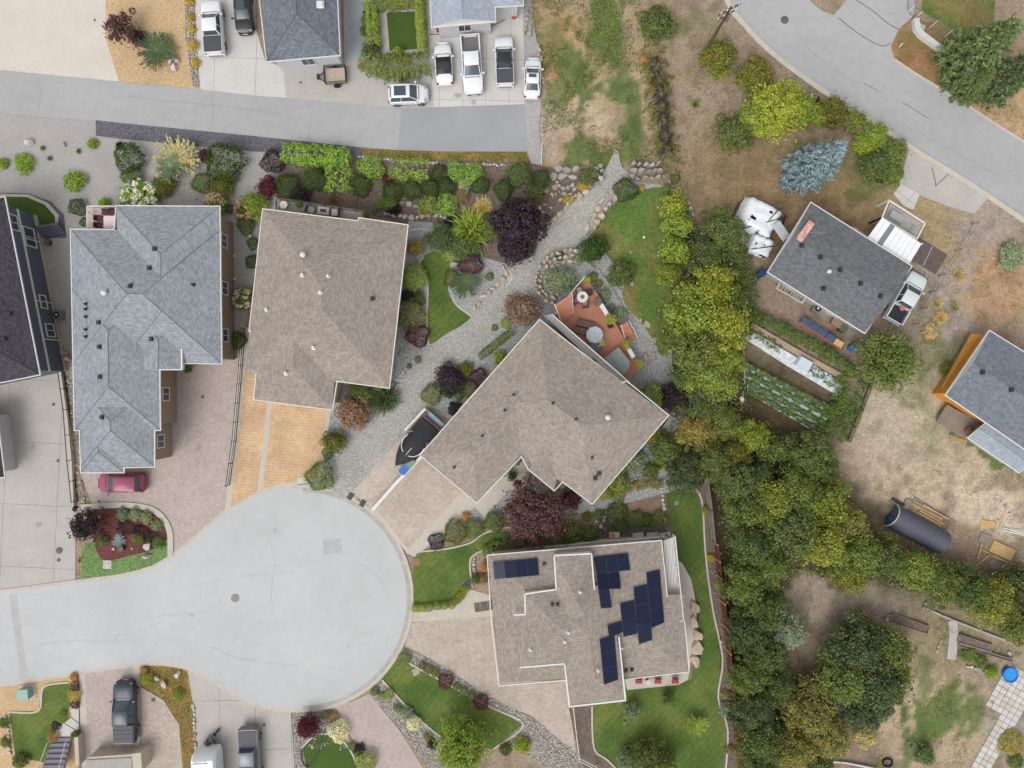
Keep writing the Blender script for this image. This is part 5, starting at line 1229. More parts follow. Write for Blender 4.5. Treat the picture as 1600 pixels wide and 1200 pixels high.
stone_row([(1084, 940), (1086, 975), (1088, 1000), (1086, 1035)], 20, 'stone', 'large square slabs stepping down beside the solar panelled house', 1, h=.5, name='slab_wall', cat='stone slabs')
stone_row([(86, 552), (100, 556), (108, 566)], 11, 'stone', 'tan boulders by the corner of the left driveway railing', 2, h=.5)
stone_row([(990, 500), (1004, 510), (1010, 522)], 15, 'stone', 'broad flagstones below the right-hand lawn', 2, flat=.25, name='flagstones', cat='flagstones')
stone_row([(1012, 530), (1014, 550), (1006, 562)], 11, 'stoneg', 'flat grey flagstones beside the deck corner', 3, flat=.35, name='flagstones', cat='flagstones')
stone_row([(1033, 760), (1036, 790), (1040, 820)], 7, 'stonep', 'pale stone wall between vegetable bed and east lawn', 1, h=.4)
stone_row([(950, 782), (968, 764), (990, 748), (1028, 744)], 6, 'stoneg', 'curved grey stone edge above the vegetable bed', 1, h=.3)
stone_row([(925, 790), (932, 810), (925, 828)], 6, 'stonep', 'pale stone edge of the terrace beside the vegetable bed', 1, h=.3)
stone_row([(950, 788), (945, 805), (938, 825)], 6, 'stonep', 'pale stone edge of the inner terrace by the black pots', 1, h=.3)
stone_row([(10, 1118), (14, 1145), (16, 1180)], 6, 'stonep', 'small white stones down the left of the bottom-left lawn', 1, h=.25)
stone_row([(302, 1100), (305, 1140), (308, 1180)], 6, 'stonep', 'small pale stones left of the bottom caravan driveway', 1, h=.25)
stone_row([(1556, 775), (1572, 795), (1582, 815)], 6, 'stonep', 'broken pale rocks right of the sand patch', 1, h=.25)
stone_row([(1510, 1040), (1525, 1044), (1536, 1050)], 5, 'stonep', 'short row of white stones below the green bed', 1, h=.25)
stone_row([(1462, 1018), (1466, 1008), (1470, 998)], 4, 'stonep', 'little hooked row of white stones right of the big tree', 1, h=.2)
stone_row([(828, 15), (826, 30), (824, 60)], 7, 'stoneg', 'grey rocks at the top right corner of the white vehicles lot', 2)
stone_row([(840, 70), (845, 90), (844, 110), (850, 135)], 5, 'stonep', 'pale rocks behind the white sedan', 1)
stone_row([(560, 245), (620, 251), (700, 256), (790, 258)], 6, 'stonep', 'pale stone edging along the top of the shrub bank', 1, h=.2)
stone_row([(745, 862), (740, 880), (744, 905)], 5, 'stonep', 'white stone edge of the flower bed beside the solar roof', 1, h=.2)
for x, y, s, lb, mt in ((268, 98, 11, 'pinkish boulder, left one of three beside the green juniper', 'stonep'), (277, 95, 12, 'pinkish boulder, upper right one of three beside the green juniper', 'stonep'), (274, 106, 12, 'pinkish boulder, lowest of three beside the green juniper', 'stonep'),
                        (48, 224, 14, 'flat pale boulder alone on the light gravel near the left edge', 'stonep'), (100, 227, 9, 'small pale boulder on gravel below the dark strip end', 'stoneg'), (247, 1059, 10, 'small white boulder nearest the driveway in the dry bed', 'stonep'),
                        (258, 1068, 13, 'largest white boulder in the middle of the dry bed', 'stonep'), (280, 1053, 12, 'white boulder nearest the kerb corner of the dry bed', 'stonep'), (710, 415, 15, 'round grey boulder between maroon and green shrubs', 'stoneg'),
                        (154, 809, 9, 'white rock under the dark sparse tree', 'stonep'), (232, 853, 14, 'long white rock standing on the island mulch', 'stonep'), (232, 866, 15, 'larger white rock below the long one on the island', 'stonep'), (207, 857, 4, 'tiny white stone on red mulch', 'stonep'),
                        (178, 857, 6, 'small pink stone by the black ornament', 'stone'), (986, 443, 9, 'tan rock on the left edge of the right-hand lawn', 'stone'), (1009, 556, 11, 'round tan boulder below the deck stairs', 'stone'), (1407, 73, 9, 'white rock on the dry verge by the top right driveway', 'stonep'),
                        (1444, 943, 6, 'white rock above the upper raised bed', 'stonep'), (1575, 1020, 7, 'white rock at the far end of the narrow bed', 'stonep'), (1385, 967, 7, 'pale rock at the left end of the first raised bed', 'stonep'), (986, 395, 6, 'small rock by the dark shrub on the right-hand lawn', 'stone'), (987, 432, 8, 'tan rock nearer the lawn centre below the dark shrub', 'stone'), (718, 1148, 4, 'small stone at the lawn edge by the lime tree', 'stonep')):
    boulder(x, y, s, lb, mt)

# ================================================================ VEHICLES
PW = paint('white', c(236, 238, 240, .98)); PK = paint('black', c(34, 36, 42)); PB_ = paint('dark_blue', c(42, 54, 72)); PM = paint('magenta_red', c(150, 62, 94)); PG = paint('silver_grey', c(120, 124, 130)); PC = paint('cream_white', c(214, 224, 224))
vg = 'vehicles parked on the upper driveways'
vehicle('pickup', 331, 41, 94, 5.4, 1.95, PW, 'white pickup with dark bed cover at the top left, beside the black car', 'pickup', vg, 'tonneau')
vehicle('sedan', 379, 16, -86, 4.5, 1.8, PK, 'black car cut by the top edge, right of the white pickup', 'car', vg, sunroof=(-.9, .2, .8))
vehicle('suv', 637, 146, 2, 3.95, 1.85, PW, 'white suv with big black sunroof parked sideways on the lane', 'suv', vg, sunroof=(-1.5, -.1, .95))
vehicle('roadster', 693, 99, 94, 4.2, 1.78, PW, 'white convertible with black soft top, first in the row of four', 'car', vg, roofmat=plain('soft_top', c(58, 60, 66), .9))
vehicle('pickup', 737, 99, -86, 5.8, 2.0, PW, 'white pickup with open grey bed, nose towards the lane', 'pickup', vg, 'silver')
vehicle('pickup', 788, 94, 92, 4.9, 1.85, PW, 'white pickup with black roof and black bed cover, third in the row', 'pickup', vg, 'tonneau', roofmat=plain('black_roof', c(48, 50, 54), .4))
vehicle('sedan', 832, 121, 88, 4.0, 1.72, PW, 'white sedan with small sunroof at the far right of the upper row', 'car', vg, sunroof=(-.3, .1, .75))
vehicle('suv', 187, 755, 180, 4.7, 1.95, PM, 'magenta red suv parked below the blue-grey roof', 'suv')
vehicle('pickup', 193, 1114, 91, 6.1, 2.1, PB_, 'dark blue pickup with grey panelled bed cover on the pink paving', 'pickup', bed='panels')
vehicle('pickup', 389, 1184, -87, 5.7, 2.0, PG, 'grey pickup with covered bed cut by the bottom edge beside the caravan', 'pickup', bed='tonneau')
vehicle('pickup', 1418, 465, 60, 5.5, 2.0, PC, 'white pickup with a red and white bag in its bed beside the bungalow', 'pickup')
o = MB().box(0, 0, .06, .75, .55, .14, .4).link('feed_bag', plain('red_white_bag', c(196, 130, 132), .7, var=.35), None, loc=tuple(W(1411, 480, 1.1))); bevel(o, .04); tag(o, 'crumpled red and white bag lying in the bed of the white pickup', 'bag')
# flatbed trailer
root = empty('utility_trailer', W(527, 122), math.radians(4), 'small black utility trailer with mesh sides and tan floor, empty', 'trailer')
mb = MB(); mb.box(0, 0, .5, 2.0, 1.55, .06); mb.link('floor', plain('plywood_floor', c(190, 174, 158), .8), root)
mb = MB()
for s in (-1, 1):
    for z in (.56, .85, 1.1): mb.tube((-1.05, s * .82, z), (1.05, s * .82, z), .03); mb.tube((s * 1.05, -.82, z), (s * 1.05, .82, z), .03)
    for x in (-1.05, -.5, 0, .5, 1.05): mb.tube((x, s * .82, .5), (x, s * .82, 1.1), .022)
mb.link('rail_frame', M['black'], root)
mb = MB(); mb.tube((-1.05, -.6, .5), (-1.8, 0, .5), .05); mb.tube((-1.05, .6, .5), (-1.8, 0, .5), .05); mb.link('drawbar', M['black'], root)
mb = MB(); mb.box(-1.75, 0, .55, .3, .5, .2); mb.link('hitch_box', M['dark'], root)
for s in (-1, 1):
    w_ = MB(); n = 16; w_.tube((0, s * .86, .32), (0, s * 1.02, .32), .32, .32, 16); w_.link('wheel', M['rubber'], root)
# caravan at the bottom edge
root = empty('caravan', W(334, 1195), math.radians(3), 'white caravan with rounded nose and roof hatch cut by the bottom edge', 'caravan')
sec = lambda y, w_, zt: [(-w_, y, .5), (-w_, y, zt - .3), (-w_ + .2, y, zt - .04), (0, y, zt), (w_ - .2, y, zt - .04), (w_, y, zt - .3), (w_, y, .5)]
loft('body', [sec(2.35, .95, 1.5), sec(2.15, 1.15, 2.1), sec(1.7, 1.22, 2.5), sec(-3.5, 1.22, 2.55)], PW, root)
mb = MB(); mb.box(.1, .2, 2.58, .55, .6, .1); mb.link('roof_hatch', plain('tinted_hatch', c(90, 80, 96), .3), root)
mb = MB(); mb.box(-.2, 1.45, 2.56, 1.5, .08, .05); mb.box(-.25, 1.62, 2.5, 1.3, .07, .05); mb.link('roof_stripe', M['steel'], root)
mb = MB(); mb.box(1.232, -.3, 1.7, .02, .8, .7); mb.link('window', M['glass'], root)
mb = MB(); mb.tube((-.6, 2.3, .5), (0, 3.3, .5), .05); mb.tube((.6, 2.3, .5), (0, 3.3, .5), .05); mb.link('drawbar', M['black'], root)
root = empty('motorcycle', W(336, 1147), .9, 'black motorcycle or scooter standing ahead of the caravan', 'motorcycle')
for x in (-.55, .55): MB().tube((x, -.07, .3), (x, .07, .3), .3, .3, 16).link('wheel', M['rubber'], root)
mb = MB(); mb.box(0, 0, .6, .7, .35, .35); mb.box(-.2, 0, .82, .6, .28, .12); o = mb.link('body', M['black'], root); bevel(o, .06)
MB().tube((.4, -.4, 1.0), (.4, .4, 1.0), .03).link('handlebar', M['black'], root); MB().box(-.65, 0, .8, .3, .5, .25).link('top_box', M['dark'], root)
# boat
root = empty('boat', W(652, 689, .6), math.radians(229), 'motorboat under a black cover with white tower hoops on the pad beside the diagonal house', 'boat'); root.location.z = .1
prof = [(-2.6, 1.05), (-2.2, 1.15), (-1, 1.2), (.3, 1.18), (1.4, 1.0), (2.2, .68), (2.8, .3), (3.1, .04)]
hull = [[(x, w_, 1.05 + max(0, x) * .06), (x, w_ * .85, .65), (x, w_ * .3, .35 + max(0, x) * .08), (x, -w_ * .3, .35 + max(0, x) * .08), (x, -w_ * .85, .65), (x, -w_, 1.05 + max(0, x) * .06)] for x, w_ in prof]
loft('hull', hull, PK, root)
cov = [[(x, w_ * 1.03, 1.05 + max(0, x) * .06), (x, w_ * .97, 1.13 + max(0, x) * .06), (x, w_ * .5, 1.13 + ht), (x, 0, 1.2 + ht * 1.15), (x, -w_ * .5, 1.13 + ht), (x, -w_ * .97, 1.13 + max(0, x) * .06), (x, -w_ * 1.03, 1.05 + max(0, x) * .06)] for (x, w_), ht in zip(prof[1:], (.15, .3, .5, .4, .25, .2, .18))]
loft('cover', cov, plain('black_boat_cover', c(48, 49, 53), .8, var=.15), root)
mb = MB(); mb.box(-2.75, 0, .8, .7, 1.9, .1); o = mb.link('swim_platform', plain('pale_blue_platform', c(150, 166, 184), .5), root); bevel(o, .03)
MB().box(-2.36, 0, 1.12, .06, 2.1, .06).link('stern_stripe', plain('red_stripe', c(190, 110, 110), .5), root)
mb = MB(); ring_ = [(.35 + 1.25 * math.cos(t), 1.12 * math.sin(t), 1.75 + .25 * math.cos(t) * -1) for t in np.linspace(-1.9, 1.9, 22)]
for a, b in zip(ring_, ring_[1:]): mb.tube(a, b, .045)
mb.link('tower_hoop', M['white'], root)
mb = MB()
for s in (-1, 1): mb.tube((-.05, s * 1.07, 1.9), (-.2, s * 1.15, 1.1), .04); mb.box(-.45, s * 1.05, 1.75, .5, .06, .06, s * .5); mb.tube((-.6, s * 1.0, 1.7), (-.1, s * 1.25, 1.8), .035)
mb.link('board_rack', M['steel'], root)
MB().box(1.15, .1, 1.72, .9, .05, .04, 0).link('cover_strap', M['white'], root)
tr = MB(); tr.box(-.2, 0, .3, 5, 1.5, .1); tr.tube((2, 0, .3), (3.6, 0, .35), .06)
o = tr.link('trailer_frame', M['steel'], root)
# wheelie bins beside the boat
def bin_(px, py, ang, col, label):
    r_ = empty('wheelie_bin', W(px, py, .8), math.radians(ang), label, 'bin'); r_.location.z = 0
    mb = MB(); mb.box(0, 0, .5, .75, .62, .9, taper=1.12); o = mb.link('bin_body', col, r_); bevel(o, .04)
    mb = MB(); mb.box(0, 0, 1.0, .92, .8, .07); o = mb.link('lid', col, r_); bevel(o, .03)
    mb = MB(); mb.box(-.48, 0, 1.0, .06, .5, .06); mb.link('handle', col, r_)
blue = plain('blue_plastic', c(46, 112, 190), .45)
bin_(632, 733, 50, blue, 'bright blue wheelie bin under the bow of the covered boat'); bin_(641, 723, 50, plain('green_plastic', c(120, 148, 132), .5), 'faded green wheelie bin between the blue bin and the white wall')
# shapes under white tarps, right of the lime trees
root = empty('tarped_trailer', W(1181, 352, .9), math.radians(-28), 'trailer and junk under torn white tarps left of the bungalow', 'tarped trailer'); root.location.z = 0; root.scale = (1.28, 1.28, 1.1)
def lumpy(name, L_, W__, h0, mat, seed, org, rz=0, holes=()):
    g = random.Random(seed); nx, ny = 14, 10; vs = []; fs = []
    for j in range(ny + 1):
        for i in range(nx + 1):
            u, v = i / nx - .5, j / ny - .5; e = min(.5 - abs(u), .5 - abs(v)); z = h0 * min(1, .15 + e * 9) + noise.noise(Vector((u * 5, v * 5, seed))) * .22 * (e > .01)
            x = u * L_ + g.uniform(-.05, .05); y = v * W__ + g.uniform(-.05, .05); vs.append((org[0] + x * math.cos(rz) - y * math.sin(rz), org[1] + x * math.sin(rz) + y * math.cos(rz), max(.02, z)))
    for j in range(ny):
        for i in range(nx):
            if (i, j) in holes: continue
            a = j * (nx + 1) + i; fs.append((a, a + 1, a + nx + 2, a + nx + 1))
    mb = MB(); mb.add(vs, fs); return mb.link(name, mat, root, True)
TARP = plain('white_tarp', c(232, 236, 240), .45, var=.1); TARPB = plain('black_gap_sheet', c(60, 64, 68), .7, var=.4)
lumpy('tarp', 3.2, 2.5, 1.5, TARP, 3, (-.1, .6), .0, holes=((4, 3), (5, 3), (9, 7)))
lumpy('tarp', 1.9, 1.5, 1.1, TARP, 8, (1.1, -1.2), .1, holes=((3, 4), (8, 5)))
lumpy('tarp', 1.5, 1.3, .8, TARP, 11, (-.9, -1.5), .5, holes=((5, 5), (6, 5), (6, 6)))
mb = MB(); mb.box(0, .6, .5, 2.9, 2.2, .9); mb.box(1.1, -1.2, .4, 1.6, 1.3, .7); mb.box(-.9, -1.5, .3, 1.2, 1.0, .5); mb.link('load', TARPB, root)
mb = MB(); 
for a, b in (((-.9, -.9, 1.35), (1.7, 1.5, 1.62)), ((.2, -.8, 1.3), (.9, 1.8, 1.62)), ((.5, -1.9, 1.15), (1.9, -.9, 1.15))): mb.tube(a, b, .04)
mb.link('strap', M['black'], root)
mb = MB(); mb.tube((1.5, 1.5, 1.5), (1.95, 1.0, .4), .09); mb.link('hose', M['black'], root)
root = empty('plank_stack', W(1156, 330), math.radians(-28), 'weathered reddish planks lying behind the white tarps', 'plank stack')
for i in range(6): MB().box((i - 3) * .17, R.uniform(-.2, .2), .07, .12, 1.7, .06).link('plank', M['wood'], root)
# timber shelter, lumber, sheets at lower right
root = empty('arched_shelter', W(1440, 829, 1.2), math.radians(-28), 'long dark blue-grey arched fabric shelter between the lumber pile and the trees', 'shelter'); root.location.z = 0
secs = []
for x in np.linspace(-2.9, 2.9, 12): secs.append([(x, 1.25 * math.cos(t), 1.6 * math.sin(t) * (1 + .01 * math.sin(x * 9))) for t in np.linspace(0, math.pi, 15)])
loft('fabric_cover', secs, plain('dark_blue_grey_fabric', c(92, 92, 108), .7, var=.06), root)
mb = MB()
for t0, t1 in zip(np.linspace(0, math.pi, 15), np.linspace(0, math.pi, 15)[1:]): mb.tube((-2.95, 1.27 * math.cos(t0), 1.62 * math.sin(t0)), (-2.95, 1.27 * math.cos(t1), 1.62 * math.sin(t1)), .05)
mb.link('end_hoop', M['white'], root)
root = empty('lumber_pile', W(1448, 801), math.radians(-28), 'pile of long new timber boards beside the dark arched shelter', 'lumber')
for i in range(13):
    L_ = R.uniform(2.5, 5.0); MB().box(R.uniform(-.6, .6), -.7 + i * .11 + R.uniform(-.05, .05), .08 + .1 * (i % 3), L_, .1, .06, R.uniform(-.05, .05)).link('board', M['woodn'] if i % 4 else M['woodg'], root)
MB().box(-2.0, .1, .12, 1.1, .5, .15, .1).link('board', M['woodg'], root)
MB().box(-3.1, -.4, .1, 1.4, .25, .15, .0).link('board', M['dark'], root)
def sheetpile(px, py, L_, w_, ang, mat, n, label, name='plywood_sheet', cat='plywood'):
    r_ = empty(name + '_stack' if n > 1 else name, W(px, py), math.radians(ang), label, cat)
    for i in range(n): MB().box(R.uniform(-.04, .04), R.uniform(-.04, .04), .03 + i * .05, L_, w_, .03, R.uniform(-.03, .03)).link('sheet', mat, r_)
sheetpile(1564, 860, 2.4, 1.2, -26, M['woodn'], 4, 'stack of new orange-tan plywood sheets at the right'); sheetpile(1540, 841, 1.2, .9, -20, M['woodg'], 2, 'two grey panels left of the new plywood stack')
sheetpile(1544, 818, 1.6, .7, -8, M['woodn'], 1, 'single tan sheet lying above the grey panels'); sheetpile(1558, 888, 2.2, .75, -52, M['woodg'], 1, 'grey board sheet lying below the plywood stack'); sheetpile(1590, 830, 1.6, .5, -5, M['kerb'], 1, 'pale board sheet at the right edge behind the white gutter')
root = empty('gutter_lengths', W(1582, 832), math.radians(-14), 'white gutter lengths lying at the right edge above the plywood', 'gutter'); [MB().box(0, j * .22, .06, 2.4, .12, .1).link('length', M['white'], root) for j in range(2)]
root = empty('timber_offcuts', W(1545, 868), 0, 'loose crossed timber lengths below the plywood sheets', 'timber')
for x, y, a, L_ in ((-.9, -.6, 40, 2.2), (.3, .1, -25, 2.6), (-1.0, .5, 75, 1.6), (.9, -.3, -20, 2.0)): MB().box(x, y, .1 + R.random() * .06, L_, .1, .06, math.radians(a)).link('plank', M['woodn'], root)
root = empty('firewood_bundle', W(1497, 687), math.radians(-18), 'short pale logs stacked in a row below the grey wooden deck', 'firewood')
for i in range(9): MB().tube((-.8 + i * .19, -.22, .08), (-.8 + i * .19 + .03, .22, .08), .07, .07, 8).link('log', M['woodn'], root)

# ================================================================ SMALL THINGS
def barrel(px, py, r_, h_, mat, label, name='barrel', cat='barrel'):
    rt = empty(name, W(px, py, h_ * .9), 0, label, cat); rt.location.z = 0
    mb = MB(); mb.cyl(0, 0, 0, h_, r_, 20); mb.cyl(0, 0, h_ * .33, h_ * .36, r_ * 1.04, 20); mb.cyl(0, 0, h_ * .66, h_ * .69, r_ * 1.04, 20); mb.link('drum', mat, rt)
    MB().cyl(0, 0, h_ + .001, h_ + .03, r_ * .93, 20).link('lid', mat, rt)
barrel(1334, 543, .33, .9, blue, 'blue barrel at the end of the blue trestle boards behind the bungalow'); barrel(1191, 426, .38, .9, plain('deep_blue_plastic', c(36, 66, 120), .5), 'dark blue barrel between the white tarps and vines')
barrel(1396, 812, .4, .9, plain('teal_blue_plastic', c(34, 84, 120), .5), 'dark blue barrel at the open end of the arched shelter')
root = empty('paddling_pool', W(1580, 1055, .4), 0, 'round bright blue paddling pool at the lower right edge', 'pool'); root.location.z = 0
mb = MB(); n = 32
for i in range(n):
    t0, t1 = i * 2 * math.pi / n, (i + 1) * 2 * math.pi / n
    mb.tube((.72 * math.cos(t0), .72 * math.sin(t0), .3), (.72 * math.cos(t1), .72 * math.sin(t1), .3), .09, n=8)
mb.link('rim', plain('blue_pool_rim', c(34, 108, 190), .4), root); MB().cyl(0, 0, .0, .3, .7, 32).link('pool_body', plain('blue_pool_rim', (0, 0, 0, 1)), root)
MB().cyl(0, 0, .301, .31, .64, 32).link('water', plain('pool_water', c(52, 150, 226), .08), root)
def ac(px, py, label, ang=0):
    rt = empty('air_conditioner', W(px, py, .6), math.radians(ang), label, 'air conditioner'); rt.location.z = 0
    o = MB().box(0, 0, .4, .85, .85, .75).link('casing', M['steel'], rt); bevel(o, .03); MB().cyl(0, 0, .776, .79, .33, 20).link('fan_grille', M['dark'], rt); MB().cyl(0, 0, .791, .83, .1, 12).link('fan_hub', M['white'], rt)
ac(90, 492, 'grey air conditioner beside the slate blue wall'); ac(631, 497, 'white air conditioner at the right wall of the brown roofed house'); ac(1277, 482, 'air conditioner on the patio below the bungalow eave', -30)
root = empty('utility_cabinet', W(37, 1085, .6), math.radians(5), 'pale green utility box on the tan gravel at lower left', 'utility box'); root.location.z = 0
o = MB().box(0, 0, .4, 1.05, 1.0, .75).link('box_body', plain('utility_green', c(140, 176, 164), .5), root); bevel(o, .03); MB().box(0, 0, .8, 1.12, 1.08, .05).link('lid', plain('utility_green', c(0, 0, 0)), root); MB().box(.05, 0, .03, 1.6, 1.5, .06).link('base_slab', M['conc2'], root)
def cover(px, py, r_, mat, label, name='manhole_cover', cat='manhole cover', sq=False, z=.03, base=0):
    z = min(z, .045)
    q_ = W(px, py); q_.z = gz(px, py) + (.018 if 'driveway' in label else 0); rt = empty(name, q_, 0, label, cat); z = .008
    if sq: MB().box(0, 0, base + z / 2 + .01, r_ * 2, r_ * 2, z).link('plate', mat, rt); MB().box(0, 0, base + z + .013, r_ * 1.5, r_ * 1.5, .006).link('grate', M['steel'] if mat is M['dark'] else mat, rt)
    else: MB().cyl(0, 0, 0, base + z + .01, r_, 24).link('ring', mat, rt); MB().cyl(0, 0, base + z + .011, base + z + .02, r_ * .8, 24).link('cover', mat, rt)
mg = plain('cast_iron', c(140, 138, 138), .7); md = plain('dark_cast_iron', c(100, 96, 96), .7)
cover(368, 934, .42, mg, 'grey round manhole cover in the turning circle', z=.14); cover(1226, 31, .4, md, 'round manhole cover in the top right road', z=.06); cover(93, 860, .33, md, 'larger manhole cover on the left driveway', z=.12)
cover(92, 875, .17, md, 'small valve cover below the larger one on the left driveway', 'valve_cover', 'valve cover', z=.12); cover(84, 632, .14, md, 'small valve cover high on the left driveway', 'valve_cover', 'valve cover', z=.12); cover(91, 720, .15, md, 'small valve cover midway down the left driveway', 'valve_cover', 'valve cover', z=.12)
cover(317, 620, .15, md, 'tiny square drain cover in the pink paving', 'drain_cover', 'drain cover', True, .13); cover(470, 751, .33, M['conc'], 'pale round cover in the orange paving by the kerb', z=.14); cover(413, 1132, .13, md, 'small square drain cover on the bottom concrete driveway', 'drain_cover', 'drain cover', True, .13)
cover(240, 1093, .2, md, 'square drain cover near the dry bed at the bottom', 'drain_cover', 'drain cover', True, .12); cover(470, 129, .12, md, 'small round drain left of the utility trailer', 'valve_cover', 'valve cover', z=.08)
cover(1057, 786, .24, mg, 'round grey garden tap box on the east lawn', 'tap_box', 'valve box', z=.16); cover(168, 882, .42, M['conc'], 'square concrete meter cover in the island grass', 'meter_cover', 'meter cover', True, .12)
cover(651, 878, .36, plain('rust_frame', c(150, 112, 88), .8), 'rusty framed meter cover at the corner of the front lawn', 'meter_cover', 'meter cover', True, .12)
for x, y, lb in ((548, 775, 'left one of two dark storm drain grates on the kerb'), (567, 786, 'right one of two dark storm drain grates on the kerb')):
    rt = empty('storm_drain', W(x, y), math.radians(-32), lb, 'storm drain'); MB().box(0, 0, .08, .5, .7, .05).link('frame', M['black'], rt)
    for j in range(5): MB().box(0, -.22 + j * .11, .11, .36, .05, .02).link('bar', md, rt)
# utility pole
root = empty('utility_pole', W(1100, 84), 0, 'wooden utility pole with crossarm at the kerb of the top right road', 'utility pole')
MB().tube((0, 0, 0), (0, 0, 8.6), .17, .11, 10).link('pole', M['bark'], root)
for z, a in ((8.2, .5), (7.3, .5)):
    MB().box(0, 0, z, 2.2 if z > 8 else 1.6, .12, .12, a).link('crossarm', M['bark'], root)
    for t in (-.9, -.3, .3, .9): MB().cyl(math.cos(a) * t, math.sin(a) * t, z + .05, z + .24, .06, 8).link('insulator', M['white'], root)
MB().cyl(.28, .1, 6.2, 7.0, .2, 12).link('transformer', M['steel'], root)
# roof top items on the bungalow
loc, nrm, rt, og = on_roof('h8', 1257, 362); o = MB().box(0, 0, 0, 2.2, .7, .12, 0).link('surfboard_sign', plain('faded_red_board', c(206, 160, 150), .6, var=.4), None, loc=(loc.x, loc.y, loc.z + .2), rot=(0, 0, math.radians(54))); bevel(o, .05); tag(o, 'faded pink and white board lying on the bungalow roof corner', 'board')
root = empty('tv_antenna', (loc.x + .6, loc.y - .4, loc.z), 0, 'spindly roof antenna beside the pink board on the bungalow', 'antenna')
MB().tube((0, 0, -.1), (0, 0, 1.6), .03).link('mast', M['steel'], root); MB().tube((-.7, 0, 1.5), (.7, 0, 1.5), .025).link('boom', M['steel'], root); [MB().tube((t, -.35, 1.5), (t, .35, 1.5), .015).link('element', M['steel'], root) for t in (-.5, -.2, .1, .4)]
root = empty('tarped_canopy', W(1235, 370, 1.8), math.radians(35), 'pale grey leaning canopy against the west gable of the bungalow', 'canopy'); root.location.z = 0
MB().box(-.4, 1.0, 1.8, 1.1, 1.9, .08, 0, .35).link('canopy_sheet', plain('pale_canopy', c(212, 216, 220), .6), root); [MB().tube((x, y, 0), (x, y, 1.7), .04).link('pole', M['steel'], root) for x, y in ((-.8, 0), (-.8, 2.1), (.0, 0), (0, 2.1))]
# furniture
def rtable(px, py, z, r_, mat, label, name='round_table', center=None, hub=None):
    rt = empty(name, W(px, py, z + .7), 0, label, 'table'); rt.location.z = z
    MB().cyl(0, 0, .68, .73, r_, 28).link('tabletop', mat, rt); MB().cyl(0, 0, .04, .68, .06, 10).link('pedestal', M['dark'], rt); MB().cyl(0, 0, 0, .04, r_ * .5, 20).link('foot', M['dark'], rt)
    if hub: MB().cyl(0, 0, .731, .77, hub, 16).link('centre_ring', plain('fire_bowl', c(96, 104, 120), .6), rt)
def chair(px, py, z, ang, mat, label, group=None, cush=None, s=.6):
    rt = empty('patio_chair', W(px, py, z + .45), math.radians(ang), label, 'chair', group); rt.location.z = z
    o = MB().box(0, 0, .4, s, s, .12).link('seat', cush or mat, rt); bevel(o, .03)
    o = MB().box(-s * .5, 0, .62, .1, s, .5).link('backrest', mat, rt); bevel(o, .03)
    for k in (-1, 1): MB().box(0, k * s * .52, .55, s, .07, .07).link('armrest', mat, rt)
    for i in (-1, 1):
        for k in (-1, 1): MB().box(i * s * .44, k * s * .44, .17, .05, .05, .34).link('leg', mat, rt)
dm = plain('dark_wicker', c(70, 62, 64), .8); greyc = plain('grey_cushion', c(160, 158, 156), .9); redc = plain('dark_red_cushion', c(116, 52, 66), .9); paleb = plain('pale_tabletop', c(206, 200, 196), .5)
zd = .9
rtable(910, 464, zd, .55, plain('cream_stone_top', c(222, 212, 206), .6), 'round white fire table on the upper end of the red deck', hub=.2)
chair(905, 453, zd, -70, dm, 'grey chair above the white round fire table', cush=greyc); chair(899, 470, zd, 30, dm, 'mauve chair left of the white round fire table', cush=plain('mauve_cushion', c(140, 116, 150), .9)); chair(914, 476, zd, 100, dm, 'chair below the white round fire table', cush=plain('rust_cushion', c(170, 130, 120), .9)); chair(920, 457, zd, 190, dm, 'dark chair right of the white round fire table')
root = empty('glass_table', W(929, 523, zd + .7), 0, 'large round glass table reflecting the sky on the red deck', 'table'); root.location.z = zd
MB().cyl(0, 0, .7, .73, .85, 9).link('tabletop', plain('sky_pale_glass_top', c(186, 194, 206), .12, 0, .8, var=.25), root); MB().cyl(0, 0, 0, .69, .12, 10).link('pedestal', M['dark'], root)  # sky reflection put into the pale colour of the glass top
chair(938, 535, zd, 100, plain('lime_chair', c(190, 200, 130), .8), 'pale lime green armchair below the glass table', s=.62)
def lounger(px, py, ang, label):
    rt = empty('sun_lounger', W(px, py, zd + .35), math.radians(ang), label, 'sun lounger', 'sun loungers on the red deck'); rt.location.z = zd
    br = plain('brown_sling', c(120, 88, 76), .8)
    MB().box(.35, 0, .35, 1.2, .62, .05).link('seat', br, rt); MB().box(-.55, 0, .48, .72, .6, .05, 0, .4).link('backrest', br, rt)
    mb = MB(); [mb.box(.1, s * .34, .32, 1.8, .05, .06) for s in (-1, 1)]; mb.link('frame', M['black'], rt)
    for x in (-.7, .8):
        for s in (-1, 1): MB().box(x, s * .3, .15, .05, .05, .3).link('leg', M['black'], rt)
lounger(914, 506, -14, 'brown sling sun lounger nearer the white stair'); lounger(908, 517, -12, 'brown sling sun lounger nearer the glass table')
root = empty('hot_tub', W(963, 569, zd + .8), math.radians(-52), 'large grey covered hot tub at the lower end of the red deck', 'hot tub'); root.location.z = zd
pp = [(-1.15, -1.1), (.7, -1.1), (1.15, -.5), (1.15, .6), (.6, 1.15), (-1.15, 1.15)]; o = MB().prism(pp, 0, .8).link('tub_shell', plain('tub_shell', c(110, 108, 106), .7), root); o = MB().prism(offset_poly(pp, .06), .802, .93).link('cover', plain('grey_tub_cover', c(138, 146, 142), .6), root); bevel(o, .05)
MB().box(0, -.02, .935, 2.3, .03, .01).link('cover_seam', M['dark'], root)
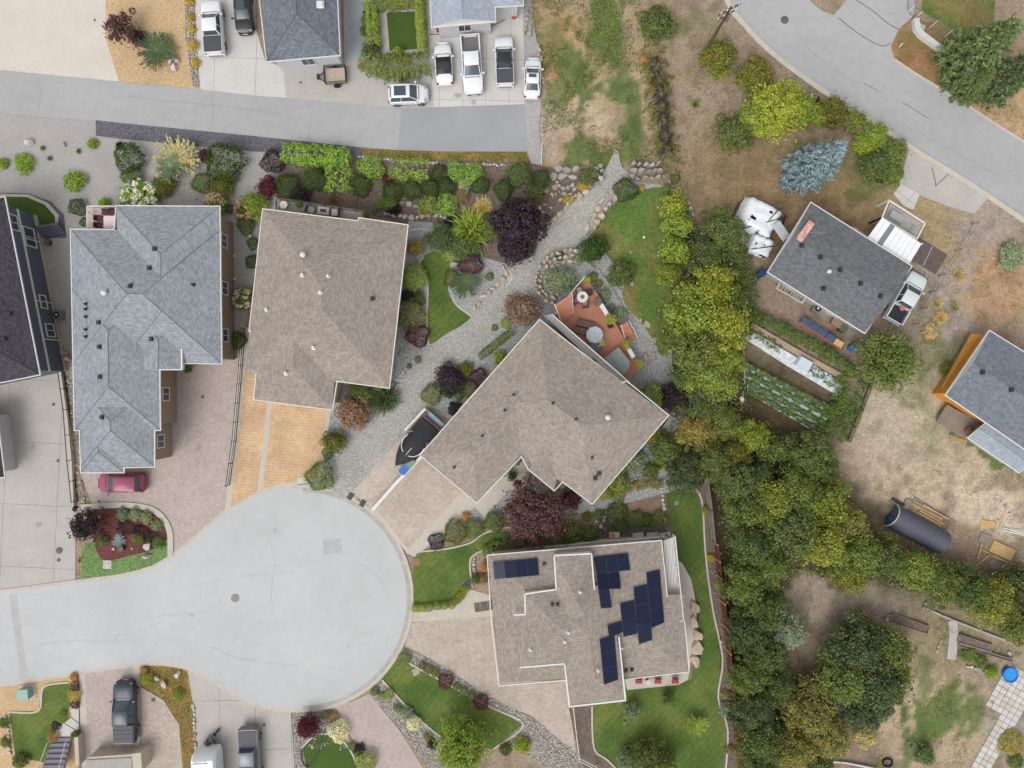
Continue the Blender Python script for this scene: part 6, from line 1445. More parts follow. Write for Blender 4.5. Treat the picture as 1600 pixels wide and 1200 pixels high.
root = empty('outdoor_mat', W(927, 544, zd), math.radians(-52), 'slate grey square cover flat against the house wall by the hot tub', 'mat'); root.location.z = zd; o = MB().box(0, 0, .3, 1.2, 1.3, .6).link('cover', plain('slate_cover', c(112, 112, 118), .8), root); bevel(o, .08)
def bench(px, py, ang, L_, label):
    rt = empty('planter_bench', W(px, py, zd + .4), math.radians(ang), label, 'bench'); rt.location.z = zd
    o = MB().box(0, 0, .42, L_, .42, .07).link('seat', M['white'], rt); [MB().box(s * L_ * .42, 0, .19, .08, .36, .38).link('leg', M['white'], rt) for s in (-1, 1)]
bench(944, 484, -58, 1.25, 'white bench on the upper right edge of the red deck'); bench(985, 550, -60, 1.25, 'white bench near the lower deck stairs')
def pot(px, py, z, r_, mat, label, plantc=None, flow=None, h_=.45):
    rt = empty('plant_pot', W(px, py, z + h_), 0, label, 'plant pot'); rt.location.z = z
    MB().cyl(0, 0, 0, h_, r_ * .75, 16, r_).link('pot', mat, rt); MB().cyl(0, 0, h_ + .001, h_ + .01, r_ * .88, 16).link('soil', M['mulch'], rt)
    if plantc: f = link('foliage', proto('loose'), None, rt, (0, 0, h_ - .1), (0, 0, R.uniform(0, 6)), (r_ * 1.5, r_ * 1.5, r_ * 1.5)); f.color = vcol(plantc)
    if flow: f = link('bloom', proto('blooms'), None, rt, (0, 0, h_ - .05), (0, 0, R.uniform(0, 6)), (r_ * 1.2, r_ * 1.2, r_ * 1.2)); f.color = vcol(flow)
dp = plain('dark_pot', c(62, 58, 66), .6); tp = plain('terracotta', c(170, 100, 70), .8)
pot(917, 437, zd, .3, dp, 'dark pot of yellow flowers at the top corner of the red deck', 'lg', 'ye'); pot(954, 500, zd, .4, dp, 'purple and yellow flower tub in the middle of the deck edge', 'yl', 'ye'); pot(954, 508, zd, .26, dp, 'purple foliage pot just below the yellow flower tub', 'pu')
pot(978, 538, zd, .35, dp, 'lime green potted plant beside the lower deck stairs', 'yl'); pot(998, 569, zd, .35, dp, 'yellow green pot at the lowest corner of the red deck', 'yl', 'ye'); pot(934, 472, zd, .45, plain('brown_table', c(120, 80, 76), .7), 'broad brown round pot left of the white bench')
pot(956, 480, .0, .3, M['black'], 'black pot outside the deck by the white bench'); pot(955, 812, .0, .33, M['black'], 'black round pot by the vegetable bed terrace'); pot(945, 827, .0, .3, M['black'], 'second black round pot closer to the solar roofed house')
pot(800, 744, .0, .35, dp, 'potted dark shrub in the entry notch of the diagonal house', 'dg'); pot(809, 724, .0, .3, paleb, 'white pot in the narrow roof notch of the diagonal house'); pot(118, 1147, .1, .3, dp, 'green potted plant at the top of the entry steps', 'mg'); pot(73, 378, .05, .33, M['black'], 'black round tub at the foot of the slate steps')
pot(1515, 673, .85, .32, tp, 'orange terracotta pot on the weathered grey deck'); pot(188, 858, .0, .32, M['black'], 'black glazed ornament on the red mulch island'); pot(614, 602, .0, .28, M['black'], 'black pot at the lower right corner of the brown roofed house')
pot(467, 319, 2.6, .28, dp, 'green potted shrub on the pale deck behind the brown roof', 'mg'); pot(572, 335, 2.6, .3, dp, 'green potted shrub at the right end of the pale deck', 'mg')
pot(927, 567, 2.9, .3, dp, 'green potted plant on the balcony strip', 'mg'); pot(261, 656, .05, .35, dp, 'spiky green potted palm by the garage wall', 'dg'); pot(293, 577, .05, .3, dp, 'green potted fern by the blue-grey gable', 'mg')
rtable(443, 320, 2.6, .38, plain('cream_round_top', c(212, 208, 196), .5), 'small cream round table at the left of the pale deck')
root = empty('fire_table', W(505, 329, 3.2), math.radians(-6), 'square pale fire table between two deck chairs', 'table'); root.location.z = 2.6
MB().box(0, 0, .3, 1.1, .75, .6).link('table_body', plain('stone_table', c(168, 160, 158), .7), root); MB().box(0, 0, .605, .6, .28, .02).link('burner', M['dark'], root)
chair(485, 328, 2.6, -20, dm, 'dark chair left of the square fire table', cush=greyc, s=.72); chair(524, 332, 2.6, 180, dm, 'pale cushioned chair right of the square fire table', cush=plain('cream_cushion', c(190, 182, 168), .9), s=.72)
root = empty('dining_table', W(171, 347, 3.5), 0, 'cream dining table on the red chaired balcony', 'table'); root.location.z = 2.8; MB().box(0, 0, .7, 1.1, 1.2, .05).link('tabletop', plain('cream_table', c(226, 206, 204), .5), root); [MB().box(a * .45, b_ * .5, .34, .06, .06, .66).link('leg', M['white'], root) for a in (-1, 1) for b_ in (-1, 1)]
for x, y, a, w_ in ((154, 341, 0, 'upper left'), (154, 352, 0, 'lower left'), (165, 332, -90, 'top left'), (175, 331, -90, 'top right')): chair(x, y, 2.8, a, dm, f'dark red cushioned balcony chair, {w_} of the cream table', cush=redc, s=.5)
MB_ = MB().box(0, 0, .9, .5, .5, 1.8)
root = empty('gas_grill', W(1312, 505, .9), math.radians(-30), 'covered grill with brown table top behind the bungalow', 'grill'); root.location.z = 0
MB().box(0, 0, .8, 1.5, .9, .06).link('tabletop', plain('brown_canvas', c(150, 126, 108), .8), root); MB().box(0, 0, .4, 1.2, .6, .74).link('cabinet', plain('orange_wood_cabinet', c(150, 96, 62), .7), root)
root = empty('waste_bin', W(1318, 514, .8), math.radians(-30), 'dark green bin beside the brown table under the bungalow eave', 'bin'); root.location.z = 0; MB().box(0, 0, .45, .6, .6, .9).link('bin_body', plain('dark_green_bin', c(70, 84, 66), .6), root); MB().box(0, 0, .93, .68, .68, .05).link('lid', plain('dark_green_lid', c(84, 100, 80), .6), root)
root = empty('trestle_table', W(1285, 520, .7), math.radians(-33), 'long narrow bench of blue boards with orange frame behind the bungalow', 'work bench'); root.location.z = 0
for i in range(5): MB().box(-2.0 + i * .98, 0, .75, .9, .62, .04).link('board', M['woodn'] if i == 4 else plain('blue_board', c(70, 88, 120), .6), root)
MB().box(-.1, -.38, .7, 5.0, .1, .1).link('frame', plain('orange_frame', c(170, 90, 60), .7), root); [MB().box(x, 0, .34, .08, .5, .66).link('leg', M['woodg'], root) for x in (-2.3, -.9, .6, 2.2)]
root = empty('lattice_rack', W(1236, 457, .8), math.radians(-30), 'pale wire rack full of pots along the bungalow wall', 'rack'); root.location.z = 0
for s in (-1, 1): MB().box(0, s * .4, .9, 3.0, .06, .06).link('rail', M['white'], root); MB().box(s * 1.5, 0, .9, .06, .8, .06).link('rail', M['white'], root)
for i in range(9): MB().box(-1.35 + i * .34, 0, .88, .03, .76, .03).link('wire', M['white'], root)
for i in range(3): MB().box(-1.4 + i * 1.4, 0, .43, .06, .06, .84).link('post', M['woodg'], root)
sheet('patio', [(1238, 462), (1258, 478), (1330, 530), (1348, 530), (1352, 512), (1270, 450), (1250, 445)], M['woodg'])
root = empty('gazebo_table', W(1402, 338, .8), math.radians(-30), 'pale rectangular patio table inside the open pergola', 'table'); root.location.z = 0; o = MB().box(0, 0, .72, 1.4, .75, .05).link('tabletop', plain('pale_glass_top', c(176, 182, 184), .2), root); bevel(o, .02); [MB().box(a * .6, b_ * .3, .35, .05, .05, .7).link('leg', M['white'], root) for a in (-1, 1) for b_ in (-1, 1)]
root = empty('rubber_mat', W(1449, 400), math.radians(58), 'two dark rubber mats with pale strip beside the carport', 'mat'); [MB().box(0, s * .85, .03, 2.3, 1.6, .05).link('mat', plain('dark_rubber', c(102, 88, 90), .8, var=.15), root) for s in (-1, 1)]; MB().box(0, 0, .07, 2.1, .06, .05, .12).link('strip', M['kerb'], root)
root = empty('ground_sheet', W(1432, 437), math.radians(58), 'flat dark sheet under the nose of the bungalow pickup', 'sheet'); MB().box(0, 0, .02, 1.4, 2.0, .02).link('sheet', plain('dark_rubber', (0, 0, 0, 1)), root)  # thin dark panel on the ground below the truck's nose
# patio set under the solar house eave
for x, lb in ((998, 'left one of three under the solar house eave'), (1028, 'middle one of three under the solar house eave'), (1055, 'right one of three under the solar house eave')): chair(x, 1064, .02, -90, plain('red_metal', c(160, 60, 66), .5), 'red patio chair, ' + lb, s=.55, cush=plain('red_metal', (0, 0, 0, 1)))
rtable(1013, 1067, .02, .3, paleb, 'small pale table between the red patio chairs')
# items behind the parapet north of the solar house
root = empty('storage_box', W(960, 836, .5), math.radians(6), 'beige box with red top between black pot and parapet', 'storage box'); root.location.z = 0; o = MB().box(0, 0, .3, 1.0, .55, .6).link('box_body', paleb, root); MB().box(-.2, 0, .62, .4, .4, .03).link('lid', plain('faded_red', c(200, 110, 110), .6), root)
for i, (x, lb) in enumerate(((997, 'left'), (1019, 'middle'), (1038, 'right'))): root = empty('cold_frame', W(x, 837, .3), math.radians(8), f'grey planter tray behind the solar house parapet, {lb} of three', 'planter'); root.location.z = 0; MB().box(0, 0, .2, 1.2, .75, .4).link('tray', M['steel'], root); MB().box(0, 0, .41, 1.0, .6, .02).link('cover', M['conc2'], root)
# garden plot with white plastic mulch rows
def strip_bed(px, label, ph):
    rt = empty('mulch_film', W(*px[0]), 0, label, 'plastic mulch'); mb = MB(rt.location); P = wpts(px)
    mb.prism(P, 0, .09); mb.link('film', plain('white_film', c(214, 220, 224), .4, var=.25), rt); return rt
strip_bed([(1160, 527), (1180, 520), (1240, 556), (1318, 600), (1308, 618), (1230, 572)], 'wide white plastic film along the upper vegetable row', 0)
strip_bed([(1165, 566), (1298, 634), (1300, 642), (1278, 678), (1168, 614)], 'broad white plastic film under the four green vegetable rows', 1)
for i, q in enumerate(([(1166, 571), (1294, 638)], [(1167, 584), (1290, 648)], [(1167, 597), (1284, 660)], [(1168, 610), (1278, 671)])): hedge('vegetable_row', q, .5, .4, 'mg', f'{ORD[i]} green vegetable row below the brown strip of the garden plot', 'vegetables', dens=150, leaf=.11, wob=.25, z0=.05, kind='stuff')
for i, q in enumerate(([(1185, 525), (1215, 545)], [(1268, 578), (1312, 606)])): hedge('vegetable_row', q, .8, .4, 'mg', ('leafy plants on the left end of the wide white film', 'leafy plants on the right end of the wide white film')[i], 'vegetables', dens=90, leaf=.1, wob=.3, z0=.08, kind='stuff')
hedge('bean_row', [(1172, 492), (1225, 516), (1290, 552), (1330, 580)], 1.0, .9, 'mg', 'long green bean row between bungalow patio and timber edging', 'vegetables', dens=110, leaf=.11, wob=.25, kind='stuff')
hedge('vine_bed', [(1330, 598), (1318, 635), (1302, 672)], 2.4, .8, 'mg', 'bushy green bed right of the vegetable rows', 'vegetables', dens=120, leaf=.12, wob=.3, kind='stuff')
root = empty('cold_frame', W(1257, 568, .5), math.radians(-30), 'white cloche box standing in the vegetable plot', 'cold frame'); root.location.z = .09; o = MB().box(0, 0, .3, 1.6, 1.1, .6, taper=.85).link('frame_box', plain('milky_plastic', c(206, 216, 226), .3), root); bevel(o, .05); MB().box(2.0, -.1, .12, 2.2, .9, .25).link('low_cloche', plain('milky_plastic', (0, 0, 0, 1)), root)
root = empty('bed_frame', W(1151, 625), math.radians(80), 'pale timber cold frame of loose poles left of the vegetable rows', 'timber frame')
for x, y, a, L_ in ((0, .55, 0, 2.0), (0, -.55, 5, 2.0), (-1, 0, 90, 1.1), (-.3, 0, 100, 1.1), (.3, .1, 70, 1.1)): MB().box(x, y, .1, L_, .08, .08, math.radians(a)).link('pole', M['woodn'], root)
root = empty('white_sack', W(1160, 624, .3), .3, 'white sack at the end of the loose pole frame', 'sack'); root.location.z = 0; o = MB().box(0, 0, .2, .45, .7, .4, taper=.7).link('sack', TARP, root); bevel(o, .1)
# bits: flags, hoses, boxes
root = empty('red_flag', W(755, 871), .4, 'small red and white flag in the flower bed by the solar roof', 'flag'); MB().tube((0, 0, 0), (0, 0, 1.3), .02).link('pole', M['white'], root); MB().box(.28, 0, 1.1, .55, .02, .32, 0, .9).link('flag_cloth', plain('flag_red_white', c(206, 60, 60), .7, var=.3), root)
mb = MB(); hz = catmull([(508, 1140), (500, 1165), (488, 1192), (480, 1198), (472, 1188), (471, 1172)], 5); hz = [W(*p) for p in hz]; [mb.tube(a + Vector((0, 0, .12)), b + Vector((0, 0, .12)), .06) for a, b in zip(hz, hz[1:])]; o = mb.link('garden_hose', M['black'], None); tag(o, 'black hose looping round the bottom turf patch', 'hose')
mb = MB(); hz = catmull([(672, 54), (700, 54), (740, 47), (765, 42), (790, 30), (796, 12)], 5); hz = [W(*p) for p in hz]; [mb.tube(a + Vector((0, 0, .08)), b + Vector((0, 0, .08)), .03) for a, b in zip(hz, hz[1:])]; o = mb.link('garden_hose', M['dark'], None); tag(o, 'thin dark hose across the white vehicles driveway', 'hose')
root = empty('toy_tricycle', W(687, 47), .3, 'small red and white toy beside the pale blue gable', 'toy'); MB().box(0, 0, .25, .7, .45, .4).link('body', plain('toy_red', c(170, 70, 66), .5, var=.4), root); MB().box(.5, 0, .15, .4, .35, .3).link('tray', M['white'], root)
for x, y, lb in ((798, 24, 'red-orange cone shaped bucket at the top right of the vehicle driveway'), (803, 26, 'second red bucket by the white fence post')): rt = empty('red_bucket', W(x, y), 0, lb, 'bucket'); MB().cyl(0, 0, 0, .5, .3, 14, .4).link('bucket', plain('orange_red', c(214, 74, 50), .6), rt); MB().cyl(0, 0, .501, .52, .33, 14).link('lid', plain('orange_red', (0, 0, 0, 1)), rt)
root = empty('red_bracket', W(126, 873), .5, 'small rusty red bracket at the left of the island grass', 'bracket'); MB().box(0, 0, .1, .5, .08, .1).link('bar', plain('rust_red', c(130, 60, 54), .7), root); MB().box(-.2, -.15, .1, .08, .35, .1).link('bar', plain('rust_red', (0, 0, 0, 1)), root)
o = MB().cyl(0, 0, .02, .04, .12, 10).link('utility_marking', plain('pink_paint_spot', c(226, 80, 130), .8), None, loc=tuple(W(143, 925))); tag(o, 'tiny pink paint spot on the street', 'paint mark')
for x, y, lb in ((758, 755, 'dark doormat left of the front entrance walkway'), (786, 752, 'dark mat nearer the door of the diagonal house')): rt = empty('door_mat', W(x, y), math.radians(48), lb, 'door mat'); MB().box(0, 0, .05, 1.0, .55, .03).link('mat', plain('mat_grey', c(120, 112, 104), .9), rt)
root = empty('entry_steps', W(760, 947), math.radians(8), 'dark patterned paver steps leading to the solar house entrance', 'steps')
for i in range(6): MB().box(-1.0 + i * .42, 0, .06, .38, .85, .1).link('paver', plain('dark_paver', c(128, 116, 112), .9, var=.2) if i % 2 else M['mulch'], root)
root = empty('bicycle_tyre', W(1386, 1191), 0, 'old dark tyre lying at the bottom of the lower right yard', 'tyre'); mb = MB()
for i in range(24): t0, t1 = i * math.pi / 12, (i + 1) * math.pi / 12; mb.tube((.48 * math.cos(t0), .4 * math.sin(t0), .1), (.48 * math.cos(t1), .4 * math.sin(t1), .1), .1)
mb.link('tyre', M['rubber'], root)
wall([(1290, 1187), (1320, 1190), (1370, 1200)], .12, .3, M['white'], 'thin white board edge at the bottom of the lower right yard', cat='edging')
for x, y, lb in ((1161, 480, 'white post light at the garden gate'), (1005, 372, 'small white globe light on the right-hand lawn'), (369, 401, 'upper white path light right of the blue-grey house'), (369, 437, 'middle white path light right of the blue-grey house'), (362, 509, 'lower white path light right of the blue-grey house'), (393, 370, 'white path light near the pink hydrangeas'), (1124, 1000, 'white garden light midway along the fence bed')):
    rt = empty('garden_light', W(x, y), 0, lb, 'garden light'); MB().cyl(0, 0, 0, .4, .03, 8).link('stem', M['steel'], rt); MB().dome(0, 0, .4, .14, .14).link('globe', M['white'], rt)
root = empty('stop_curb', W(470, 505), 0); bpy.data.objects.remove(root)

# ================================================================ PLANTS
P = plant
# ---- clipped balls and small shrubs, left bank and top-left
for k, x, y, r, cl, h, lb in (
    ('juniper', 245, 80, 34, 'cd', 1.1, 'wide spreading green juniper on the tan gravel yard at the top left'),
    ('sparse', 187, 42, 27, 'wine', 3.2, 'thin purple leaved tree on the tan gravel at the top left'),
    ('loose', 215, 58, 15, 'pu', .8, 'dark shrub between the thin purple tree and the green juniper'),
    ('loose', 297, 3, 7, 'ye', .5, 'yellow shrub on the rock border, cut by the top edge'), ('loose', 297, 27, 7, 'ye', .5, 'yellow shrub on the rock border, second from the top'),
    ('loose', 299, 46, 7, 'ye', .5, 'yellow shrub on the rock border, middle of the five'), ('loose', 302, 71, 9, 'ye', .6, 'largest golden shrub on the rock border, fourth from the top'), ('loose', 305, 98, 8, 'ye', .5, 'golden shrub at the lower end of the rock border'),
    ('loose', 144, 225, 9, 'yg', .5, 'yellowish shrub just below the upper lane on the left gravel'), ('loose', 3, 255, 10, 'lg', .6, 'lime shrub cut by the left edge on the gravel bank'),
    ('loose', 36, 255, 17, 'lg', .7, 'spreading lime green shrub near the left edge on gravel'), ('loose', 116, 283, 18, 'yg', .9, 'lime green shrub above the ball shrub on the left gravel'),
    ('spiky', 66, 231, 5, 'gg', .3, 'tiny grey-green tuft beside the flat boulder'), ('spiky', 122, 236, 5, 'gg', .3, 'tiny green tuft right of the small pale boulder'), ('spiky', 77, 247, 5, 'gg', .3, 'tiny grey tuft lowest of three on the left gravel'),
    ('ball', 201, 247, 21, 'dg', 1.7, 'large dark green ball shrub at the left of the gravel bank'), ('spiky', 186, 227, 8, 'pu', .5, 'little dark purple shrub touching the first dark green ball'),
    ('ball', 205, 276, 14, 'mg', 1.1, 'mid green ball shrub right below the first dark green ball'), ('juniper', 275, 250, 40, 'st', 1.6, 'feathery straw and green tamarisk bush on the gravel bank'),
    ('juniper', 268, 262, 26, 'gg', 1.9, 'green centre clump growing inside the feathery straw bush'), ('loose', 256, 291, 20, 'ol', 1.0, 'olive bush speckled yellow below the feathery bush'),
    ('ball', 351, 253, 28, 'dg', 2.1, 'biggest dark green ball shrub below the dark gravel strip'), ('loose', 320, 243, 12, 'ma', .8, 'maroon shrub left of the biggest dark green ball'),
    ('ball', 315, 286, 14, 'mg', 1.0, 'green ball shrub between olive and yellow bushes above the blue-grey roof'), ('loose', 347, 292, 23, 'ol', 1.0, 'yellow flowering mixed bush below the biggest dark green ball'),
    ('loose', 162, 318, 10, 'lg', .7, 'lime shrub peeping out above the red chaired balcony'), ('ball', 120, 323, 13, 'dg', 1.0, 'dark green ball left of the red chaired balcony'), ('ball', 132, 347, 7, 'dg', .7, 'small dark ball against the red chaired balcony'),
    ('loose', 397, 322, 23, 'yg', 1.3, 'bright lime bush at the top left corner of the brown roof'), ('ball', 384, 352, 13, 'mg', .9, 'green ball below the pink-cream hydrangeas'), ('ball', 359, 326, 7, 'dg', .6, 'small dark green ball between two pink hydrangeas'),
    ('ball', 395, 380, 9, 'mg', .6, 'green ball half hidden along the left wall of the brown roof'), ('ball', 394, 409, 11, 'dg', .8, 'dark green ball second along the left wall of the brown roof'), ('ball', 372, 532, 12, 'dg', .9, 'dark green shrub by the bottom gate of the side path'),
    ('ball', 427, 252, 18, 'pu', 1.3, 'dark purple ball shrub left of the lime hedge'), ('loose', 418, 292, 18, 'ma', 1.2, 'maroon shrub above the brown roof top-left corner'), ('ball', 450, 290, 19, 'dg', 1.4, 'dark green ball right of the maroon shrub'),
    ('ball', 492, 280, 18, 'dg', 1.3, 'dark green ball below the lime hedge corner'), ('loose', 470, 308, 16, 'pu', .9, 'dark purple low shrub behind the pale deck'), ('spiky', 520, 312, 14, 'ru', .6, 'tan purple grass behind the pale deck'),
    ('ball', 563, 289, 16, 'dg', 1.2, 'dark green ball at the lower right of the lime hedge'), ('loose', 605, 280, 10, 'ma', .6, 'maroon tinged low shrub among the ball shrubs'),
    ('ball', 580, 262, 20, 'lg', 1.1, 'oval pale green clipped shrub right of the lime hedge'), ('ball', 613, 301, 16, 'dg', 1.0, 'dark green ball under the oval pale green shrub'), ('ball', 644, 296, 14, 'dg', 1.1, 'dark green ball under the long pale clipped shrub, left'),
    ('ball', 672, 294, 13, 'dg', 1.1, 'dark green ball under the long pale clipped shrub, middle'), ('ball', 697, 292, 13, 'dg', 1.1, 'dark green ball under the long pale clipped shrub, right'), ('ball', 687, 270, 13, 'dg', 1.2, 'dark green ball squeezed right of the long pale clipped shrub'),
    ('ball', 712, 268, 16, 'lg', 1.0, 'pale green clipped shrub, left of a touching pair'), ('ball', 740, 270, 16, 'lg', 1.0, 'pale green clipped shrub, right of a touching pair'), ('loose', 726, 288, 13, 'sv', .8, 'silvery shrub between the pale pair and dark balls'),
    ('ball', 751, 289, 14, 'dg', 1.1, 'dark green ball right of the silvery shrub'), ('ball', 786, 296, 15, 'dg', 1.1, 'dark green ball alone right of the silvery shrub'), ('ball', 811, 272, 18, 'mg', 1.4, 'mid green ball below the end of the upper lane'),
    ('ball', 846, 279, 14, 'dg', 1.2, 'dark green ball at the right end of the shrub bank'), ('loose', 838, 301, 16, 'fd', 1.1, 'loose green bush at the bank end above the black tree'), ('loose', 609, 315, 14, 'fm', .8, 'green shrub above the low rock ledge, left'),
    ('ball', 670, 320, 15, 'yg', 1.1, 'bright lime ball above the crescent lawn bed'), ('ball', 698, 318, 17, 'lg', 1.1, 'green-lime ball right of the bright lime ball'), ('loose', 721, 306, 13, 'ru', .7, 'rusty red shrub beside the pair of lime balls'),
    ('spiky', 616, 327, 15, 'pu', .8, 'dark purple grass on the rock ledge behind the brown roof'), ('spiky', 705, 345, 14, 'pu', .8, 'dark purple grass left of the bright spreading lime shrub'), ('spiky', 755, 322, 18, 'st', .8, 'tan ornamental grass left of the black-purple tree'),
    ('spiky', 660, 330, 10, 'st', .5, 'small tan grass on the second rock ledge'), ('loose', 592, 320, 9, 'fm', .6, 'small green shrub at the right end of the pale deck'),
    # middle garden
    ('spiky', 736, 358, 40, 'yg', 1.9, 'bright yellow-green fountain shaped shrub near the black-purple tree'), ('loose', 768, 352, 20, 'fm', 1.6, 'green bush between fountain shrub and black-purple tree'), ('loose', 690, 372, 24, 'cd', 1.4, 'grey-green bush left of the bright fountain shrub'),
    ('loose', 724, 388, 24, 'fd', 1.3, 'deep green bush below the bright fountain shrub'), ('ball', 703, 395, 13, 'lg', .9, 'small lime ball at the top of the crescent lawn'), ('loose', 650, 386, 15, 'fo', .8, 'orange and green mottled shrub beside the top right corner of the brown roof'),
    ('ball', 735, 412, 18, 'ma', 1.1, 'maroon ball shrub right of the crescent lawn'), ('ball', 648, 434, 20, 'yg', 1.4, 'bright lime ball between brown roof and crescent lawn'), ('loose', 637, 462, 12, 'pu', .8, 'dark maroon shrub under the bright lime ball'),
    ('loose', 654, 466, 12, 'fd', .8, 'dark green shrub under the bright lime ball'), ('ball', 642, 492, 21, 'fm', 1.5, 'olive green upright ball beside the white air conditioner'), ('ball', 653, 524, 17, 'ma', 1.0, 'maroon ball at the lower tip of the gravel by the crescent lawn'),
    ('ball', 706, 435, 13, 'ol', .9, 'olive ball left of the dark green mound'), ('juniper', 729, 443, 27, 'cd', 1.4, 'dark green mound in the middle bed right of the crescent lawn'), ('ball', 765, 432, 6, 'ol', .4, 'tiny olive ball inside the stone edging'),
    ('ball', 653, 562, 5, 'fm', .4, 'tiny green ball on the lower gravel, right one'), ('ball', 639, 572, 4, 'fd', .3, 'tiny dark green ball on the lower gravel, left one'), ('ball', 773, 512, 5, 'fd', .4, 'small dark plant near the curving garden path'), ('ball', 791, 504, 8, 'yg', .5, 'small lime plant at the garden path end'),
    ('loose', 781, 558, 12, 'yg', .8, 'bright green shrub below the low curved hedge'), ('loose', 704, 592, 26, 'pu', 1.5, 'dark purple loose bush above the diagonal house left eave'), ('ball', 748, 590, 13, 'ma', 1.0, 'maroon ball against the diagonal eave'),
    ('loose', 726, 578, 14, 'ol', .9, 'olive bush between purple and maroon shrubs'), ('ball', 674, 617, 15, 'fm', 1.1, 'bright green ball beside the gravel path above the boat'), ('loose', 700, 610, 14, 'dg', .9, 'dark bush right of the bright green ball'),
    ('ball', 717, 618, 7, 'mg', .6, 'small green ball by the diagonal eave'), ('ball', 733, 607, 13, 'ol', .9, 'olive ball close to the diagonal eave'), ('loose', 712, 640, 14, 'pu', .9, 'dark purple shrub beside the boat stern'),
    ('loose', 562, 612, 20, 'fd', 1.3, 'dark green bush under the brown roof lower right'), ('spiky', 598, 622, 30, 'cd', 1.6, 'olive spiky shrub with pale branches beside the gravel path'), ('loose', 594, 602, 14, 'lg', .9, 'lime shrub under the brown roof eave'),
    ('loose', 553, 646, 29, 'ru', 1.7, 'rusty orange-pink bush beside the orange paving'), ('loose', 522, 690, 20, 'ol', 1.5, 'olive and red mottled ball by the orange paving'), ('ball', 511, 709, 8, 'mg', .6, 'small green shrub under the mottled ball'),
    ('ball', 500, 745, 21, 'fm', 1.7, 'green ball shrub with orange tips at the top of the turning circle'), ('ball', 712, 832, 18, 'ol', 1.2, 'brownish olive ball on the blue gravel triangle'), ('ball', 741, 826, 14, 'fm', 1.0, 'green ball right of the brownish olive one'),
    ('ball', 772, 815, 15, 'mg', 1.1, 'green ball left of the wine coloured tree'), ('ball', 682, 846, 12, 'pu', .6, 'heart shaped dark purple shrub on the gravel triangle'), ('loose', 728, 807, 8, 'orange', .5, 'orange flowering plant at the tip of the gravel triangle'),
    ('loose', 758, 885, 8, 'orange', .5, 'orange red flowers left of the solar house wall'), ('loose', 756, 905, 10, 'ru', .6, 'pinkish flowering plant nearer the solar house steps'), ('loose', 763, 860, 12, 'fm', .8, 'green plant at the corner of the solar house'),
    ('loose', 744, 905, 9, 'mg', .6, 'green plant left of the pinkish flowers'), ('spiky', 730, 912, 9, 'bs', .5, 'blue-grey tuft at the end of the lime hedge balls'),
    # path right side and around the deck
    ('loose', 816, 483, 29, 'ru', 1.8, 'rusty brown bush at the top corner of the diagonal roof'), ('loose', 876, 438, 25, 'gg', 1.2, 'grey-green shrub inside the stone ring'), ('loose', 928, 389, 24, 'dg', 1.6, 'dark green shrub between stone ring and right-hand lawn'),
    ('loose', 970, 428, 23, 'fd', 1.5, 'dark green bush intruding on the right-hand lawn'), ('ball', 875, 400, 7, 'dg', .6, 'small dark green plant above the stone ring'), ('ball', 927, 432, 7, 'fm', .5, 'small green tuft at the deck tip'),
    ('ball', 936, 443, 6, 'ol', .4, 'small olive tuft beside the deck tip'), ('loose', 944, 462, 12, 'gg', .7, 'grey-green low shrub along the outside of the deck'), ('loose', 968, 491, 13, 'gg', .7, 'grey-green low shrub near the white bench outside the deck'),
    ('loose', 902, 405, 10, 'gg', .6, 'greyish plant at the top of the stone ring'), ('loose', 920, 276, 17, 'fd', 1.1, 'green bush at the narrow top of the gravel path'), ('ball', 910, 291, 7, 'ye', .5, 'bright yellow plant left of the gravel path top'),
    ('ball', 977, 296, 18, 'dg', 1.4, 'dark green ball where the gravel path leaves the field'), ('loose', 1002, 293, 6, 'ye', .4, 'yellow plant among the boulder wall'), ('loose', 1043, 297, 11, 'fm', .8, 'green plant at the right end of the boulder wall'), ('ball', 1055, 279, 7, 'ol', .5, 'small olive shrub in dry grass above the lime trees'),
    ('ball', 888, 313, 7, 'ye', .4, 'yellow flowering plant beside the upper path stones'),
    # dry field
    ('med', 1026, 37, 31, 'fd', 2.4, 'round grey-green bush alone at the top of the dry field'), ('loose', 1005, 91, 9, 'orange', .6, 'orange shrub at the head of the dark brush line'),
    ('loose', 1122, 90, 31, 'ol', 1.8, 'olive bush at the foot of the utility pole'), ('loose', 1126, 114, 12, 'yg', 1.0, 'yellow tail of foliage below the pole bush'), ('spiky', 1087, 163, 6, 'ol', .3, 'lone weed in the bare dry field'),
    ('loose', 1180, 120, 32, 'ol', 1.8, 'dark olive bush behind the bright yellow tree'), ('med', 1150, 207, 33, 'fd', 2.2, 'deep green bush at the lower left of the bright yellow tree'),
    ('loose', 1272, 158, 10, 'ma', 1.2, 'red-maroon shrub right of the bright yellow tree'), ('loose', 1302, 196, 7, 'ma', .8, 'small red shrub above the blue spruce'), ('loose', 1300, 175, 26, 'ol', 1.6, 'brownish green shrub behind the blue spruce by the kerb'), ('loose', 1278, 182, 17, 'yg', 1.4, 'yellow-green shrub above the blue spruce'),
    ('loose', 1335, 192, 22, 'fm', 1.4, 'green kerbside shrub above the spruce tip'), ('loose', 1366, 212, 22, 'yg', 1.4, 'lime kerbside shrub right of the spruce tip'), ('loose', 1394, 238, 24, 'fm', 1.5, 'green kerbside shrub nearest the asphalt apron'),
    ('loose', 1368, 256, 30, 'fd', 1.6, 'grassy dark green shrub between spruce and asphalt apron'), ('loose', 1392, 272, 20, 'fm', 1.3, 'lowest green shrub beside the asphalt apron'), ('loose', 1376, 278, 9, 'pu', .7, 'small dark weed under the kerbside shrubs'),
    ('loose', 1350, 228, 20, 'yg', 1.4, 'yellow green shrub touching the spruce on its right'),
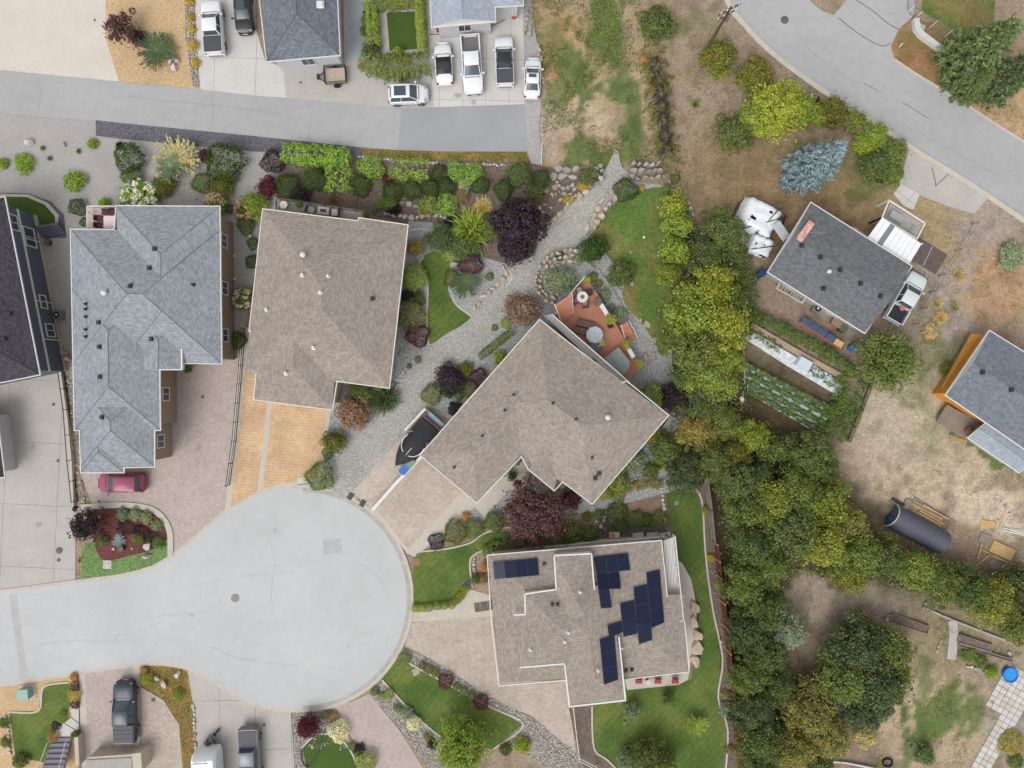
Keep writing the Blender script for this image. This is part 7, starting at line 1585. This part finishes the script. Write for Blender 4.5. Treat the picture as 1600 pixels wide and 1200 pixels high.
    ('loose', 1580, 400, 24, 'sv', 1.1, 'sage green shrub on bare soil near the right edge'), ('spiky', 1499, 428, 12, 'st', .5, 'straw yellow tuft highest right of the wire fence'), ('spiky', 1466, 474, 10, 'st', .5, 'straw tuft midway right of the wire fence'), ('spiky', 1494, 480, 10, 'st', .5, 'straw tuft farther right of the wire fence'),
    ('spiky', 1472, 496, 12, 'st', .5, 'straw tuft fourth down right of the wire fence'), ('loose', 1455, 518, 14, 'st', .6, 'straw and green tuft lowest right of the wire fence'), ('loose', 1480, 576, 12, 'ol', .6, 'olive weed by the orange walkway end'),
    # vegetable terraces by the solar house
    ('ball', 965, 800, 15, 'fd', .9, 'green shrub at the left side of the bare soil bed'), ('ball', 994, 812, 13, 'fm', .9, 'bright green shrub below the soil bed, left of three'), ('ball', 1011, 812, 10, 'mg', .8, 'bright green shrub below the soil bed, middle of three'), ('ball', 1030, 812, 13, 'fm', .9, 'bright green shrub below the soil bed, right of three'),
    ('loose', 968, 822, 13, 'fd', .8, 'low green shrub by the black round pot'), ('loose', 893, 832, 18, 'fm', 1.3, 'green bush right of the wine tree'), ('loose', 922, 836, 16, 'fd', 1.0, 'dark green bush near the white parapet corner'), ('loose', 888, 848, 14, 'mg', .9, 'green bush against the white parapet'),
    ('ball', 966, 756, 15, 'yg', 1.2, 'lime ball below the diagonal house east corner, upper'), ('ball', 945, 771, 11, 'yg', .9, 'lime ball below the diagonal house corner, lower'), ('ball', 957, 764, 8, 'ol', .8, 'small olive ball between the two lime balls'),
    ('loose', 892, 780, 17, 'ma', 1.5, 'smaller maroon bush right of the wine tree'), ('loose', 936, 805, 9, 'fm', .7, 'narrow green plants between the terrace walls'), ('loose', 917, 808, 9, 'ol', .6, 'olive plant on the left terrace'),
    # right of diagonal house
    ('ball', 1018, 620, 20, 'yg', 1.7, 'lime green bush touching the diagonal house right corner'), ('loose', 1052, 622, 27, 'pu', 1.9, 'dark blackish bush right of the lime green one'), ('loose', 1040, 702, 27, 'fd', 1.6, 'green bush east of the diagonal house'),
    ('loose', 1022, 680, 18, 'ol', 1.2, 'olive bush close under the diagonal house east eave'), ('loose', 990, 722, 22, 'gg', 1.1, 'grey-green shrub along the diagonal house lower right eave'), ('loose', 1015, 735, 15, 'ol', .9, 'olive flowering shrub by the dark round pond'),
    ('spiky', 1031, 728, 10, 'lg', .8, 'pale lime spiky plant beside the dark pond'), ('ball', 1056, 690, 9, 'dg', .7, 'dark green ball east of the diagonal house'), ('loose', 972, 741, 13, 'fd', .9, 'dark green shrub above the two lime balls'),
    # bottom strip
    ('med', 481, 1136, 20, 'ma', 2.2, 'maroon japanese maple at the bottom by the turf patch'), ('ball', 528, 1143, 15, 'cream', 1.1, 'pale yellow flowering ball beside the bottom driveway'), ('ball', 510, 1117, 6, 'fm', .5, 'small green ball near the kerb at the bottom'),
    ('ball', 550, 1166, 6, 'fm', .5, 'small green ball below the pale yellow ball'), ('ball', 570, 1191, 16, 'yg', 1.1, 'yellow flowering ball cut by the bottom edge'), ('loose', 561, 1172, 11, 'pu', .4, 'low dark ground shrub at the bottom driveway side'), ('loose', 520, 1122, 12, 'ru', .3, 'low brown ground shrub near the pale yellow ball'),
    ('ball', 632, 1028, 9, 'fm', .6, 'green ball at the driveway corner of the striped lawn'), ('ball', 660, 1040, 6, 'fm', .5, 'first little green ball in the white stone strip'), ('ball', 669, 1046, 7, 'fm', .5, 'second little green ball in the white stone strip'), ('ball', 680, 1052, 7, 'fm', .5, 'third little green ball in the white stone strip'),
    ('ball', 696, 1064, 11, 'ma', .8, 'upper maroon ball in the white stone strip'), ('ball', 713, 1073, 6, 'fm', .5, 'fourth little green ball, just after the upper maroon ball'), ('ball', 724, 1080, 6, 'fm', .5, 'fifth little green ball in the white stone strip'), ('ball', 737, 1088, 7, 'fm', .5, 'sixth little green ball, just before the lower maroon ball'),
    ('ball', 752, 1098, 11, 'ma', .8, 'lower maroon ball in the white stone strip'), ('ball', 586, 1080, 6, 'mg', .5, 'small dark green ball at the top of the stone strip'), ('ball', 607, 1085, 8, 'yg', .5, 'small yellow-green ball in the upper stone strip'), ('loose', 596, 1088, 7, 'sv', .4, 'small silvery shrub in the upper stone strip'),
    ('ball', 621, 1107, 6, 'fm', .5, 'small green ball midway along the upper stone strip'), ('loose', 634, 1115, 12, 'sv', .7, 'silvery shrub midway along the stone strip'), ('ball', 646, 1130, 11, 'cream', .8, 'pale yellow ball in the stone strip by the lime tree'), ('ball', 668, 1152, 6, 'fm', .5, 'small green ball beside the lime tree'),
    ('loose', 676, 1163, 9, 'pu', .4, 'dark low shrub left of the lime tree'), ('loose', 815, 1166, 14, 'yg', .9, 'yellow green shrub on the river stones below the driveway'), ('loose', 790, 1172, 11, 'fd', .7, 'dark green shrub near the bottom right of the striped lawn'),
    ('loose', 225, 1047, 7, 'orange', .5, 'orange tipped plant at the top of the dry bed'), ('ball', 230, 1061, 10, 'yg', .8, 'yellow-green ball at the left of the dry bed'), ('ball', 277, 1086, 9, 'yg', .7, 'yellow-green ball at the right of the dry bed'),
    ('loose', 115, 1058, 7, 'orange', .5, 'orange shrub at the top of the bottom-left flower row'), ('ball', 117, 1072, 7, 'pu', .5, 'dark purple ball, first in the bottom-left flower row'), ('ball', 116, 1087, 9, 'ye', .6, 'yellow ball in the middle of the bottom-left flower row'), ('ball', 117, 1100, 7, 'pu', .5, 'second dark purple ball in the bottom-left flower row'),
    ('ball', 96, 1121, 8, 'yg', .6, 'yellow-green ball at the landing of the entry steps'), ('ball', 88, 1133, 7, 'pu', .5, 'lowest dark purple ball by the landing'), ('ball', 83, 1151, 8, 'orange', .6, 'orange and yellow shrub beside the entry steps'), ('loose', 31, 1190, 13, 'fd', .8, 'green bush at the bottom-left corner of the lawn'),
    ('loose', 5, 1130, 9, 'fm', .5, 'green ground plants at the far left below the tan gravel'), ('loose', 8, 1160, 9, 'fm', .5, 'green ground plants at the far left beside the entry lawn'),
    ('loose', 192, 803, 11, 'gg', .6, 'pale variegated shrub, first along the island kerb'), ('loose', 210, 803, 11, 'gg', .6, 'pale variegated shrub, second along the island kerb'), ('loose', 229, 808, 11, 'gg', .6, 'pale variegated shrub, third along the island kerb'), ('loose', 245, 820, 10, 'gg', .6, 'pale variegated shrub, last along the island kerb'),
    ('juniper', 186, 845, 12, 'bs', .5, 'blue-grey juniper in the middle of the red mulch'), ('loose', 160, 845, 10, 'fd', .6, 'green shrub at the left of the red mulch'), ('loose', 217, 842, 11, 'ol', .5, 'yellow and green shrub at the right of the red mulch'), ('loose', 247, 848, 11, 'fd', .5, 'green ground shrub by the white island rocks'),
    ('juniper', 1087, 1132, 20, 'yg', 1.3, 'yellow and green flowering bush standing on the east lawn'), ('sparse', 986, 1112, 17, 'gg', 1.5, 'sparse grey-green shrub on the lawn below the solar house'), ('sparse', 1044, 1090, 12, 'fd', 1.2, 'faint dark green shrub on the lawn near the red chairs'),
    ('loose', 1136, 1110, 13, 'gg', .8, 'sage shrub in the bed along the brown fence'), ('loose', 1111, 872, 7, 'ye', .5, 'yellow plant at the top of the fence bed'), ('loose', 1103, 798, 8, 'yg', .6, 'lime plant beside the grey board fence'), ('loose', 1133, 1086, 8, 'fo', .4, 'small olive plant midway down the fence bed'), ('loose', 1141, 1172, 9, 'fo', .4, 'small olive plant low in the fence bed'),
    ('loose', 1345, 968, 17, 'orange', 1.2, 'orange brown bush above the big lower right tree'), ('loose', 1515, 1024, 14, 'fm', .6, 'left green clump in the bed below the raised beds'), ('loose', 1533, 1032, 12, 'fd', .6, 'right green clump in the bed below the raised beds'), ('loose', 1550, 1050, 11, 'yg', .8, 'yellow-green shrub left of the paddling pool'),
    ('loose', 1445, 1180, 18, 'fd', .9, 'green shrub near the bottom of the lower right yard'), ('spiky', 1426, 1166, 9, 'sv', .6, 'silvery plant left of the bottom green shrub'), ('loose', 1352, 1150, 20, 'st', 1.1, 'straw coloured dry shrub below the big lower right tree'), ('loose', 1580, 1160, 22, 'fo', .4, 'orange-brown ground plant at the bottom right corner'), ('loose', 1588, 1190, 13, 'fd', .6, 'green shrub in the bottom right corner'),
    ('loose', 572, 30, 8, 'fm', .8, 'small green shrub left of the square top lawn hedge'), ('loose', 573, 22, 7, 'ma', .8, 'maroon shrub at the left corner of the top lawn garden'), ('loose', 570, 47, 9, 'fm', .8, 'green bush spilling left of the top lawn garden'), ('loose', 580, 78, 15, 'cd', 1.2, 'dark grey-green bush at the lower left of the top lawn garden'), ('loose', 622, 83, 11, 'yg', 1.0, 'bright lime shrub at the bottom of the square top lawn')):
    P(k, x, y, r, cl, h, lb, 'tree' if k in ('med', 'sparse') else 'shrub', name={'spiky': 'ornamental_grass', 'juniper': 'juniper_shrub', 'ball': 'round_shrub', 'med': 'small_tree', 'sparse': 'sparse_tree'}.get(k, 'leafy_shrub'))
for x, y, r, cl, h, lb, bl in ((218, 308, 32, 'lg', 1.2, 'broad pale cream hydrangea above the blue-grey roof', 'cream'), (336, 317, 18, 'lg', 1.3, 'pinkish hydrangea at the top right of the blue-grey roof', 'pink'), (382, 327, 18, 'fm', 1.3, 'pink-cream hydrangea left of the brown roof', 'pink'), (380, 467, 18, 'fm', 1.3, 'white flowered hydrangea between the two large roofs', 'cream')):
    P('loose', x, y, r, cl, h, lb, 'hydrangea', bloom=bl)
GB = 'green balls of the lime hedge row'
for i, (x, y) in enumerate(((649, 950), (659, 950), (670, 949), (683, 947), (695, 946), (706, 945), (714, 937), (720, 930), (727, 921))): P('ball', x, y, 6.5, 'yg', .6, f'{ORD[i]} lime ball from the kerb along the walkway edge of the front lawn', 'shrub', GB, 'round_shrub')
# hedges
hedge('lime_hedge', [(456, 244), (480, 246), (516, 249), (540, 252)], 1.9, 1.5, 'lg', 'long shaggy lime hedge under the dark gravel strip', leaf=.12, dens=110, wob=.14)
hedge('lime_hedge', [(532, 254), (532, 294)], 2.3, 1.5, 'lg', 'short leg of the shaggy lime hedge running down towards the deck', leaf=.12, dens=110, wob=.14)
hedge('clipped_shrub', [(622, 265), (660, 268)], 2.1, 1.2, 'lg', 'long pale green clipped shrub above four dark balls', leaf=.1, dens=120)
hedge('garden_hedge', [(582, 18), (584, 50), (586, 72)], 1.2, 1.3, 'yg', 'yellow-green hedge on the left of the square top lawn', leaf=.1); hedge('garden_hedge', [(586, 12), (620, 10), (655, 7)], 1.1, 1.3, 'fm', 'green hedge along the top of the square top lawn', leaf=.1)
hedge('garden_hedge', [(657, 8), (659, 45), (662, 84)], .9, 1.4, 'yg', 'narrow lime hedge on the right of the square top lawn', leaf=.09); hedge('garden_hedge', [(576, 100), (600, 108), (630, 110), (662, 104)], 2.0, 1.2, 'fm', 'deep mixed hedge below the square top lawn', leaf=.1, wob=.25)
hedge('low_hedge', [(752, 556), (765, 546), (782, 532), (798, 520)], .7, .5, 'fm', 'low curved green hedge beside the garden path'); hedge('brush_line', [(1017, 82), (1027, 130), (1030, 180), (1038, 230), (1046, 268)], 2.0, .6, 'ol', 'dark dry brush line running down the field', dens=90, leaf=.1, wob=.35, cat='brush')
hedge('brush_line', [(1020, 100), (1031, 160), (1040, 240)], 1.0, .9, 'pu', 'darker thorny core inside the dry brush line', dens=60, leaf=.1, wob=.35, cat='brush')
hedge('flower_row', [(770, 852), (830, 846), (880, 840)], .9, .5, 'fm', 'dark green planting row behind the white parapet', leaf=.09, wob=.25); hedge('climbing_row', [(960, 768), (990, 758), (1030, 755)], .8, .6, 'fo', 'low green row at the top of the vegetable bed', leaf=.08, wob=.3)
hedge('climbing_row', [(966, 776), (962, 800)], 1.0, .6, 'fm', 'green row down the left of the vegetable bed', leaf=.08, wob=.3); hedge('vine_hedge', [(1150, 405), (1160, 440), (1162, 480), (1158, 520)], 1.9, 1.3, 'mg', 'light green garden vines left of the earth path', leaf=.12, dens=70, wob=.35)
hedge('dark_leaf_strip', [(190, 822), (215, 828), (240, 838)], 1.0, .35, 'pu', 'low dark purple leaf strip along the inside of the island kerb', leaf=.08, wob=.3)  # low strip of dark leaves inside the pale kerb shrubs
# ---- trees
def T(kind, x, y, r, cl, h, lb, nm='leafy_tree', **kw): return P(kind, x, y, r, cl, h, lb, 'tree', name=nm, **kw)
T('med', 810, 350, 46, 'pu', 4.5, 'black-purple leaved tree beside the top of the gravel path', 'purple_tree'); T('med', 806, 385, 30, 'pu', 3.2, 'lower black-purple tree merging with the taller one', 'purple_tree')
T('big', 832, 800, 52, 'wine', 4.6, 'big wine coloured tree between the diagonal and solar houses', 'plum_tree'); T('big', 720, 1165, 44, 'yg', 4.8, 'bright lime round tree at the bottom of the striped lawn', 'lime_tree')
T('sparse', 134, 822, 31, 'pu', 3.4, 'sparse dark purple tree at the island tip', 'sparse_tree'); T('big', 1388, 565, 50, 'fm', 5.0, 'solitary round green tree below the bungalow', 'round_tree')
T('conifer', 1286, 248, 50, 'bs', 8.6, 'blue-grey spruce standing by the kerbside shrubs', 'blue_spruce', rot=.3, ex=1.12)
T('conifer', 1545, 70, 60, 'fd', 8.5, 'large dark green conifer at the top right corner', 'conifer', rot=.6); T('conifer', 1590, 110, 44, 'cd', 7.0, 'second dark conifer cut by the right edge', 'conifer', rot=2.0); T('conifer', 1530, 125, 34, 'fd', 4.5, 'low conifer at the foot of the large dark one', 'conifer')
T('big', 1215, 172, 46, 'yl', 3.8, 'bright yellow tree in the dry lot, left of the blue spruce', 'yellow_tree'); T('med', 1180, 185, 30, 'yg', 2.8, 'yellow-green side crown left of the bright yellow tree', 'yellow_tree'); T('med', 1250, 172, 30, 'yg', 2.8, 'yellow-green side crown right of the bright yellow tree', 'yellow_tree')
for i, (x, y, r, cl, h, lb) in enumerate((
    (1054, 322, 23, 'yl', 3.4, 'uppermost lime tree beside the right-hand lawn'), (1060, 352, 25, 'yg', 3.4, 'second lime tree down beside the right-hand lawn'), (1056, 390, 26, 'yg', 3.4, 'third lime tree down beside the right-hand lawn'), (1046, 428, 20, 'fy', 3.2, 'fourth lime tree down, narrow, beside the right-hand lawn'),
    (1128, 366, 40, 'fd', 4.2, 'dark green tree left of the white tarped trailer'), (1092, 384, 24, 'cd', 3.4, 'grey-green tree between the lime trees and the dark one'), (1102, 408, 30, 'fd', 3.6, 'dark tree above the tall yellow-green grove'), (1145, 398, 24, 'fd', 3.0, 'dark bushy tree above the garden vines'),
    (1112, 452, 38, 'yl', 5.4, 'yellow-green tree at the top of the tall grove'), (1140, 470, 26, 'fm', 4.6, 'yellow-green tree top right in the tall grove'), (1080, 492, 44, 'yg', 5.6, 'broad green-yellow tree left in the tall grove'), (1128, 512, 44, 'yl', 6.0, 'brightest tall tree in the middle of the grove'),
    (1058, 520, 28, 'fm', 4.4, 'greener tree at the left side of the grove'), (1094, 548, 44, 'fm', 5.4, 'wide yellow-green tree low in the grove'), (1130, 558, 30, 'yg', 5.0, 'yellow-green tree beside the white plastic rows'), (1112, 592, 40, 'fy', 4.6, 'lowest yellow-green tree of the tall grove'),
    (1075, 585, 26, 'fm', 3.6, 'green tree near the deck flagstones'), (1098, 635, 34, 'fd', 4.0, 'dark green tree below the tall grove'), (1130, 660, 32, 'fm', 3.8, 'mid green tree beside the loose pole frame'), (1090, 672, 34, 'fo', 4.0, 'brownish olive tree east of the diagonal house'),
    (1172, 682, 30, 'yg', 4.0, 'yellow-green tree under the vegetable rows'), (1208, 702, 26, 'fm', 3.6, 'mid green tree under the lowest vegetable row'), (1262, 714, 38, 'fm', 4.6, 'large green tree left of the bare yard'), (1280, 730, 30, 'fd', 3.8, 'dark green tree at the corner of the bare yard'), (1232, 696, 20, 'fd', 2.6, 'small dark tree against the vegetable rows'),
    (1072, 742, 34, 'cd', 4.2, 'dusty green tree at the top of the east lawn'), (1112, 718, 34, 'fd', 4.4, 'dark green tree above the grey board fence'), (1148, 708, 28, 'ol', 3.8, 'olive tree north of the fence line'), (1150, 752, 38, 'fd', 4.6, 'dark green tree right of the grey board fence top'),
    (1188, 735, 24, 'cd', 3.2, 'small dusty tree beside the brown earth gully'), (1165, 795, 38, 'fm', 4.8, 'mid green tree right of the grey board fence'), (1205, 785, 40, 'fy', 4.8, 'yellowish tree at the left of the big thicket'), (1248, 770, 40, 'fm', 5.0, 'green tree at the top of the big thicket'),
    (1290, 785, 40, 'fy', 5.0, 'yellow-green tree below the bare yard gully'), (1322, 815, 34, 'fo', 4.2, 'yellowing tree left of the arched shelter'), (1235, 825, 48, 'fd', 5.6, 'dark tall tree in the middle of the big thicket'), (1285, 845, 46, 'fy', 5.6, 'tall yellow-green tree in the middle of the big thicket'),
    (1340, 862, 42, 'fm', 4.8, 'green tree beside the arched shelter lower end'), (1385, 872, 34, 'fd', 4.4, 'dark green tree in front of the arched shelter'), (1172, 850, 38, 'fd', 4.8, 'dark green tree along the brown fence, first'), (1200, 885, 34, 'fm', 4.6, 'mid green tree right of the fence at lawn height'),
    (1430, 890, 34, 'fy', 4.4, 'yellow-green tree below the arched shelter end'), (1330, 898, 28, 'fy', 3.8, 'small yellow-green tree on the lower side of the thicket'), (1470, 915, 36, 'fm', 4.4, 'green tree below the plywood sheets'), (1512, 920, 38, 'fd', 4.6, 'dark green tree between plywood and raised beds'),
    (1550, 940, 40, 'fy', 4.8, 'yellow-green tree near the lower right edge'), (1590, 968, 38, 'fm', 4.8, 'green tree cut by the right edge above the pool'), (1592, 905, 26, 'fd', 4.0, 'dark tree cut by the right edge beside plywood'), (1160, 915, 36, 'fm', 4.8, 'mid green tree along the brown fence, second'),
    (1192, 950, 38, 'fd', 4.8, 'dark green tree along the brown fence, third'), (1165, 985, 36, 'cd', 4.6, 'dusty green tree along the brown fence, fourth'), (1228, 985, 34, 'sv', 4.0, 'silver leaved tree at the edge of the bare clearing'), (1195, 1020, 36, 'fd', 4.8, 'dark green tree below the silver leaved one'),
    (1172, 1055, 34, 'fm', 4.6, 'mid green tree along the lower brown fence'), (1212, 1070, 32, 'fd', 4.4, 'dark tree left of the orange tinged tree'), (1180, 1105, 36, 'cd', 4.6, 'dusty green tree lower along the brown fence'), (1190, 1155, 40, 'fd', 5.0, 'dark green tree near the bottom by the fence'), (1185, 1200, 34, 'fm', 4.6, 'green tree cut by the bottom edge near the fence'),
    (1262, 1110, 46, 'fo', 4.8, 'orange tinged olive tree left of the big lower right tree'), (1290, 1150, 40, 'fo', 4.4, 'orange tinged tree lower of the pair'), (1235, 1170, 40, 'fo', 4.6, 'yellowing tree near the bottom edge'), (1280, 1190, 26, 'fd', 3.4, 'small green tree at the bottom below the yellowing ones'),
    (1340, 1012, 50, 'cd', 5.6, 'upper crown of the big lower right tree group'), (1388, 1015, 42, 'fm', 5.0, 'right crown of the big lower right tree group'), (1318, 1060, 46, 'fm', 5.2, 'left crown of the big lower right tree group'), (1372, 1070, 48, 'cd', 5.6, 'central crown of the big lower right tree group'), (1345, 1105, 36, 'cd', 4.4, 'lowest crown of the big lower right tree group'), (1400, 1050, 24, 'fy', 3.8, 'small yellow-green crown at the right of the big group'),
    (1010, 1180, 30, 'fd', 3.4, 'dark green tree at the bottom of the east lawn'), (985, 1190, 20, 'gg', 2.6, 'grey-green bushy tree left of the dark lawn tree'), (1040, 1190, 20, 'fm', 2.6, 'small green tree right of the dark lawn tree'), (1150, 1120, 14, 'cd', 2.0, 'little dusty tree squeezed against the brown fence'))):
    T('big' if r > 27 else 'med', x, y, r * (1.04 if y < 620 else .98), cl, h, lb)
ground_cover('undergrowth', [(1060, 560), (1160, 590), (1175, 655), (1280, 700), (1310, 735), (1330, 800), (1400, 850), (1450, 870), (1600, 900), (1600, 960), (1500, 940), (1430, 930), (1340, 910), (1220, 900), (1215, 1000), (1240, 1060), (1300, 1080), (1300, 1220), (1168, 1220), (1150, 1060), (1130, 850), (1115, 750), (1050, 740), (1045, 640)], 'fm', 20, .13, .5, 'dense dark undergrowth beneath the trees', seed=21)
ground_cover('undergrowth', [(1040, 300), (1075, 310), (1090, 380), (1160, 350), (1165, 400), (1170, 520), (1160, 590), (1060, 600), (1045, 480)], 'fm', 30, .14, .8, 'undergrowth below the lime trees', seed=22)
ground_cover('garden_cover', [(1045, 655), (1075, 640), (1090, 750), (1040, 752), (1000, 748), (960, 770), (945, 778), (1000, 715)], 'ol', 22, .1, .35, 'low mixed planting east of the diagonal house', seed=23, thr=-.05, nsc=.8)
ground_cover('garden_cover', [(560, 250), (826, 258), (890, 270), (850, 330), (790, 350), (700, 345), (600, 325), (445, 300), (445, 262)], 'ol', 10, .09, .2, 'low plants between the round shrubs', seed=24, thr=.12, nsc=.7)
ground_cover('garden_cover', [(240, 270), (400, 300), (400, 320), (240, 315)], 'ru', 10, .08, .15, 'low plants on the left gravel bank', seed=25, thr=.05, nsc=.7)
ground_cover('garden_cover', [(615, 540), (650, 545), (640, 600), (615, 600)], 'pu', 22, .08, .12, 'dark creeping plants on blue gravel', seed=26, thr=.1, nsc=1.2)
ground_cover('garden_cover', [(1040, 565), (1075, 590), (1072, 640), (1044, 650)], 'fd', 30, .1, .3, 'green cover beside the flagstones', seed=27)
ground_cover('ditch_litter', [(1010, 78), (1040, 76), (1056, 268), (1036, 272)], 'ru', 20, .1, .12, 'dead leaves along the brush line', seed=28)
cover(1038, 712, .42, plain('dark_pond_water', c(56, 58, 62), .1), 'small dark round pond among shrubs east of the diagonal house', 'garden_pond', 'pond', z=.1)
